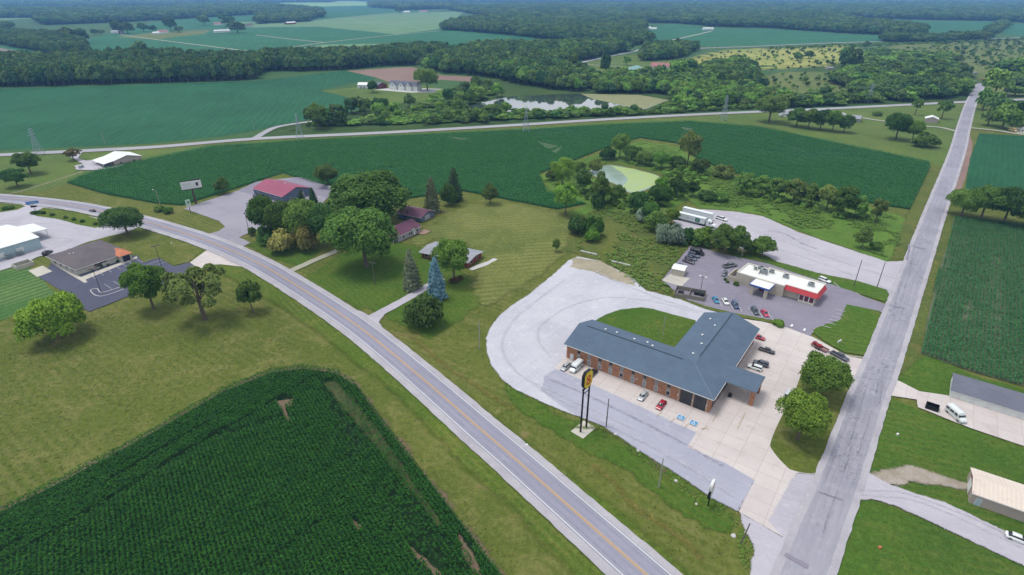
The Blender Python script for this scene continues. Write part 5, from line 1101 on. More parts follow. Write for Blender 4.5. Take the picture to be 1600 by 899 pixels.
for bx, by, ty, hw in ((1263, 92, 80, 7), (1352, 76, 65, 5), (1320, 106, 74, 12), (1330, 112, 78, 12), (1372, 92, 78, 9), (1470, 68, 58, 8), (1287, 152, 136, 9), (1245, 95, 82, 7), (1300, 126, 112, 9)):
    p = g(bx, by); midtree(p, hgt(bx, by, ty), hw * depth(p) / F, random.choice((0, 1)), 'lone dark tree on the meadows left of the far side road', 'lone trees on the far meadows')
for p in scatter_px([(1350, 95), (1400, 78), (1480, 70), (1600, 64), (1600, 105), (1530, 108), (1440, 104)], 34, 6, 14):
    h = random.uniform(3, 9); midtree(p, h, h * .5, random.choice((0, 1)), 'shrub on the heath at the far right', 'shrubs on the far right heath', 'shrub', 'shrub')
for p in scatter_px([(1200, 118), (1330, 115), (1335, 155), (1240, 165), (1190, 145)], 30, 8, 8):
    h = random.uniform(3, 7); midtree(p, h, h * .5, random.choice((0, 2)), 'shrub in the brush above the back highway', 'shrubs in the brush above the back highway', 'shrub', 'shrub')
for bx, by, ty, hw in ((187, 53, 32, 10), (200, 53, 36, 10), (268, 50, 28, 8), (280, 51, 42, 7), (225, 50, 36, 8), (240, 50, 40, 6), (320, 40, 24, 9), (350, 36, 22, 9), (372, 52, 35, 12), (358, 42, 27, 9), (222, 88, 65, 11), (148, 55, 46, 5), (159, 55, 47, 5), (625, 21, 11, 7), (110, 65, 44, 12), (128, 68, 46, 12)):
    p = g(bx, by); midtree(p, hgt(bx, by, ty), hw * depth(p) / F, random.choice((0, 1)), 'tree standing around the far farmsteads on the left', 'trees around the far left farmsteads')

# ---- woods that read as one mass: points instanced with the tree meshes above
SRC = []
for v in range(4):
    o = midtree(g((600, 640, 700, 730)[v], (172, 168, 160, 150)[v]), 11 + v, 5.5, (0, 1, 0, 1)[v], 'tree standing between the farm lawn and the scrub strip', 'trees at the foot of the farm lawn')
    o.data = MID[v][(0, 1, 0, 1)[v]]; SRC.append(o)
for v in range(3):
    o = midtree(g((760, 780, 745)[v], (184, 183, 186)[v]), 6 + v, 3.2, 2, 'light green bushy tree at the left tip of the lake', 'trees at the left tip of the lake')
    o.data = MID[v + 1][2]; SRC.append(o)
def forest(name, polys, sp, hr, label, kinds=(0, 1, 2, 3), grow=True, seed=1, cat='wood', flatk=1.0, excl=()):
    allp, rot, sc, kd = [], [], [], []
    r = np.random.default_rng(seed)
    for poly in polys:
        P_ = gnp(poly); lo, hi = P_.min(0), P_.max(0)
        y = lo[1]
        while y < hi[1]:
            s = sp * max(1, (y / 1100) ** .9 if grow else 1)
            n = int((hi[0] - lo[0]) / s) + 1; x = lo[0] + (np.arange(n) + r.uniform(0, 1)) * s
            q = np.stack([x + r.normal(size=n) * s * .3, np.full(n, y) + r.normal(size=n) * s * .3], 1); q = q[inpoly(q, P_)]
            q = q[np.abs(q[:, 0]) < q[:, 1] * 1.05 + 200]
            for ex in excl: q = q[~inpoly(q, gnp(ex))]
            k = s / sp; h = r.uniform(*hr, len(q)) * min(1.5, k ** .3); h *= .75 + .5 * fnoise(q[:, 0] / 90, q[:, 1] / 90, seed)
            w_ = s * r.uniform(.6, .95, len(q)) if name != 'brush' else h * r.uniform(.45, .9, len(q))
            allp.append(q); rot.append(r.uniform(0, 6.28, len(q))); sc.append(np.stack([w_, w_, h], 1)); kd.append(r.integers(0, len(kinds), len(q)))
            y += s * .9
    q = np.concatenate(allp); n = len(q); me = bpy.data.meshes.new(name); me.vertices.add(n)
    me.vertices.foreach_set('co', np.concatenate([q, np.zeros((n, 1))], 1).astype(np.float32).ravel())
    for nm, ty, dat, key in (('rot', 'FLOAT', np.concatenate(rot), 'value'), ('kd', 'INT', np.concatenate(kd), 'value'), ('scl', 'FLOAT_VECTOR', np.concatenate(sc), 'vector')):
        at = me.attributes.new(nm, ty, 'POINT'); at.data.foreach_set(key, np.ascontiguousarray(dat, np.int32 if ty == 'INT' else np.float32).ravel())
    o = bpy.data.objects.new(name, me); COL.objects.link(o); tag(o, label, cat, None, 'stuff')
    ng = bpy.data.node_groups.new(name, 'GeometryNodeTree'); ng.interface.new_socket('Geometry', in_out='INPUT', socket_type='NodeSocketGeometry'); ng.interface.new_socket('Geometry', in_out='OUTPUT', socket_type='NodeSocketGeometry')
    A = lambda t: ng.nodes.new(t); lk = ng.links.new
    gi, go, jn = A('NodeGroupInput'), A('NodeGroupOutput'), A('GeometryNodeJoinGeometry')
    def attr(nm, ty):
        a = A('GeometryNodeInputNamedAttribute'); a.data_type = ty; a.inputs['Name'].default_value = nm; return a.outputs['Attribute']
    mp = A('GeometryNodeMeshToPoints'); lk(gi.outputs[0], mp.inputs[0])
    cx = A('ShaderNodeCombineXYZ'); lk(attr('rot', 'FLOAT'), cx.inputs['Z'])
    er = A('FunctionNodeEulerToRotation'); lk(cx.outputs[0], er.inputs[0])
    for i, k in enumerate(kinds):
        ip = A('GeometryNodeInstanceOnPoints'); ob = A('GeometryNodeObjectInfo'); ob.transform_space = 'ORIGINAL'; ob.inputs['Object'].default_value = SRC[k]; ob.inputs['As Instance'].default_value = True
        cp = A('FunctionNodeCompare'); cp.data_type = 'INT'; cp.operation = 'EQUAL'; lk(attr('kd', 'INT'), cp.inputs[2]); cp.inputs[3].default_value = i
        lk(mp.outputs[0], ip.inputs['Points']); lk(cp.outputs[0], ip.inputs['Selection']); lk(ob.outputs['Geometry'], ip.inputs['Instance'])
        lk(er.outputs[0], ip.inputs['Rotation']); lk(attr('scl', 'FLOAT_VECTOR'), ip.inputs['Scale']); lk(ip.outputs[0], jn.inputs[0])
    lk(jn.outputs[0], go.inputs[0])
    md = o.modifiers.new('scatter', 'NODES'); md.node_group = ng
    return o, n
NF = 0
for nm, polys, sp, hr, lb, kd in (
    ('woodland', [[(-200, 140), (0, 137), (150, 133), (400, 125.5), (415, 112), (430, 100), (250, 98), (160, 100), (95, 100), (0, 101), (-200, 104)]], 8.5, (15, 21), 'deep belt of dark trees behind the left bean field', (0, 1, 2, 3)),
    ('woodland', [[(-200, 72), (0, 70), (60, 80), (110, 90), (140, 86), (125, 68), (100, 60), (60, 57), (0, 56), (-200, 56)]], 9, (12, 19), 'wood with scattered houses at the far left edge', (0, 1, 2, 3)),
    ('tree_belt', [[(400, 112), (470, 112), (540, 109.5), (600, 104), (645, 103), (690, 92), (700, 84), (640, 86), (560, 90), (470, 94), (400, 98)]], 9, (16, 20), 'dark tree belt between bean field and pale far fields', (0, 1, 2, 3)),
    ('woodland', [[(655, 107), (700, 115), (757, 120), (800, 130), (860, 140), (905, 144), (935, 130), (905, 120), (880, 116), (862, 108), (905, 96), (950, 87), (985, 80), (960, 74), (900, 72), (850, 76), (800, 76), (740, 80), (700, 90)]], 9.5, (13, 19), 'broad wood between ploughed field and the lake', (0, 1, 2, 3, 4)),
    ('woodland', [[(930, 146), (990, 147), (1040, 148), (1100, 140), (1100, 128), (1040, 122), (1000, 124), (950, 124), (915, 132)]], 8.5, (9, 14), 'trees along the far bank of the lake', (0, 1, 4, 5)),
    ('woodland', [[(1000, 96), (1010, 74), (1060, 74), (1090, 78), (1070, 90), (1040, 95)], [(1090, 130), (1180, 120), (1190, 140), (1110, 142)], [(860, 92), (900, 92), (880, 100), (850, 104)]], 9, (11, 17), 'wood behind the red-roofed house', (0, 1, 2, 4)),
    ('woodland', [[(685, 47), (760, 52), (850, 61), (920, 66), (990, 72), (1020, 66), (1000, 56), (1010, 47), (1000, 40), (940, 40), (860, 34), (800, 32), (760, 32), (720, 38)]], 10, (15, 21), 'dark wood in the middle distance beyond the pale fields', (0, 1, 2, 3)),
    ('woodland', [[(1060, 37), (1130, 43), (1200, 44), (1330, 53), (1440, 57), (1445, 50), (1380, 41), (1310, 31), (1320, 27), (1420, 31), (1550, 33), (1600, 36), (2000, 40), (2000, 10), (1500, 6), (1000, 8), (800, 10), (700, 14), (640, 16), (580, 12), (580, 6), (900, 3), (2000, 3), (2000, -2), (300, -2), (560, 2), (720, 10), (700, 16), (790, 30), (900, 34), (1000, 36)]], 11, (15, 20), 'forest stretching to the horizon on the right', (0, 1, 2, 3)),
    ('woodland', [[(-200, 30), (60, 28), (64, 40), (120, 38), (230, 33), (400, 23), (440, 30), (505, 28), (500, 18), (440, 12), (390, 9), (300, 10), (250, 16), (60, 18), (0, 16), (-200, 16)], [(400, 38), (480, 34), (500, 26), (410, 26)], [(-300, 12), (0, 12), (250, 10), (300, 5), (520, 4), (520, 0), (-300, 0)], [(-200, 55), (0, 52), (20, 45), (0, 42), (-200, 42)]], 11, (15, 20), 'forest stretching to the horizon on the left', (0, 1, 2, 3)),
    ('woodland', [[(1540, 52), (1555, 54), (1575, 38), (1566, 36)], [(1380, 60), (1470, 62), (1540, 58), (1546, 62), (1470, 66), (1380, 66)]], 10, (10, 15), 'line of trees along the far right field lane', (0, 1)),
    ('brush', [[(1065, 102), (1110, 84), (1200, 79), (1312, 75), (1368, 84), (1350, 95), (1312, 102), (1250, 110), (1200, 112), (1150, 114), (1100, 106)], [(1205, 118), (1330, 113), (1340, 140), (1325, 158), (1240, 164), (1205, 150)]], 24, (1.5, 4), 'scattered brush on the yellow and olive meadows', (4, 5, 6, 1)),
    ('brush', [[(905, 268), (935, 254), (958, 250), (1005, 260), (1045, 272), (1060, 262), (1090, 262), (1110, 276), (1080, 300), (1050, 318), (1000, 338), (960, 326), (930, 330), (905, 300), (930, 296), (975, 303), (1000, 306), (1032, 294), (1036, 275), (1000, 263), (957, 255), (935, 258), (914, 272)], [(1030, 366), (1060, 372), (1110, 380), (1180, 398), (1150, 400), (1090, 386), (1050, 383)], [(1150, 300), (1230, 312), (1310, 332), (1380, 345), (1370, 352), (1300, 340), (1220, 320), (1160, 310)]], 4.5, (1.2, 3), 'low bushes round the algae pond and the truck yard', (4, 5, 6)),
    ('woodland', [[(1060, 172), (1110, 170), (1195, 164), (1190, 140), (1150, 122), (1080, 112), (1055, 130), (1050, 155)]], 8, (7, 13), 'light green thicket between lake and meadow', (4, 5, 6, 1)),
    ('woodland', [[(1085, 116), (1120, 104), (1160, 100), (1180, 108), (1150, 120)], [(1335, 110), (1350, 92), (1372, 84), (1400, 92), (1420, 104), (1400, 112)], [(1330, 160), (1330, 140), (1300, 130), (1320, 118), (1340, 112), (1420, 106), (1505, 112), (1512, 150), (1420, 158)], [(1240, 168), (1330, 164), (1320, 156), (1250, 160), (1200, 158), (1200, 170)]], 11, (8, 14), 'mixed thicket round the crossroads wood and the olive meadow', (0, 1, 4, 5)),
    ('woodland', [[(545, 197), (690, 193), (800, 188), (990, 180), (1000, 175), (900, 177), (800, 180), (700, 176), (600, 184), (550, 190)], [(655, 170), (700, 168), (750, 160), (770, 148), (720, 142), (690, 146), (670, 158)], [(1045, 160), (1060, 150), (1100, 146), (1100, 172), (1040, 176)]], 7.5, (2.6, 5.5), 'belt of light green trees along the near bank of the lake', (4, 5, 6, 0)),
    ('brush', [[(1340, 96), (1400, 78), (1475, 70), (1600, 64), (1800, 62), (1800, 110), (1540, 110), (1510, 100), (1430, 100)]], 19, (1.5, 5), 'scattered brush on the far right heath', (1, 4, 5)),
    ('woodland', [[(1330, 96), (1400, 88), (1470, 90), (1500, 98), (1470, 104), (1380, 104)], [(1560, 110), (1600, 108), (1660, 110), (1660, 140), (1600, 135), (1560, 130)]], 13, (6, 11), 'low thickets across the far right heath', (1, 4, 5)),
    ('brush', [[(1360, 98), (1400, 84), (1440, 82), (1500, 96), (1470, 104), (1400, 106)], [(1200, 75), (1470, 66), (1600, 61), (1600, 64), (1470, 69), (1200, 79)], [(1180, 150), (1260, 165), (1345, 160), (1340, 152), (1240, 150), (1200, 135)]], 11, (2, 5), 'low brush on the heath before the far road', (1, 4, 5, 6)),
    ('brush', [[(480, 199), (800, 187), (1000, 180), (1200, 169), (1330, 163), (1330, 160), (1200, 165), (1000, 176), (800, 183), (480, 195)], [(620, 178), (700, 170), (760, 176), (740, 186), (640, 190), (580, 192)], [(1020, 172), (1060, 158), (1100, 140), (1180, 138), (1200, 160), (1100, 170)]], 4.2, (1.6, 4), 'low brush along the back highway', (4, 5, 6))):
    o, n = forest(nm, polys, sp, hr, lb, kd, nm != 'brush', len(lb), excl=[[(905, 269), (935, 255), (957, 252), (1000, 260), (1040, 273), (1034, 296), (990, 312), (955, 300), (918, 285)], [(1360, 187), (1500, 207), (1500, 162), (1330, 170)]]); NF += n
print('forest points', NF)

# ---- standing crops: every plant four arching leaves
def plants(name, rows_pts, mat, leaf, hgt_, nl, label, seed, cat='crop', tilt=.5, parent=None):
    r = np.random.default_rng(seed); n = len(rows_pts); Q = []; NN = []
    hh = hgt_ * (.86 + .28 * fnoise(rows_pts[:, 0] * .12, rows_pts[:, 1] * .12, seed)) * r.uniform(.9, 1.1, n)
    a0 = r.uniform(0, 6.28, n)
    for k in range(nl):
        a = a0 + k * 6.28 / nl + r.normal(size=n) * .5; d = np.stack([np.cos(a), np.sin(a), np.zeros(n)], 1); s = np.stack([-np.sin(a), np.cos(a), np.zeros(n)], 1)
        ln = leaf * r.uniform(.75, 1.25, n); wd = leaf * .26 * r.uniform(.8, 1.25, n); z0 = hh * r.uniform(.55, .9, n); z1 = z0 + ln * r.uniform(-.3, .8, n)
        b = np.concatenate([rows_pts, z0[:, None]], 1); t = b + d * ln[:, None]; t[:, 2] = np.minimum(z1, hh * 1.05)
        q = np.stack([b + s * wd[:, None] * .6, b - s * wd[:, None] * .6, t - s * wd[:, None], t + s * wd[:, None]], 1)
        Q.append(q); nr = unit(np.stack([d[:, 0] * .35, d[:, 1] * .35, np.ones(n)], 1) + r.normal(size=(n, 3)) * .5); NN.append(np.repeat(nr[:, None], 4, 1))
    V = np.concatenate(Q).reshape(-1, 3); NN = np.concatenate(NN).reshape(-1, 3)
    me = npmesh(name, V, len(V) // 4, [mat], NN); o = bpy.data.objects.new(name, me); COL.objects.link(o)
    return tag(o, label, cat, None, 'stuff')
def row_pts(polyg, ang, rs, step, seed, jit=.1):
    c, s = math.cos(ang), math.sin(ang); Rm = np.array([[c, s], [-s, c]]); Q = np.array(polyg) @ Rm.T; lo, hi = Q.min(0), Q.max(0); r = np.random.default_rng(seed)
    xs = np.arange(lo[0], hi[0], step); ys = np.arange(lo[1], hi[1], rs); X, Y = np.meshgrid(xs, ys); X = X + r.uniform(-.5, .5, X.shape) * step; Y = Y + r.normal(size=Y.shape) * jit
    q = np.stack([X.ravel(), Y.ravel()], 1) @ Rm; return q[inpoly(q, polyg)]
def mask_out(q, polys, seed=0, soft=0):
    for poly in polys: q = q[~inpoly(q + (np.stack([fnoise(q[:, 0] * .6, q[:, 1] * .6, 1), fnoise(q[:, 0] * .6, q[:, 1] * .6, 2)], 1) - .5) * 2.2 * (1 if soft else 0), gnp(poly))]
    return q
P1 = gnp(F1)
dl = g(350, 612) - g(0, 802); al = math.atan2(dl.y, dl.x); dr = g(780, 899) - g(555, 603); ar = math.atan2(dr.y, dr.x)
q1 = row_pts(P1, al, .9, .38, 1, .05); q2 = row_pts(P1, ar, .9, .38, 2, .05)
nl_ = np.array([-math.sin(al), math.cos(al)]); o1 = np.array(g(0, 802).xy)
head = lambda q: -((q - o1) @ nl_)          # distance inside the left headland
q = np.concatenate([q1[head(q1) < 17], q2[head(q2) >= 17.4]])
q = mask_out(q, [[(432, 628), (458, 624), (456, 634), (446, 638), (456, 658), (448, 660), (440, 642)], [(330, 690), (440, 655), (441, 658), (332, 693)], [(232, 741), (330, 690), (334, 692), (235, 744)], [(0, 868), (40, 846), (42, 849), (0, 873)], [(395, 899), (500, 820), (503, 822), (402, 899)], [(326, 688), (356, 672), (357, 675), (328, 692)], [(552, 813), (564, 824), (560, 830), (550, 820)], [(640, 855), (660, 870), (690, 899), (680, 899), (645, 868)], [(170, 755), (330, 665), (331, 667), (172, 758)]])
# thin rows inside the right headland
nr_ = np.array([-math.sin(ar), math.cos(ar)]); dd = (q - np.array(g(555, 603).xy)) @ nr_
band = np.exp(-((np.abs(dd) - 8) / 3.6) ** 2) * (inpoly(q, gnp([(500, 596), (560, 590), (690, 720), (800, 899), (560, 899), (520, 660)])))
q = q[rng.uniform(0, 1, len(q)) > band * .72 * np.clip((fnoise(q[:, 0] * .12, q[:, 1] * .05, 3) - .2) * 3, 0, 1)]
q = mask_out(q, BARE[:3] + BARE[4:], 0, 1); th = inpoly(q, gnp(BARE[3])); q = q[~th | (rng.uniform(0, 1, len(q)) < .6)]
plants('corn_plants', q, L['corn'], .40, 2.3, 5, 'rows of tall dark green corn in the near left field', 3)
ME_BARE = [[(508, 600), (522, 594), (545, 610), (600, 680), (640, 745), (622, 748), (570, 680), (528, 630)]]
q = row_pts(gnp(F5), ROAD2ANG, 1.15, .42, 5, .06)
uu = q @ np.array([-math.sin(ROAD2ANG), math.cos(ROAD2ANG)]); vv = q @ np.array([math.cos(ROAD2ANG), math.sin(ROAD2ANG)])
gap = np.clip((fnoise(uu * .45, vv * .03, 8) - .50) * 4, 0, 1) * np.clip(fnoise(uu * .05, vv * .03, 9) * 3 - .9, 0, 1) * inpoly(q, gnp([(1478, 365), (1560, 365), (1590, 470), (1560, 540), (1480, 560), (1445, 545), (1460, 450)]))
q = q[rng.uniform(0, 1, len(q)) > gap * .62]
plants('corn_plants', q, L['cornr'], .52, 1.3, 5, 'rows of blue-green corn with thin pale gaps right of the side road', 4)
_e = g(1451, 253) - g(1300, 222); aF2 = math.atan2(_e.y, _e.x)
q = row_pts(gnp(F2), aF2, 1.1, .6, 6, .05); vv = q @ np.array([-math.sin(aF2), math.cos(aF2)])
q = q[~((q[:, 0] > 60) & ((vv % 9.6) < 1.25) & (rng.uniform(0, 1, len(q)) < .75 * np.clip(fnoise(q[:, 0] * .01, q[:, 1] * .01, 3) * 3 - .7, 0, 1)))]
q = q[rng.uniform(0, 1, len(q)) > np.clip(fnoise(q[:, 0] * .025, q[:, 1] * .025, 4) * 4 - 2.6, 0, .6)]
plants('corn_plants', q, L['cornm'], .62, 1.5, 3, 'wide dark green corn field between the houses and the back highway', 6)
# weeds and tall grass
L['weed'] = leafm('leaves_weed', (110, 144, 62), (126, 150, 72), .35, 0, 1.35)
wp = []
for poly, n in (([(1085, 270), (1130, 272), (1200, 288), (1300, 312), (1400, 340), (1410, 395), (1385, 405), (1325, 384), (1250, 358), (1192, 333), (1150, 326), (1095, 320)], 5200), ([(930, 325), (1000, 335), (1050, 365), (1075, 385), (1034, 436), (1055, 462), (1000, 450), (950, 412), (905, 396), (893, 360)], 1500), ([(850, 280), (900, 254), (950, 238), (1000, 222), (1060, 232), (1090, 252), (1140, 272), (1090, 296), (1040, 320), (1034, 270), (960, 252), (905, 275), (925, 300), (880, 330)], 2400)):
    wp.append(scatter_px(poly, n, n)) 
wp = np.concatenate(wp); wp = wp[fnoise(wp[:, 0] * .08, wp[:, 1] * .08, 12) > .42]
plants('weeds', wp, L['weed'], .8, .8, 4, 'tall weeds and rough grass around the pond and the truck yard', 9, 'weeds')
wp = np.concatenate([scatter_px([(884, 664), (935, 664), (980, 690), (1063, 745), (1109, 778), (1150, 803), (1160, 830), (1160, 850), (1140, 815), (1090, 790), (1000, 715), (940, 680)], 200, 3), scatter_px([(1155, 830), (1172, 836), (1180, 880), (1165, 899), (1150, 860)], 110, 4)])
plants('weeds', wp, L['weed'], .3, .25, 4, 'tufts of rough grass on the bank beside the motel drive', 10, 'weeds')

# grass tufts that break up the mown lawns nearby
for poly, n, lt, lb, sd in (([(-20, 520), (95, 465), (200, 470), (300, 440), (400, 460), (500, 545), (600, 640), (740, 800), (840, 930), (800, 930), (690, 760), (610, 660), (540, 580), (430, 575), (330, 610), (-20, 800)], 9000, 'tuft', 'short tufts of dry and green grass on the left lawn', 21),
                            ([(400, 400), (470, 430), (560, 490), (650, 570), (800, 690), (1060, 899), (1140, 899), (1150, 850), (1100, 780), (980, 692), (860, 642), (780, 590), (758, 530), (800, 470), (880, 400), (890, 330), (735, 320), (640, 380), (520, 400)], 9000, 'tuft', 'short grass tufts on the verge and lawns between highway and motel', 22),
                            ([(1390, 625), (1440, 640), (1600, 702), (1600, 845), (1475, 786), (1392, 758), (1370, 740)], 3500, 'tuftg', 'short grass tufts on the lawn right of the side road', 23),
                            ([(1345, 785), (1455, 820), (1600, 890), (1600, 930), (1290, 930)], 3000, 'tuftg', 'short grass tufts on the bottom right lawn', 24)):
    if 'tuft' not in L:
        L['tuft'] = leafm('leaves_dry_tufts', (124, 130, 66), (104, 124, 56), .3, 0, 1.15); L['tuftg'] = leafm('leaves_green_tufts', (98, 132, 56), (86, 122, 50), .3, 0, 1.1)
    q = scatter_px(poly, n, sd); q = q[fnoise(q[:, 0] * .1, q[:, 1] * .1, sd) + rng.uniform(-.25, .25, len(q)) > .42]
    plants('grass_tufts', q, L[lt], .24, .12, 3, lb, sd, 'grass')
# ------------------------------------------------------------------ VEHICLES
PAINT = {}
def paint(c):
    if c not in PAINT: PAINT[c] = plain('car_paint', c, .3, .04, .5, 0, .5, coat=.6)
    return PAINT[c]
M['tyre'] = plain('tyre', (34, 34, 36), .9); M['rim'] = plain('rim', (150, 152, 156), .4, .05, 1, .5); M['lamp_glass'] = plain('headlamp_glass', (225, 228, 232), .2); M['tail'] = plain('tail_lamp', (150, 26, 30), .3)
M['car_glass'] = plain('car_glass', (40, 46, 56), .08, .05, 1, 0, .7)
def ring(x, hw, z0, z1, k=.12):             # rounded cross section of a car body
    c = min(hw, (z1 - z0)) * k * 2
    return [(x, -hw + c * .4, z0), (x, hw - c * .4, z0), (x, hw, z0 + c), (x, hw, z1 - c), (x, hw - c, z1), (x, -hw + c, z1), (x, -hw, z1 - c), (x, -hw, z0 + c)]
KINDS = {}
SPEC = dict(
    sedan=dict(body=[(-2.35, .70, .42, .78), (-2.15, .86, .27, .90), (-1.3, .90, .22, .96), (0, .91, .20, .95), (.95, .90, .22, .94), (1.9, .86, .26, .80), (2.25, .74, .32, .66)],
               glass=[(-1.85, .72, .93, .96), (-1.15, .64, .93, 1.40), (.15, .64, .93, 1.43), (1.05, .74, .92, .96)], roof=(-1.2, .2, .58, 1.385, .075), wx=1.38, wr=.33, rear=-2.33, front=2.24),
    suv=dict(body=[(-2.3, .74, .46, 1.0), (-2.15, .90, .32, 1.08), (-1.3, .94, .28, 1.10), (0, .95, .26, 1.08), (1.0, .94, .28, 1.06), (1.95, .90, .32, .98), (2.3, .78, .40, .80)],
             glass=[(-2.15, .76, 1.06, 1.2), (-1.9, .72, 1.06, 1.66), (.2, .72, 1.06, 1.68), (1.05, .82, 1.04, 1.09)], roof=(-2.0, .25, .68, 1.635, .10), wx=1.42, wr=.37, rear=-2.28, front=2.28),
    pickup=dict(body=[(-2.85, .80, .50, 1.02), (-2.7, .94, .42, 1.08), (-1.4, .96, .36, 1.08), (0, .96, .34, 1.08), (1.1, .96, .34, 1.12), (2.4, .93, .38, 1.06), (2.8, .82, .46, .90)],
                glass=[(-.85, .80, 1.06, 1.2), (-.6, .74, 1.06, 1.74), (.75, .74, 1.06, 1.76), (1.45, .84, 1.08, 1.14)], roof=(-.7, .8, .70, 1.715, .10), wx=1.75, wr=.40, rear=-2.84, front=2.79, bed=True),
    van=dict(body=[(-2.85, .84, .45, 2.2), (-2.7, .97, .34, 2.38), (0, .99, .30, 2.42), (1.35, .97, .30, 2.36), (1.75, .95, .32, 1.55), (2.6, .90, .34, 1.15), (2.8, .80, .42, .92)],
             glass=[(1.28, .93, 1.35, 2.22), (1.5, .93, 1.38, 2.0), (1.9, .90, 1.40, 1.52)], roof=(-2.6, 1.2, .86, 2.40, .04), wx=1.75, wr=.37, rear=-2.84, front=2.80, side=True),
)
def car(px, ang, kind, col, label, cat=None, sc=1.0, z=.16, group=None, name=None, loc=None):
    p = Vector((*loc, 0)) if loc else g(*px); s = SPEC[kind]
    if kind not in KINDS:
        P_ = {}
        m = MB(); m.loft([ring(*a) for a in s['body']]); P_['body'] = m
        m = MB()
        m.loft([ring(*a, k=.10) for a in s['glass']]); 
        if s.get('side'):
            for sg in (-1, 1): m.box(.75, sg * .975, 1.35, .9, .06, .7); m.box(-.6, sg * .985, 1.35, 1.2, .05, .65); m.box(-2, sg * .978, 1.35, 1.1, .05, .65)
        P_['window'] = m
        m = MB(); a, b, hw, zz, t = s['roof']; m.loft([ring(a - .12, hw * .94, zz - .02, zz + t * .7), ring(a + .1, hw, zz, zz + t), ring(b - .1, hw, zz, zz + t), ring(b + .12, hw * .94, zz - .02, zz + t * .7)]); P_['roof_panel'] = m
        for i, (sx, sy) in enumerate(((1, 1), (1, -1), (-1, 1), (-1, -1))):
            m = MB(); yy = s['body'][2][1]
            m.tube((sx * s['wx'], sy * (yy - .16), s['wr']), (sx * s['wx'], sy * (yy + .03), s['wr']), s['wr'], n=14); m.tube((sx * s['wx'], sy * (yy + .0), s['wr']), (sx * s['wx'], sy * (yy + .045), s['wr']), s['wr'] * .6, n=10, mi=1); P_['wheel%d' % i] = m
        for sy in (1, -1):
            z0 = .62 if kind == 'sedan' else .78
            m = MB(); m.box(s['front'] - .12, sy * .58, z0 - .04, .30, .30, .14); P_['headlight%d' % sy] = m
            m = MB(); m.box(s['rear'] + .06, sy * .62, z0 + .05, .18, .26, .16); P_['tail_light%d' % sy] = m
        if s.get('bed'):
            m = MB(); m.box(-1.85, 0, 1.05, 1.7, 1.5, .045); P_['load_bed'] = m
        mats = {'b': paint(col), 'w': M['car_glass']}
        obs = {}
        for k, m in P_.items():
            nm = k.rstrip('-0123456789'); mm = {'body': paint(col), 'window': M['car_glass'], 'roof_panel': paint(col), 'wheel': [M['tyre'], M['rim']], 'headlight': M['lamp_glass'], 'tail_light': M['tail'], 'load_bed': M['black']}[nm]
            o = m.build(nm, mm, smooth=False, bevel=.05 if nm in ('body',) else 0)
            if nm in ('body', 'window', 'roof_panel'): o.data.polygons.foreach_set('use_smooth', [True] * len(o.data.polygons))
            obs[k] = o.data; bpy.data.objects.remove(o)
        KINDS[kind] = obs
    t = thing(name or {'sedan': 'car', 'suv': 'car', 'pickup': 'pickup_truck', 'van': 'van'}[kind], label, cat or {'sedan': 'car', 'suv': 'car', 'pickup': 'pickup truck', 'van': 'van'}[kind], (p.x, p.y, z), ang, group)
    t.scale = (sc, sc, sc)
    for k, me in KINDS[kind].items():
        nm = k.rstrip('-0123456789'); o = bpy.data.objects.new(nm, me); COL.objects.link(o); o.parent = t
        if nm in ('body', 'roof_panel'): o.material_slots[0].link = 'OBJECT'; o.material_slots[0].material = paint(col)
    return t
def dirang(a, b): a, b = g(*a), g(*b); return math.atan2(b.y - a.y, b.x - a.x)
OUT = MANG - R(90)                          # facing away from the motel front, towards the camera
SILVER, WHITE, BLACK, RED, NAVY, GREY = (176, 178, 184), (238, 240, 244), (36, 36, 42), (176, 24, 48), (44, 66, 104), (110, 112, 120)
car((884, 576), OUT, 'sedan', SILVER, 'silver saloon parked left of the white van at the motel front')
car((900, 578), OUT, 'van', WHITE, 'white panel van parked nose out at the motel front')
car((925, 587), OUT, 'sedan', (52, 44, 48), 'dark car parked behind the tall yellow sign at the motel front')
car((1004, 622), OUT, 'sedan', (190, 192, 198), 'silver saloon parked alone left of the red car at the motel front')
car((1032.5, 636), OUT, 'sedan', RED, 'bright red car parked at the motel front near the blue symbols', sc=.98)
car((1197.5, 551), MANG, 'pickup', (44, 40, 48), 'dark pickup truck nose out at the east wall of the motel', sc=.86)
car((1188, 571.5), MANG + R(180), 'suv', (62, 66, 84), 'dark blue estate car parked beside the white car east of the motel')
car((1178.5, 577.5), MANG + R(180), 'suv', WHITE, 'white car parked tight beside the dark estate east of the motel', sc=.95)
car((1231, 619), MANG + R(90), 'suv', (206, 208, 212), 'pale silver car by the kerbed tree island')
car((1184, 530), MANG, 'sedan', (188, 36, 60), 'red car peeping out from behind the motel far corner')
ta = dirang((1288, 547), (1316, 562))
car((1311, 560), ta, 'pickup', (58, 62, 78), 'dark grey pickup truck towing a loaded trailer on the motel drive')
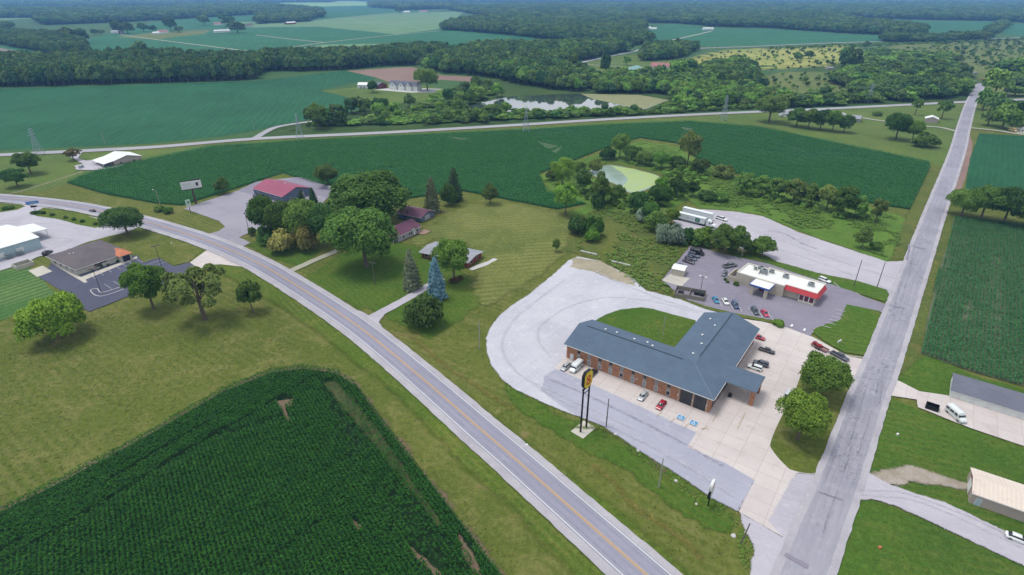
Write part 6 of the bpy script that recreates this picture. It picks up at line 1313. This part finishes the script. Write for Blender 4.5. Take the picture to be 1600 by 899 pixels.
# trailer
tp = g(1280, 546); tr = thing('flatbed_trailer', 'low flatbed trailer behind the dark pickup on the motel drive', 'trailer', (tp.x, tp.y, .16), ta)
m = MB(); m.box(0, 0, .55, 5.2, 2.0, .12); 
for sy in (-1, 1): m.box(0, sy * .98, .67, 5.2, .05, .35)
m.build('bed', plain('trailer_deck', (150, 116, 116), .8), tr); m = MB(); m.tube((2.5, .8, .6), (4.2, 0, .55), .06); m.tube((2.5, -.8, .6), (4.2, 0, .55), .06); m.build('drawbar', M['dark'], tr)
for sx in (-.5, .4):
    for sy in (-1, 1): MB().tube((sx, sy * 1.02, .38), (sx, sy * 1.2, .38), .36, n=12).build('wheel', M['tyre'], tr)
tl = thing('farm_quad', 'red machine strapped on the flatbed trailer', 'machine', tr.matrix_basis @ Vector((-.4, 0, .68)), ta)
m = MB(); m.loft([ring(-1.0, .5, .3, .8), ring(-.2, .55, .3, .75), ring(.5, .5, .35, 1.0), ring(1.0, .4, .4, .8)]); m.build('body', M['red'], tl); MB().box(-.2, 0, .76, .9, .4, .18).build('seat', M['black'], tl)
for sx in (-.75, .75):
    for sy in (-1, 1): MB().tube((sx, sy * .45, .3), (sx, sy * .7, .3), .3, n=10).build('wheel', M['tyre'], tl)
MB().tube((.4, -.4, 1.15), (.4, .4, 1.15), .05).build('handlebar', M['black'], tl)
tb = thing('red_crate', 'red box at the rear of the flatbed trailer', 'crate', tr.matrix_basis @ Vector((-2.0, .1, .68)), ta); MB().box(0, 0, 0, .9, 1.3, .7).build('box', M['red'], tb); MB().box(0, 0, .7, .96, 1.36, .08).build('lid', M['barn_red'], tb)
# restaurant cars
rr = dirang((1058, 412), (1100, 392)); ln = dirang((1075, 407), (1086, 411.5))
car((1089, 398), dirang((1082, 396), (1098, 401)), 'van', (44, 42, 46), 'black boxy van at the top of the row in the restaurant car park', sc=1.1)
car((1084, 402), dirang((1077, 400), (1092, 405)), 'suv', (58, 72, 92), 'dark blue-grey car second in the row below the black van', sc=1.15)
car((1079.5, 406.5), dirang((1072, 404), (1087, 409)), 'sedan', (50, 64, 92), 'navy car third in the row below the black van', sc=1.15)
car((1076, 411.5), dirang((1068, 409), (1083, 414)), 'sedan', (58, 48, 60), 'dark plum car fourth in the row below the black van', sc=1.15)
car((1064, 418.5), dirang((1056, 415), (1071, 420.5)), 'sedan', (48, 82, 104), 'dark teal car half hidden behind the small beige shed')
car((1140, 418), dirang((1130, 419), (1151, 415)), 'pickup', (128, 128, 136), 'grey pickup truck parked left of the restaurant', sc=1.15)
car((1131.5, 430.5), dirang((1135, 424), (1128, 434)), 'suv', (92, 100, 110), 'grey car below the grey pickup at the restaurant corner', sc=.9)
for px_, kd, cl, lb in (((1118, 471.5), 'sedan', (30, 140, 186), 'bright blue car at the left end of the restaurant front row'), ((1133, 474), 'sedan', (240, 240, 242), 'white car with dark windows in the restaurant front row'), ((1148.5, 480), 'suv', (40, 74, 118), 'dark blue car third in the restaurant front row'), ((1179, 489.5), 'suv', (56, 68, 84), 'charcoal car left of the pinkish red one in the restaurant front row'), ((1194.5, 492.5), 'sedan', (206, 40, 92), 'pinkish red car at the right end of the restaurant front row')):
    car(px_, dirang((1113, 463), (1123, 479)), kd, cl, lb)
car((1288, 441), dirang((1276, 436), (1297, 444)), 'suv', WHITE, 'white car behind the right end of the restaurant')
car((1178, 386), dirang((1170, 384), (1186, 388)), 'sedan', (232, 234, 236), 'white car half hidden by the hedge trees at the truck yard')
car((1127, 344.5), dirang((1116, 341), (1138, 348)), 'pickup', WHITE, 'white pickup truck parked beyond the truck cab in the gravel yard', sc=1.1)
car((145, 331.5), dirang((175, 341), (125, 325)), 'sedan', (30, 34, 44), 'dark car driving on the highway at the left')
car((75, 397.5), dirang((70, 400), (81, 394)), 'suv', (34, 32, 36), 'black car between the metal building and the office')
car((169, 262), dirang((160, 262.5), (180, 259)), 'suv', (54, 66, 92), 'dark blue car in front of the white-roofed farm shed')
car((128, 263), dirang((122, 266), (134, 259)), 'van', (176, 184, 196), 'silver van on the gravel by the farm shed drive', sc=.8)
car((517, 296.5), dirang((508, 294), (524, 299)), 'suv', (228, 230, 234), 'white car behind the maroon-roofed shop')
car((366, 305.5), dirang((360, 306), (372, 303)), 'sedan', (30, 32, 38), 'dark car in front of the shop wall', loc=None) if False else None
car((401, 310), dirang((396, 308), (408, 312)), 'suv', (40, 40, 48), 'dark car by the front door of the maroon-roofed shop')
car((634, 341), dirang((628, 342), (640, 338)), 'sedan', (54, 104, 186), 'blue car between the purple-roofed house and its garage')
car((1492, 653), dirang((1480, 641), (1504, 662)), 'van', WHITE, 'white passenger van parked on the concrete drive of the storage building', sc=1.05)
car((1590, 846), dirang((1570, 838), (1605, 852)), 'sedan', (240, 242, 244), 'white car on the farm lane at the bottom right corner')
car((1534, 126), dirang((1536, 131), (1533, 122)), 'pickup', (190, 60, 56), 'red pickup truck on the far end of the side road', sc=1.2)
for i, (px_, cl) in enumerate((((1591, 166), (70, 50, 60)), ((1584, 163), (60, 56, 66)), ((1597, 163), (200, 204, 210)))):
    car(px_, R(20), 'sedan', cl, ('dark maroon car in the yard at the right edge', 'dark grey car leftmost in the yard at the right edge', 'pale car rearmost in the yard at the right edge')[i], group='cars in the yard at the right edge')
car((1582, 206), dirang((1574, 204), (1592, 208)), 'van', (206, 176, 112), 'yellowish box van beside the lilac house at the right edge', sc=1.2)
for i, (bx, by) in enumerate(((1519, 136), (1521, 129), (1520, 122), (1524, 116))):
    car((bx, by), R(10), 'van', (232, 234, 236), ('white camper nearest the crossroads in the row left of the far side road', 'white camper second from the crossroads left of the far side road', 'white camper third from the crossroads left of the far side road', 'white camper farthest up the row left of the far side road')[i], 'camper', 1.15, .05, 'campers left of the far side road', 'camper')
for i, (bx, by, cl) in enumerate(((1222, 182, WHITE), (1232, 188, WHITE), (1238, 179, (60, 60, 70)), (1264, 174, (190, 190, 190)), (1278, 176, WHITE), (1290, 178, (200, 200, 196)), (1318, 181, WHITE))):
    car((bx, by), R(30 + 40 * i), 'sedan' if i % 2 else 'van', cl, ('white van left of the junk-yard house', 'white car below the junk-yard house', 'dark van right of the junk-yard house', 'grey car behind the left of the dark tree row', 'white van behind the middle of the dark tree row', 'pale car behind the middle of the dark tree row', 'white van behind the right end of the dark tree row')[i], None, .9, .05, 'old vehicles around the junk-yard house')
# ---- articulated lorry and second trailer
sa = dirang((1052, 341.5), (1100, 353.5))
def box_trailer(p, Ln, label, logo):
    t = thing('box_trailer', label, 'trailer', (p.x, p.y, .2), sa)
    m = MB(); m.box(-Ln / 2, 0, 1.15, Ln, 2.6, 2.85); b = m.build('cargo_box', plain('trailer_white', (240, 244, 250), .5, .04), t)
    m = MB(); m.box(-Ln / 2, -1.32, 1.12, Ln, .05, .16); m.box(-Ln / 2, -1.32, 3.9, Ln, .05, .10); m.build('side_rail', M['grey_metal'], b)
    m = MB(); m.box(-Ln / 2, 0, .85, Ln - 1, 1.1, .3); m.build('chassis', M['dark'], t)
    for x in (-Ln + 1.2, -Ln + 2.5):
        for sy in (-1, 1): MB().tube((x, sy * .75, .52), (x, sy * 1.28, .52), .52, n=14).build('wheel', M['tyre'], t)
    for sy in (-1, 1): MB().box(-3.2, sy * .8, 0, .15, .15, 1.1).build('landing_leg', M['grey_metal'], t)
    if logo:
        for r_, col, dp, nm in ((1.0, (30, 60, 120), .03, 'logo_ring'), (.74, (60, 140, 150), .045, 'logo_disc'), (.5, (120, 176, 90), .06, 'logo_centre')):
            pts = [(-3.6 + 1.25 * r_ * math.copysign(abs(math.cos(a)) ** .6, math.cos(a)), 2.55 + 1.0 * r_ * math.copysign(abs(math.sin(a)) ** .6, math.sin(a))) for a in [2 * math.pi * k / 28 for k in range(28)]]
            m = MB(); m.yprism(pts, -1.30 - dp, -1.29); m.build(nm, plain(nm, col, .5), b)
        m = MB()
        for k, (x, ww) in enumerate(((-6.6, 1.6), (-8.6, 1.8))): m.box(x, -1.31, 2.7, ww, .05, .16); m.box(x, -1.31, 2.3, ww * .7, .05, .12)
        m.build('lettering', plain('trailer_lettering', (150, 176, 206), .5), b)
    return t
p = g(1101, 354); box_trailer(p, 15.5, 'white box trailer with round blue and green logo behind the tractor unit', True)
p2 = g(1112, 346.5); box_trailer(p2, 15.5, 'plain white box trailer standing beyond the trailer with the logo', False)
tk = thing('tractor_unit', 'white long-nosed tractor unit coupled to the trailer with logo', 'truck', (p.x, p.y, .2), sa)
m = MB(); m.box(-.2, 0, .75, 6.6, 1.0, .35); m.build('chassis', M['dark'], tk)
m = MB(); m.loft([ring(.9, 1.2, 1.0, 3.5, .06), ring(1.4, 1.22, .8, 3.8, .06), ring(2.6, 1.22, .8, 3.5, .06), ring(3.2, 1.2, .8, 2.9, .06), ring(3.6, 1.15, .8, 2.0, .08), ring(4.9, 1.0, .75, 1.8, .1), ring(5.4, .9, .7, 1.45, .12)]); cb = m.build('cab', plain('cab_white', (242, 244, 248), .35, .03, .5, 0, .5), tk, bevel=.03)
m = MB(); m.slab([(3.62, -1.0, 2.08), (3.62, 1.0, 2.08), (3.23, 1.0, 2.82), (3.23, -1.0, 2.82)], .06); m.build('windscreen', M['car_glass'], cb)
for sy in (-1, 1):
    MB().box(2.75, sy * 1.2, 1.95, .75, .08, .8).build('side_window', M['car_glass'], cb); MB().box(5.25, sy * .66, 1.0, .28, .3, .25).build('headlight', M['lamp_glass'], cb)
    MB().tube((.75, sy * 1.0, .8), (.75, sy * 1.0, 4.0), .08).build('exhaust_stack', M['grey_metal'], tk)
    for x in (4.3, -.6, -1.9): MB().tube((x, sy * .8, .5), (x, sy * 1.22, .5), .5, n=14).build('wheel', M['tyre'], tk)

# ------------------------------------------------------------------ SIGNS, POLES, LAMPS
a, b = g(907, 675.6), g(916, 668); d = b - a; sr = math.atan2(d.y, d.x); W_s = d.length
ss = thing('pole_sign', 'tall black two-post sign with yellow face and red number eight by the motel drive', 'sign', a, sr)
m = MB(); m.box(W_s / 2, 0, .02, W_s + 3.2, 4.0, .12); m.build('concrete_base', M['walk'], ss)
for x in (0, W_s): MB().tube((x, 0, .1), (x, 0, 13.9), .26, .22, 10).build('post', M['black'], ss)
m = MB(); m.tube((-.35, 0, 13.75), (W_s + .35, 0, 13.75), .24); m.tube((0, 0, 12.4), (W_s, 0, 12.4), .12); m.build('cross_beam', M['black'], ss)
cxs = W_s / 2; hw_, z0, z1 = 1.75, 14.02, 18.9
def octo(hw, za, zb, cut=.42): h = zb - za; return [(cxs - hw * .62, za), (cxs + hw * .62, za), (cxs + hw, za + h * .2), (cxs + hw, zb - h * .2), (cxs + hw * .62, zb), (cxs - hw * .62, zb), (cxs - hw, zb - h * .2), (cxs - hw, za + h * .2)]
m = MB(); m.yprism(octo(hw_, z0, z1), -.42, .42); bx_ = m.build('cabinet', M['black'], ss)
for sy in (-1, 1):
    m = MB(); m.yprism(octo(hw_ - .12, z0 + .14, z1 - .14), sy * .45 - .04, sy * .45 + .04); fc = m.build('face', M['paint_yellow'], bx_)
def eight(zc, yy, s):                        # a bold numeral as two rings
    m = MB()
    for cz, ry, rx in ((zc + .62 * s, .60 * s, .74 * s), (zc - .62 * s, .70 * s, .86 * s)):
        n = 20
        for k in range(n):
            a0, a1 = 2 * math.pi * k / n, 2 * math.pi * (k + 1) / n; q = []
            for kk, aa in ((1, a0), (1, a1), (.46, a1), (.46, a0)): q.append((cxs + rx * kk * math.cos(aa), cz + ry * kk * math.sin(aa)))
            m.yprism(q, yy - .02, yy + .02)
    return m
for yy in (-.51, .51): eight((z0 + z1) / 2 - .05, yy, 1.12).build('number', plain('sign_red', (206, 36, 34), .5), bx_)
# second, smaller pole sign
a = g(1106, 791); s2 = thing('pole_sign', 'small leaning-looking white sign above a black cabinet by the motel entrance', 'sign', a, ROAD2ANG + R(2))
MB().tube((0, 0, 0), (0, 0, 3.4), .16, .16, 8).build('post', M['black'], s2)
MB().box(0, 0, 3.3, 2.6, .55, 1.6).build('cabinet', M['black'], s2)
for sy in (-1, 1): MB().box(-.0, sy * .30, 3.9, 2.3, .06, .9).build('letter_board', M['siding'], s2)
m = MB(); pts = [(1.35 * math.copysign(abs(math.cos(q)) ** .75, math.cos(q)), 6.35 + 1.35 * math.copysign(abs(math.sin(q)) ** .75, math.sin(q))) for q in [2 * math.pi * k / 20 for k in range(20)]]
m.yprism(pts, -.28, .28); tp_ = m.build('top_panel', M['white_trim'], s2)
for sy in (-1, 1): MB().box(0, sy * .30, 6.2, 1.7, .06, .32).build('stripe', plain('sign_pink', (226, 150, 160), .5), tp_)
# billboard
a = g(306.5, 319); br_ = math.atan2((g(312.5, 284.5, 11) - g(285.5, 288.5, 11)).y, (g(312.5, 284.5, 11) - g(285.5, 288.5, 11)).x)
bb = thing('billboard', 'large white V-shaped billboard on one brown steel pole at the corn edge', 'billboard', a, br_)
MB().tube((0, 0, 0), (0, 0, 9.0), .5, .45, 12).build('post', plain('rust_brown', (96, 66, 66), .7), bb)
m = MB(); m.box(0, 0, 8.4, 9.6, .8, .5); m.build('catwalk', plain('brown_trim', (110, 76, 84), .7), bb)
f1 = MB().box(0, -.7, 8.9, 9.8, .35, 3.9).build('front_panel', M['white_trim'], bb)
m = MB(); m.box(0, 1.6, 8.9, 9.8, .3, 3.9, 0, R(12)); m.build('back_panel', M['dark'], bb)
m = MB()
for k, (zz, ww) in enumerate(((11.7, 4.2), (11.1, 4.6), (10.4, 3.4), (9.8, 3.9))): m.box(-2.2 + .2 * (k % 2), -.9, zz, ww, .04, .24)
m.build('faint_lettering', plain('print_grey', (206, 210, 218), .7), f1)
m = MB(); m.yprism([(2.2, 10.2), (2.9, 9.9), (3.4, 10.6), (3.3, 11.4), (3.7, 12.0), (2.8, 11.7), (2.3, 12.1), (2.1, 11.3)], -.91, -.88); m.build('emblem', M['dark'], f1)
for x in (-3, 0, 3): MB().tube((x, -.8, 8.6), (x, -2.0, 8.5), .05, n=5).build('lamp_arm', M['dark'], bb)
# small shop sign
a = g(298, 333); s3 = thing('pole_sign', 'pale green and white sign on a short pole at the shop lot corner', 'sign', a, br_ + R(20))
MB().tube((0, 0, 0), (0, 0, 6.2), .16, .14, 8).build('post', M['dark'], s3); MB().box(0, 0, 3.2, 2.3, .4, 1.0).build('lower_panel', M['white_trim'], s3); u = MB().box(0, 0, 4.5, 2.3, .4, 2.6).build('upper_panel', plain('pale_green_panel', (196, 224, 206), .5), s3)
MB().box(.1, -.22, 5.4, .7, .05, .8).build('emblem', plain('sign_dark_green', (50, 80, 76), .5), u)
# blue sign at the gravel yard
a = g(57.3, 334.5); s4 = thing('pole_sign', 'wide blue sign with dark board below it at the gravel yard entrance', 'sign', a, R(30))
MB().tube((0, 0, 0), (0, 0, 6.4), .14, .12, 8).build('post', M['grey_metal'], s4); MB().box(0, 0, 3.6, 2.6, .4, .9).build('lower_board', M['dark'], s4); u = MB().box(0, 0, 5.4, 5.2, .5, 1.5).build('blue_panel', plain('sign_blue', (84, 132, 196), .5), s4)
m = MB()
for sy in (-1, 1): m.box(.2, sy * .27, 6.0, 3.2, .04, .28)
m.build('light_stripe', plain('sign_pale', (176, 200, 224), .5), u)

M['pole_wood'] = plain('pole_wood', (120, 110, 104), .9, .15, 2); M['pole_pale'] = plain('pole_pale', (176, 172, 172), .8, .12, 2)
def pole(bx, by, ty, label, arm=0, mat='pole_wood', top=None, r_=.15, name='utility_pole', cat='utility pole', group=None, arz=0):
    p = g(bx, by); h = hgt(bx, by, ty); t = thing(name, label, cat, p, arz, group)
    MB().tube((0, 0, 0), (0, 0, h), r_ * 1.15, r_ * .75, 8).build('post', M[mat], t)
    if arm:
        c = MB().box(0, 0, h - .7, arm, .14, .16).build('crossarm', M[mat], t)
        m = MB()
        for x in (-.45, 0, .45): m.tube((x * arm, 0, h - .55), (x * arm, 0, h - .25), .06, n=6)
        m.build('insulator', M['white_trim'], c)
    if top == 'can': MB().tube((.35, 0, h * .62), (.35, 0, h * .62 + 1.0), .28, n=10).build('transformer', M['grey_metal'], t)
    if top == 'lamp':
        m = MB(); m.tube((0, 0, h - .3), (-1.2, 0, h + .1), .06, n=6); c = m.build('lamp_arm', M['grey_metal'], t); MB().box(-1.4, 0, h, .8, .35, .2).build('lamp_head', M['white_trim'], c)
    if top == 'flood':
        m = MB(); m.tube((-.5, 0, h - .1), (.5, 0, h - .1), .06, n=6); c = m.build('lamp_arm', M['dark'], t); MB().box(-.5, .2, h - .1, .5, .5, .3).build('lamp_head', M['dark'], c)
    return t
pole(1159, 401, 364, 'pale utility pole with crossarm and transformer behind the restaurant car park', 2.6, 'pole_pale', 'can', arz=R(-40))
pole(1334, 448, 406, 'left of two thin bare poles at the truck yard mouth')
pole(1370, 450, 410, 'right of two thin bare poles at the truck yard mouth')
pole(947, 668, 623.5, 'bare wooden pole right of the tall yellow sign')
pole(1029, 762, 716, 'bare grey pole on the grass bank between the two motel signs', 0, 'pole_pale')
pole(1035, 528, 493, 'pale pole standing in the grass court behind the motel', 0, 'pole_pale', None, .11)
pole(749.5, 546, 503, 'pale bare pole at the left rim of the gravel yard', 0, 'pole_pale')
pole(586, 446, 409, 'wooden utility pole with crossarm in front of the big tree nearest the highway', 2.4, arz=R(-20))
pole(250, 320, 297, 'pole with white lamp at the corn edge above the highway', 0, 'pole_pale', 'lamp')
pole(389, 361, 334, 'dark lamp pole in the empty shop lot', 0, 'dark', 'flood', .12, 'lamp_post', 'lamp post')
pole(1158, 849, 818, 'leaning weathered pole stump at the mouth of the motel drive').rotation_euler = (0, R(7), 0)
pole(164, 225, 205, 'pale pole alone in the left bean field', 0, 'pole_pale')
pole(398, 206, 190, 'pale pole at the back highway near the branch lane', 0, 'pole_pale')
for i, (bx, by, ty) in enumerate(((1118, 73, 60), (1237, 67, 57), (1293, 67, 56), (1348, 65, 55), (1394, 63, 55), (1447, 62, 54))):
    pole(bx, by, ty, 'thin pale pole in the line along the far right road', 2.4, 'pole_pale', None, .28, group='poles along the far right road')
for i, (bx, by, ty) in enumerate(((1501, 105, 95), (1527, 110, 99))): pole(bx, by, ty, ('thin pole in front of the heath left of the far side road', 'thin pole beside the campers at the far side road')[i], 1.8, 'pole_pale', None, .2)
for i, (bx, by, ty, lb) in enumerate(((1094, 459, 433, 'black lamp post with two white heads by the wooden bin enclosure'), (254, 422, 384.5, 'tall black lamp post with brown heads at the right end of the office bays'), (159, 459, 420, 'tall black lamp post on the kerbed island of the office car park'))):
    p = g(bx, by); h = hgt(bx, by, ty); t = thing('lamp_post', lb, 'lamp post', p, R(-36) if i == 0 else R(58))
    MB().tube((0, 0, 0), (0, 0, .7), .3, .3, 10).build('plinth', M['walk'], t); MB().tube((0, 0, .7), (0, 0, h), .11, .08, 8).build('post', M['black'], t)
    c = MB().box(0, 0, h - .05, 2.2, .1, .1).build('arm', M['black'], t)
    hm = M['white_trim'] if i == 0 else plain('lamp_brown', (120, 84, 80), .6)
    for sx in (-1, 1): MB().box(sx * 1.1, 0, h - .05, .9, .6, .32).build('lamp_head', hm, c)
# transmission towers
M['lattice'] = plain('tower_steel', (176, 188, 200), .5, .08, 1, .3)
for i, (bx, by, ty, lb) in enumerate(((62, 242, 200, 'steel lattice pylon at the far left edge of the back highway'), (469, 218, 177, 'steel lattice pylon by the branch lane of the back highway'), (822, 207, 165, 'steel lattice pylon in front of the lake'), (1130, 189, 148, 'steel lattice pylon at the right part of the big corn field'), (1356, 161, 129, 'steel lattice pylon before the crossroads wood'), (1569.5, 150, 126, 'steel lattice pylon among the houses at the far right'))):
    p = g(bx, by); h = hgt(bx, by, ty); t = thing('pylon', lb, 'pylon', p, R(8), 'pylons along the back highway')
    m = MB(); W0, W1, hk = 2.6, .55, h * .72
    lv = [0, .2, .38, .53, .65, .74, .86, 1.0]
    def cw(f): return W0 + (W1 - W0) * min(1, f / .74)
    for sx, sy in ((1, 1), (1, -1), (-1, 1), (-1, -1)):
        m.tube((sx * W0, sy * W0, 0), (sx * W1, sy * W1, h * .74), .12, .1, 4); m.tube((sx * W1, sy * W1, h * .74), (sx * .12, sy * .12, h), .1, .07, 4)
    for f0, f1_ in zip(lv[:-2], lv[1:-1]):
        a0, a1 = cw(f0), cw(f1_)
        for q in ((1, 1, 1, -1), (1, -1, -1, -1), (-1, -1, -1, 1), (-1, 1, 1, 1)):
            m.tube((q[0] * a0, q[1] * a0, h * f0), (q[2] * a1, q[3] * a1, h * f1_), .06, n=4); m.tube((q[2] * a0, q[3] * a0, h * f0), (q[0] * a1, q[1] * a1, h * f1_), .06, n=4)
            m.tube((q[0] * a1, q[1] * a1, h * f1_), (q[2] * a1, q[3] * a1, h * f1_), .05, n=4)
    m.build('lattice', M['lattice'], t)
    for zz, L_ in ((.76, 4.4), (.86, 3.6), (.94, 2.6)):
        m = MB(); m.tube((0, -L_, h * zz), (0, L_, h * zz), .10, n=5); m.tube((0, -L_, h * zz), (0, 0, h * (zz + .045)), .06, n=4); m.tube((0, L_, h * zz), (0, 0, h * (zz + .045)), .06, n=4); c = m.build('crossarm', M['lattice'], t)
# small things
for i, (a, b, lb) in enumerate((((907, 393.5), (933, 399.5), 'pale concrete barrier log at the top left of the gravel yard'), ((955, 409.5), (985, 416.5), 'pale concrete barrier log at the top right of the gravel yard'))):
    A, B = g(*a), g(*b); d = B - A; t = thing('concrete_barrier', lb, 'barrier', A, math.atan2(d.y, d.x)); m = MB(); n = 3
    for k in range(n): m.tube((d.length / n * k + .1, 0, .4), (d.length / n * (k + 1) - .1, 0, .4), .4, n=8)
    m.build('barrier_log', M['kerb'], t)
for i, (bx, by, lb) in enumerate(((1402, 680, 'small white marker box alone on the lawn below the concrete drive'), (1374, 857, 'small orange marker on the bottom right lawn'), (823, 697, 'small white marker post on the roadside grass near the highway'), (1311, 536, 'white low sign board on the grass island by the side road'), (268, 381, 'white marker on the lawn above the copper-porched office'), (1397, 681, ''))):
    if not lb: continue
    t = thing('marker', lb, 'marker', g(bx, by), R(30))
    m = MB(); m.box(0, 0, .0, *((2.0, .3, 1.0) if i == 3 else (.7, .5, .5)), 0, 0, .9); m.build('panel', plain('marker_orange', (200, 120, 80), .8) if i == 1 else M['white_trim'], t)
    MB().box(0, 0, -.1, .3, .2, .12).build('foot', M['walk'], t)
rs = np.random.default_rng(4)
for i, (bx, by) in enumerate(((962, 679), (997, 705), (1056, 752), (1088, 788), (1146, 838), (1166, 833))):
    p = g(bx, by); s_ = rs.uniform(.3, .55); bm = bmesh.new(); bmesh.ops.create_icosphere(bm, subdivisions=2, radius=s_)
    for v in bm.verts: v.co *= 1 + .25 * (rs.uniform() - .5); v.co.z *= .6
    me = bpy.data.meshes.new('rock'); bm.to_mesh(me); bm.free(); me.materials.append(M['kerb']); o = bpy.data.objects.new('rock', me); COL.objects.link(o); o.location = (p.x, p.y, s_ * .2)
    tag(o, 'pale rock on the rough grass bank beside the motel drive', 'rock', 'rocks on the motel bank')
# disabled-bay symbols painted on the concrete
for bx, by in ((1063.5, 655), (1083.5, 663.5)):
    p = g(bx, by); c, s = math.cos(MANG), math.sin(MANG); rot = lambda q: (p.x + q[0] * c - q[1] * s, p.y + q[0] * s + q[1] * c)
    z = ZP + .003; sq = .95
    flat('painted_symbol', [[rot(q) for q in ((-sq, -sq), (sq, -sq), (sq, sq), (-sq, sq))]], M['white_paint'], z)
    z += .003; sq = .86; flat('painted_symbol', [[rot(q) for q in ((-sq, -sq), (sq, -sq), (sq, sq), (-sq, sq))]], M['blue_paint'], z)
    z += .003; arc = [(-.05 + .5 * math.cos(a), -.2 + .5 * math.sin(a)) for a in [math.pi * (.75 + 1.1 * k / 10) for k in range(11)]]; arc2 = [(-.05 + .34 * math.cos(a), -.2 + .34 * math.sin(a)) for a in [math.pi * (.75 + 1.1 * k / 10) for k in range(11)]][::-1]
    hd = [(-.1 + .14 * math.cos(a), .62 + .14 * math.sin(a)) for a in [2 * math.pi * k / 10 for k in range(10)]]
    flat('painted_symbol', [[rot(q) for q in arc + arc2], [rot(q) for q in hd], [rot(q) for q in ((-.18, .45), (-.02, .45), (.0, .1), (.32, .1), (.55, -.45), (.4, -.5), (.22, -.06), (-.16, -.06))]], M['white_paint'], z)
# kerbs round the islands
def kerb(name, px, closed=True, w_=.3, h=.13):
    pts = crom([g(*p) for p in px], closed, 4); A, B = ribbon_pts(pts + ([pts[0]] if closed else []), w_ / 2, w_ / 2); n = len(A)
    vs = [(*p, .02) for p in A] + [(*p, .02) for p in B] + [(*p, .16 + h) for p in A] + [(*p, .16 + h) for p in B]
    me = bpy.data.meshes.new(name); fs = []
    for i in range(n - 1): fs += [(2 * n + i, 3 * n + i, 3 * n + i + 1, 2 * n + i + 1), (i, 2 * n + i, 2 * n + i + 1, i + 1), (n + i, n + i + 1, 3 * n + i + 1, 3 * n + i)]
    me.from_pydata(vs, [], fs); me.materials.append(M['kerb']); o = bpy.data.objects.new(name, me); COL.objects.link(o); o['kind'] = 'structure'
kerb('kerb', [(1262, 568), (1300, 570), (1331, 588), (1327, 622), (1305, 680), (1283, 725), (1271, 741), (1240, 737), (1227, 729), (1208, 707), (1204, 692), (1221, 652), (1240, 617)])
kerb('kerb', [(1226, 512), (1265, 526), (1300, 545), (1322, 556), (1352, 560)], False)
kerb('kerb', [(1133, 399), (1171, 407), (1200, 413.5), (1260, 428), (1310, 443), (1345, 463)], False)
kerb('kerb', [(1323, 477), (1312, 500), (1273, 514), (1270, 521)], False)
kerb('kerb', [(141.6, 455), (152, 452), (160, 458), (190.6, 449), (195, 452), (157, 464)], True)
# ------------------------------------------------------------------ the air between
hz = MB(); hz.box(0, 9000, -1.2, 26000, 21000, 106.2); ho = hz.build('haze', None) if False else None
me = bpy.data.meshes.new('haze'); me.from_pydata(hz.v, [], hz.f); hm = bpy.data.materials.new('haze'); hm.use_nodes = True; n = hm.node_tree
n.nodes.remove(n.nodes['Principled BSDF']); pv = n.nodes.new('ShaderNodeVolumePrincipled'); pv.inputs['Color'].default_value = (.25, .55, 1, 1); pv.inputs['Density'].default_value = 1.05e-4; pv.inputs['Anisotropy'].default_value = 0
n.links.new(pv.outputs[0], n.nodes['Material Output'].inputs['Volume']); me.materials.append(hm)
ho = bpy.data.objects.new('haze', me); COL.objects.link(ho); ho['kind'] = 'stuff'; ho['label'] = 'thin blue summer haze over the whole landscape'; ho['category'] = 'haze'
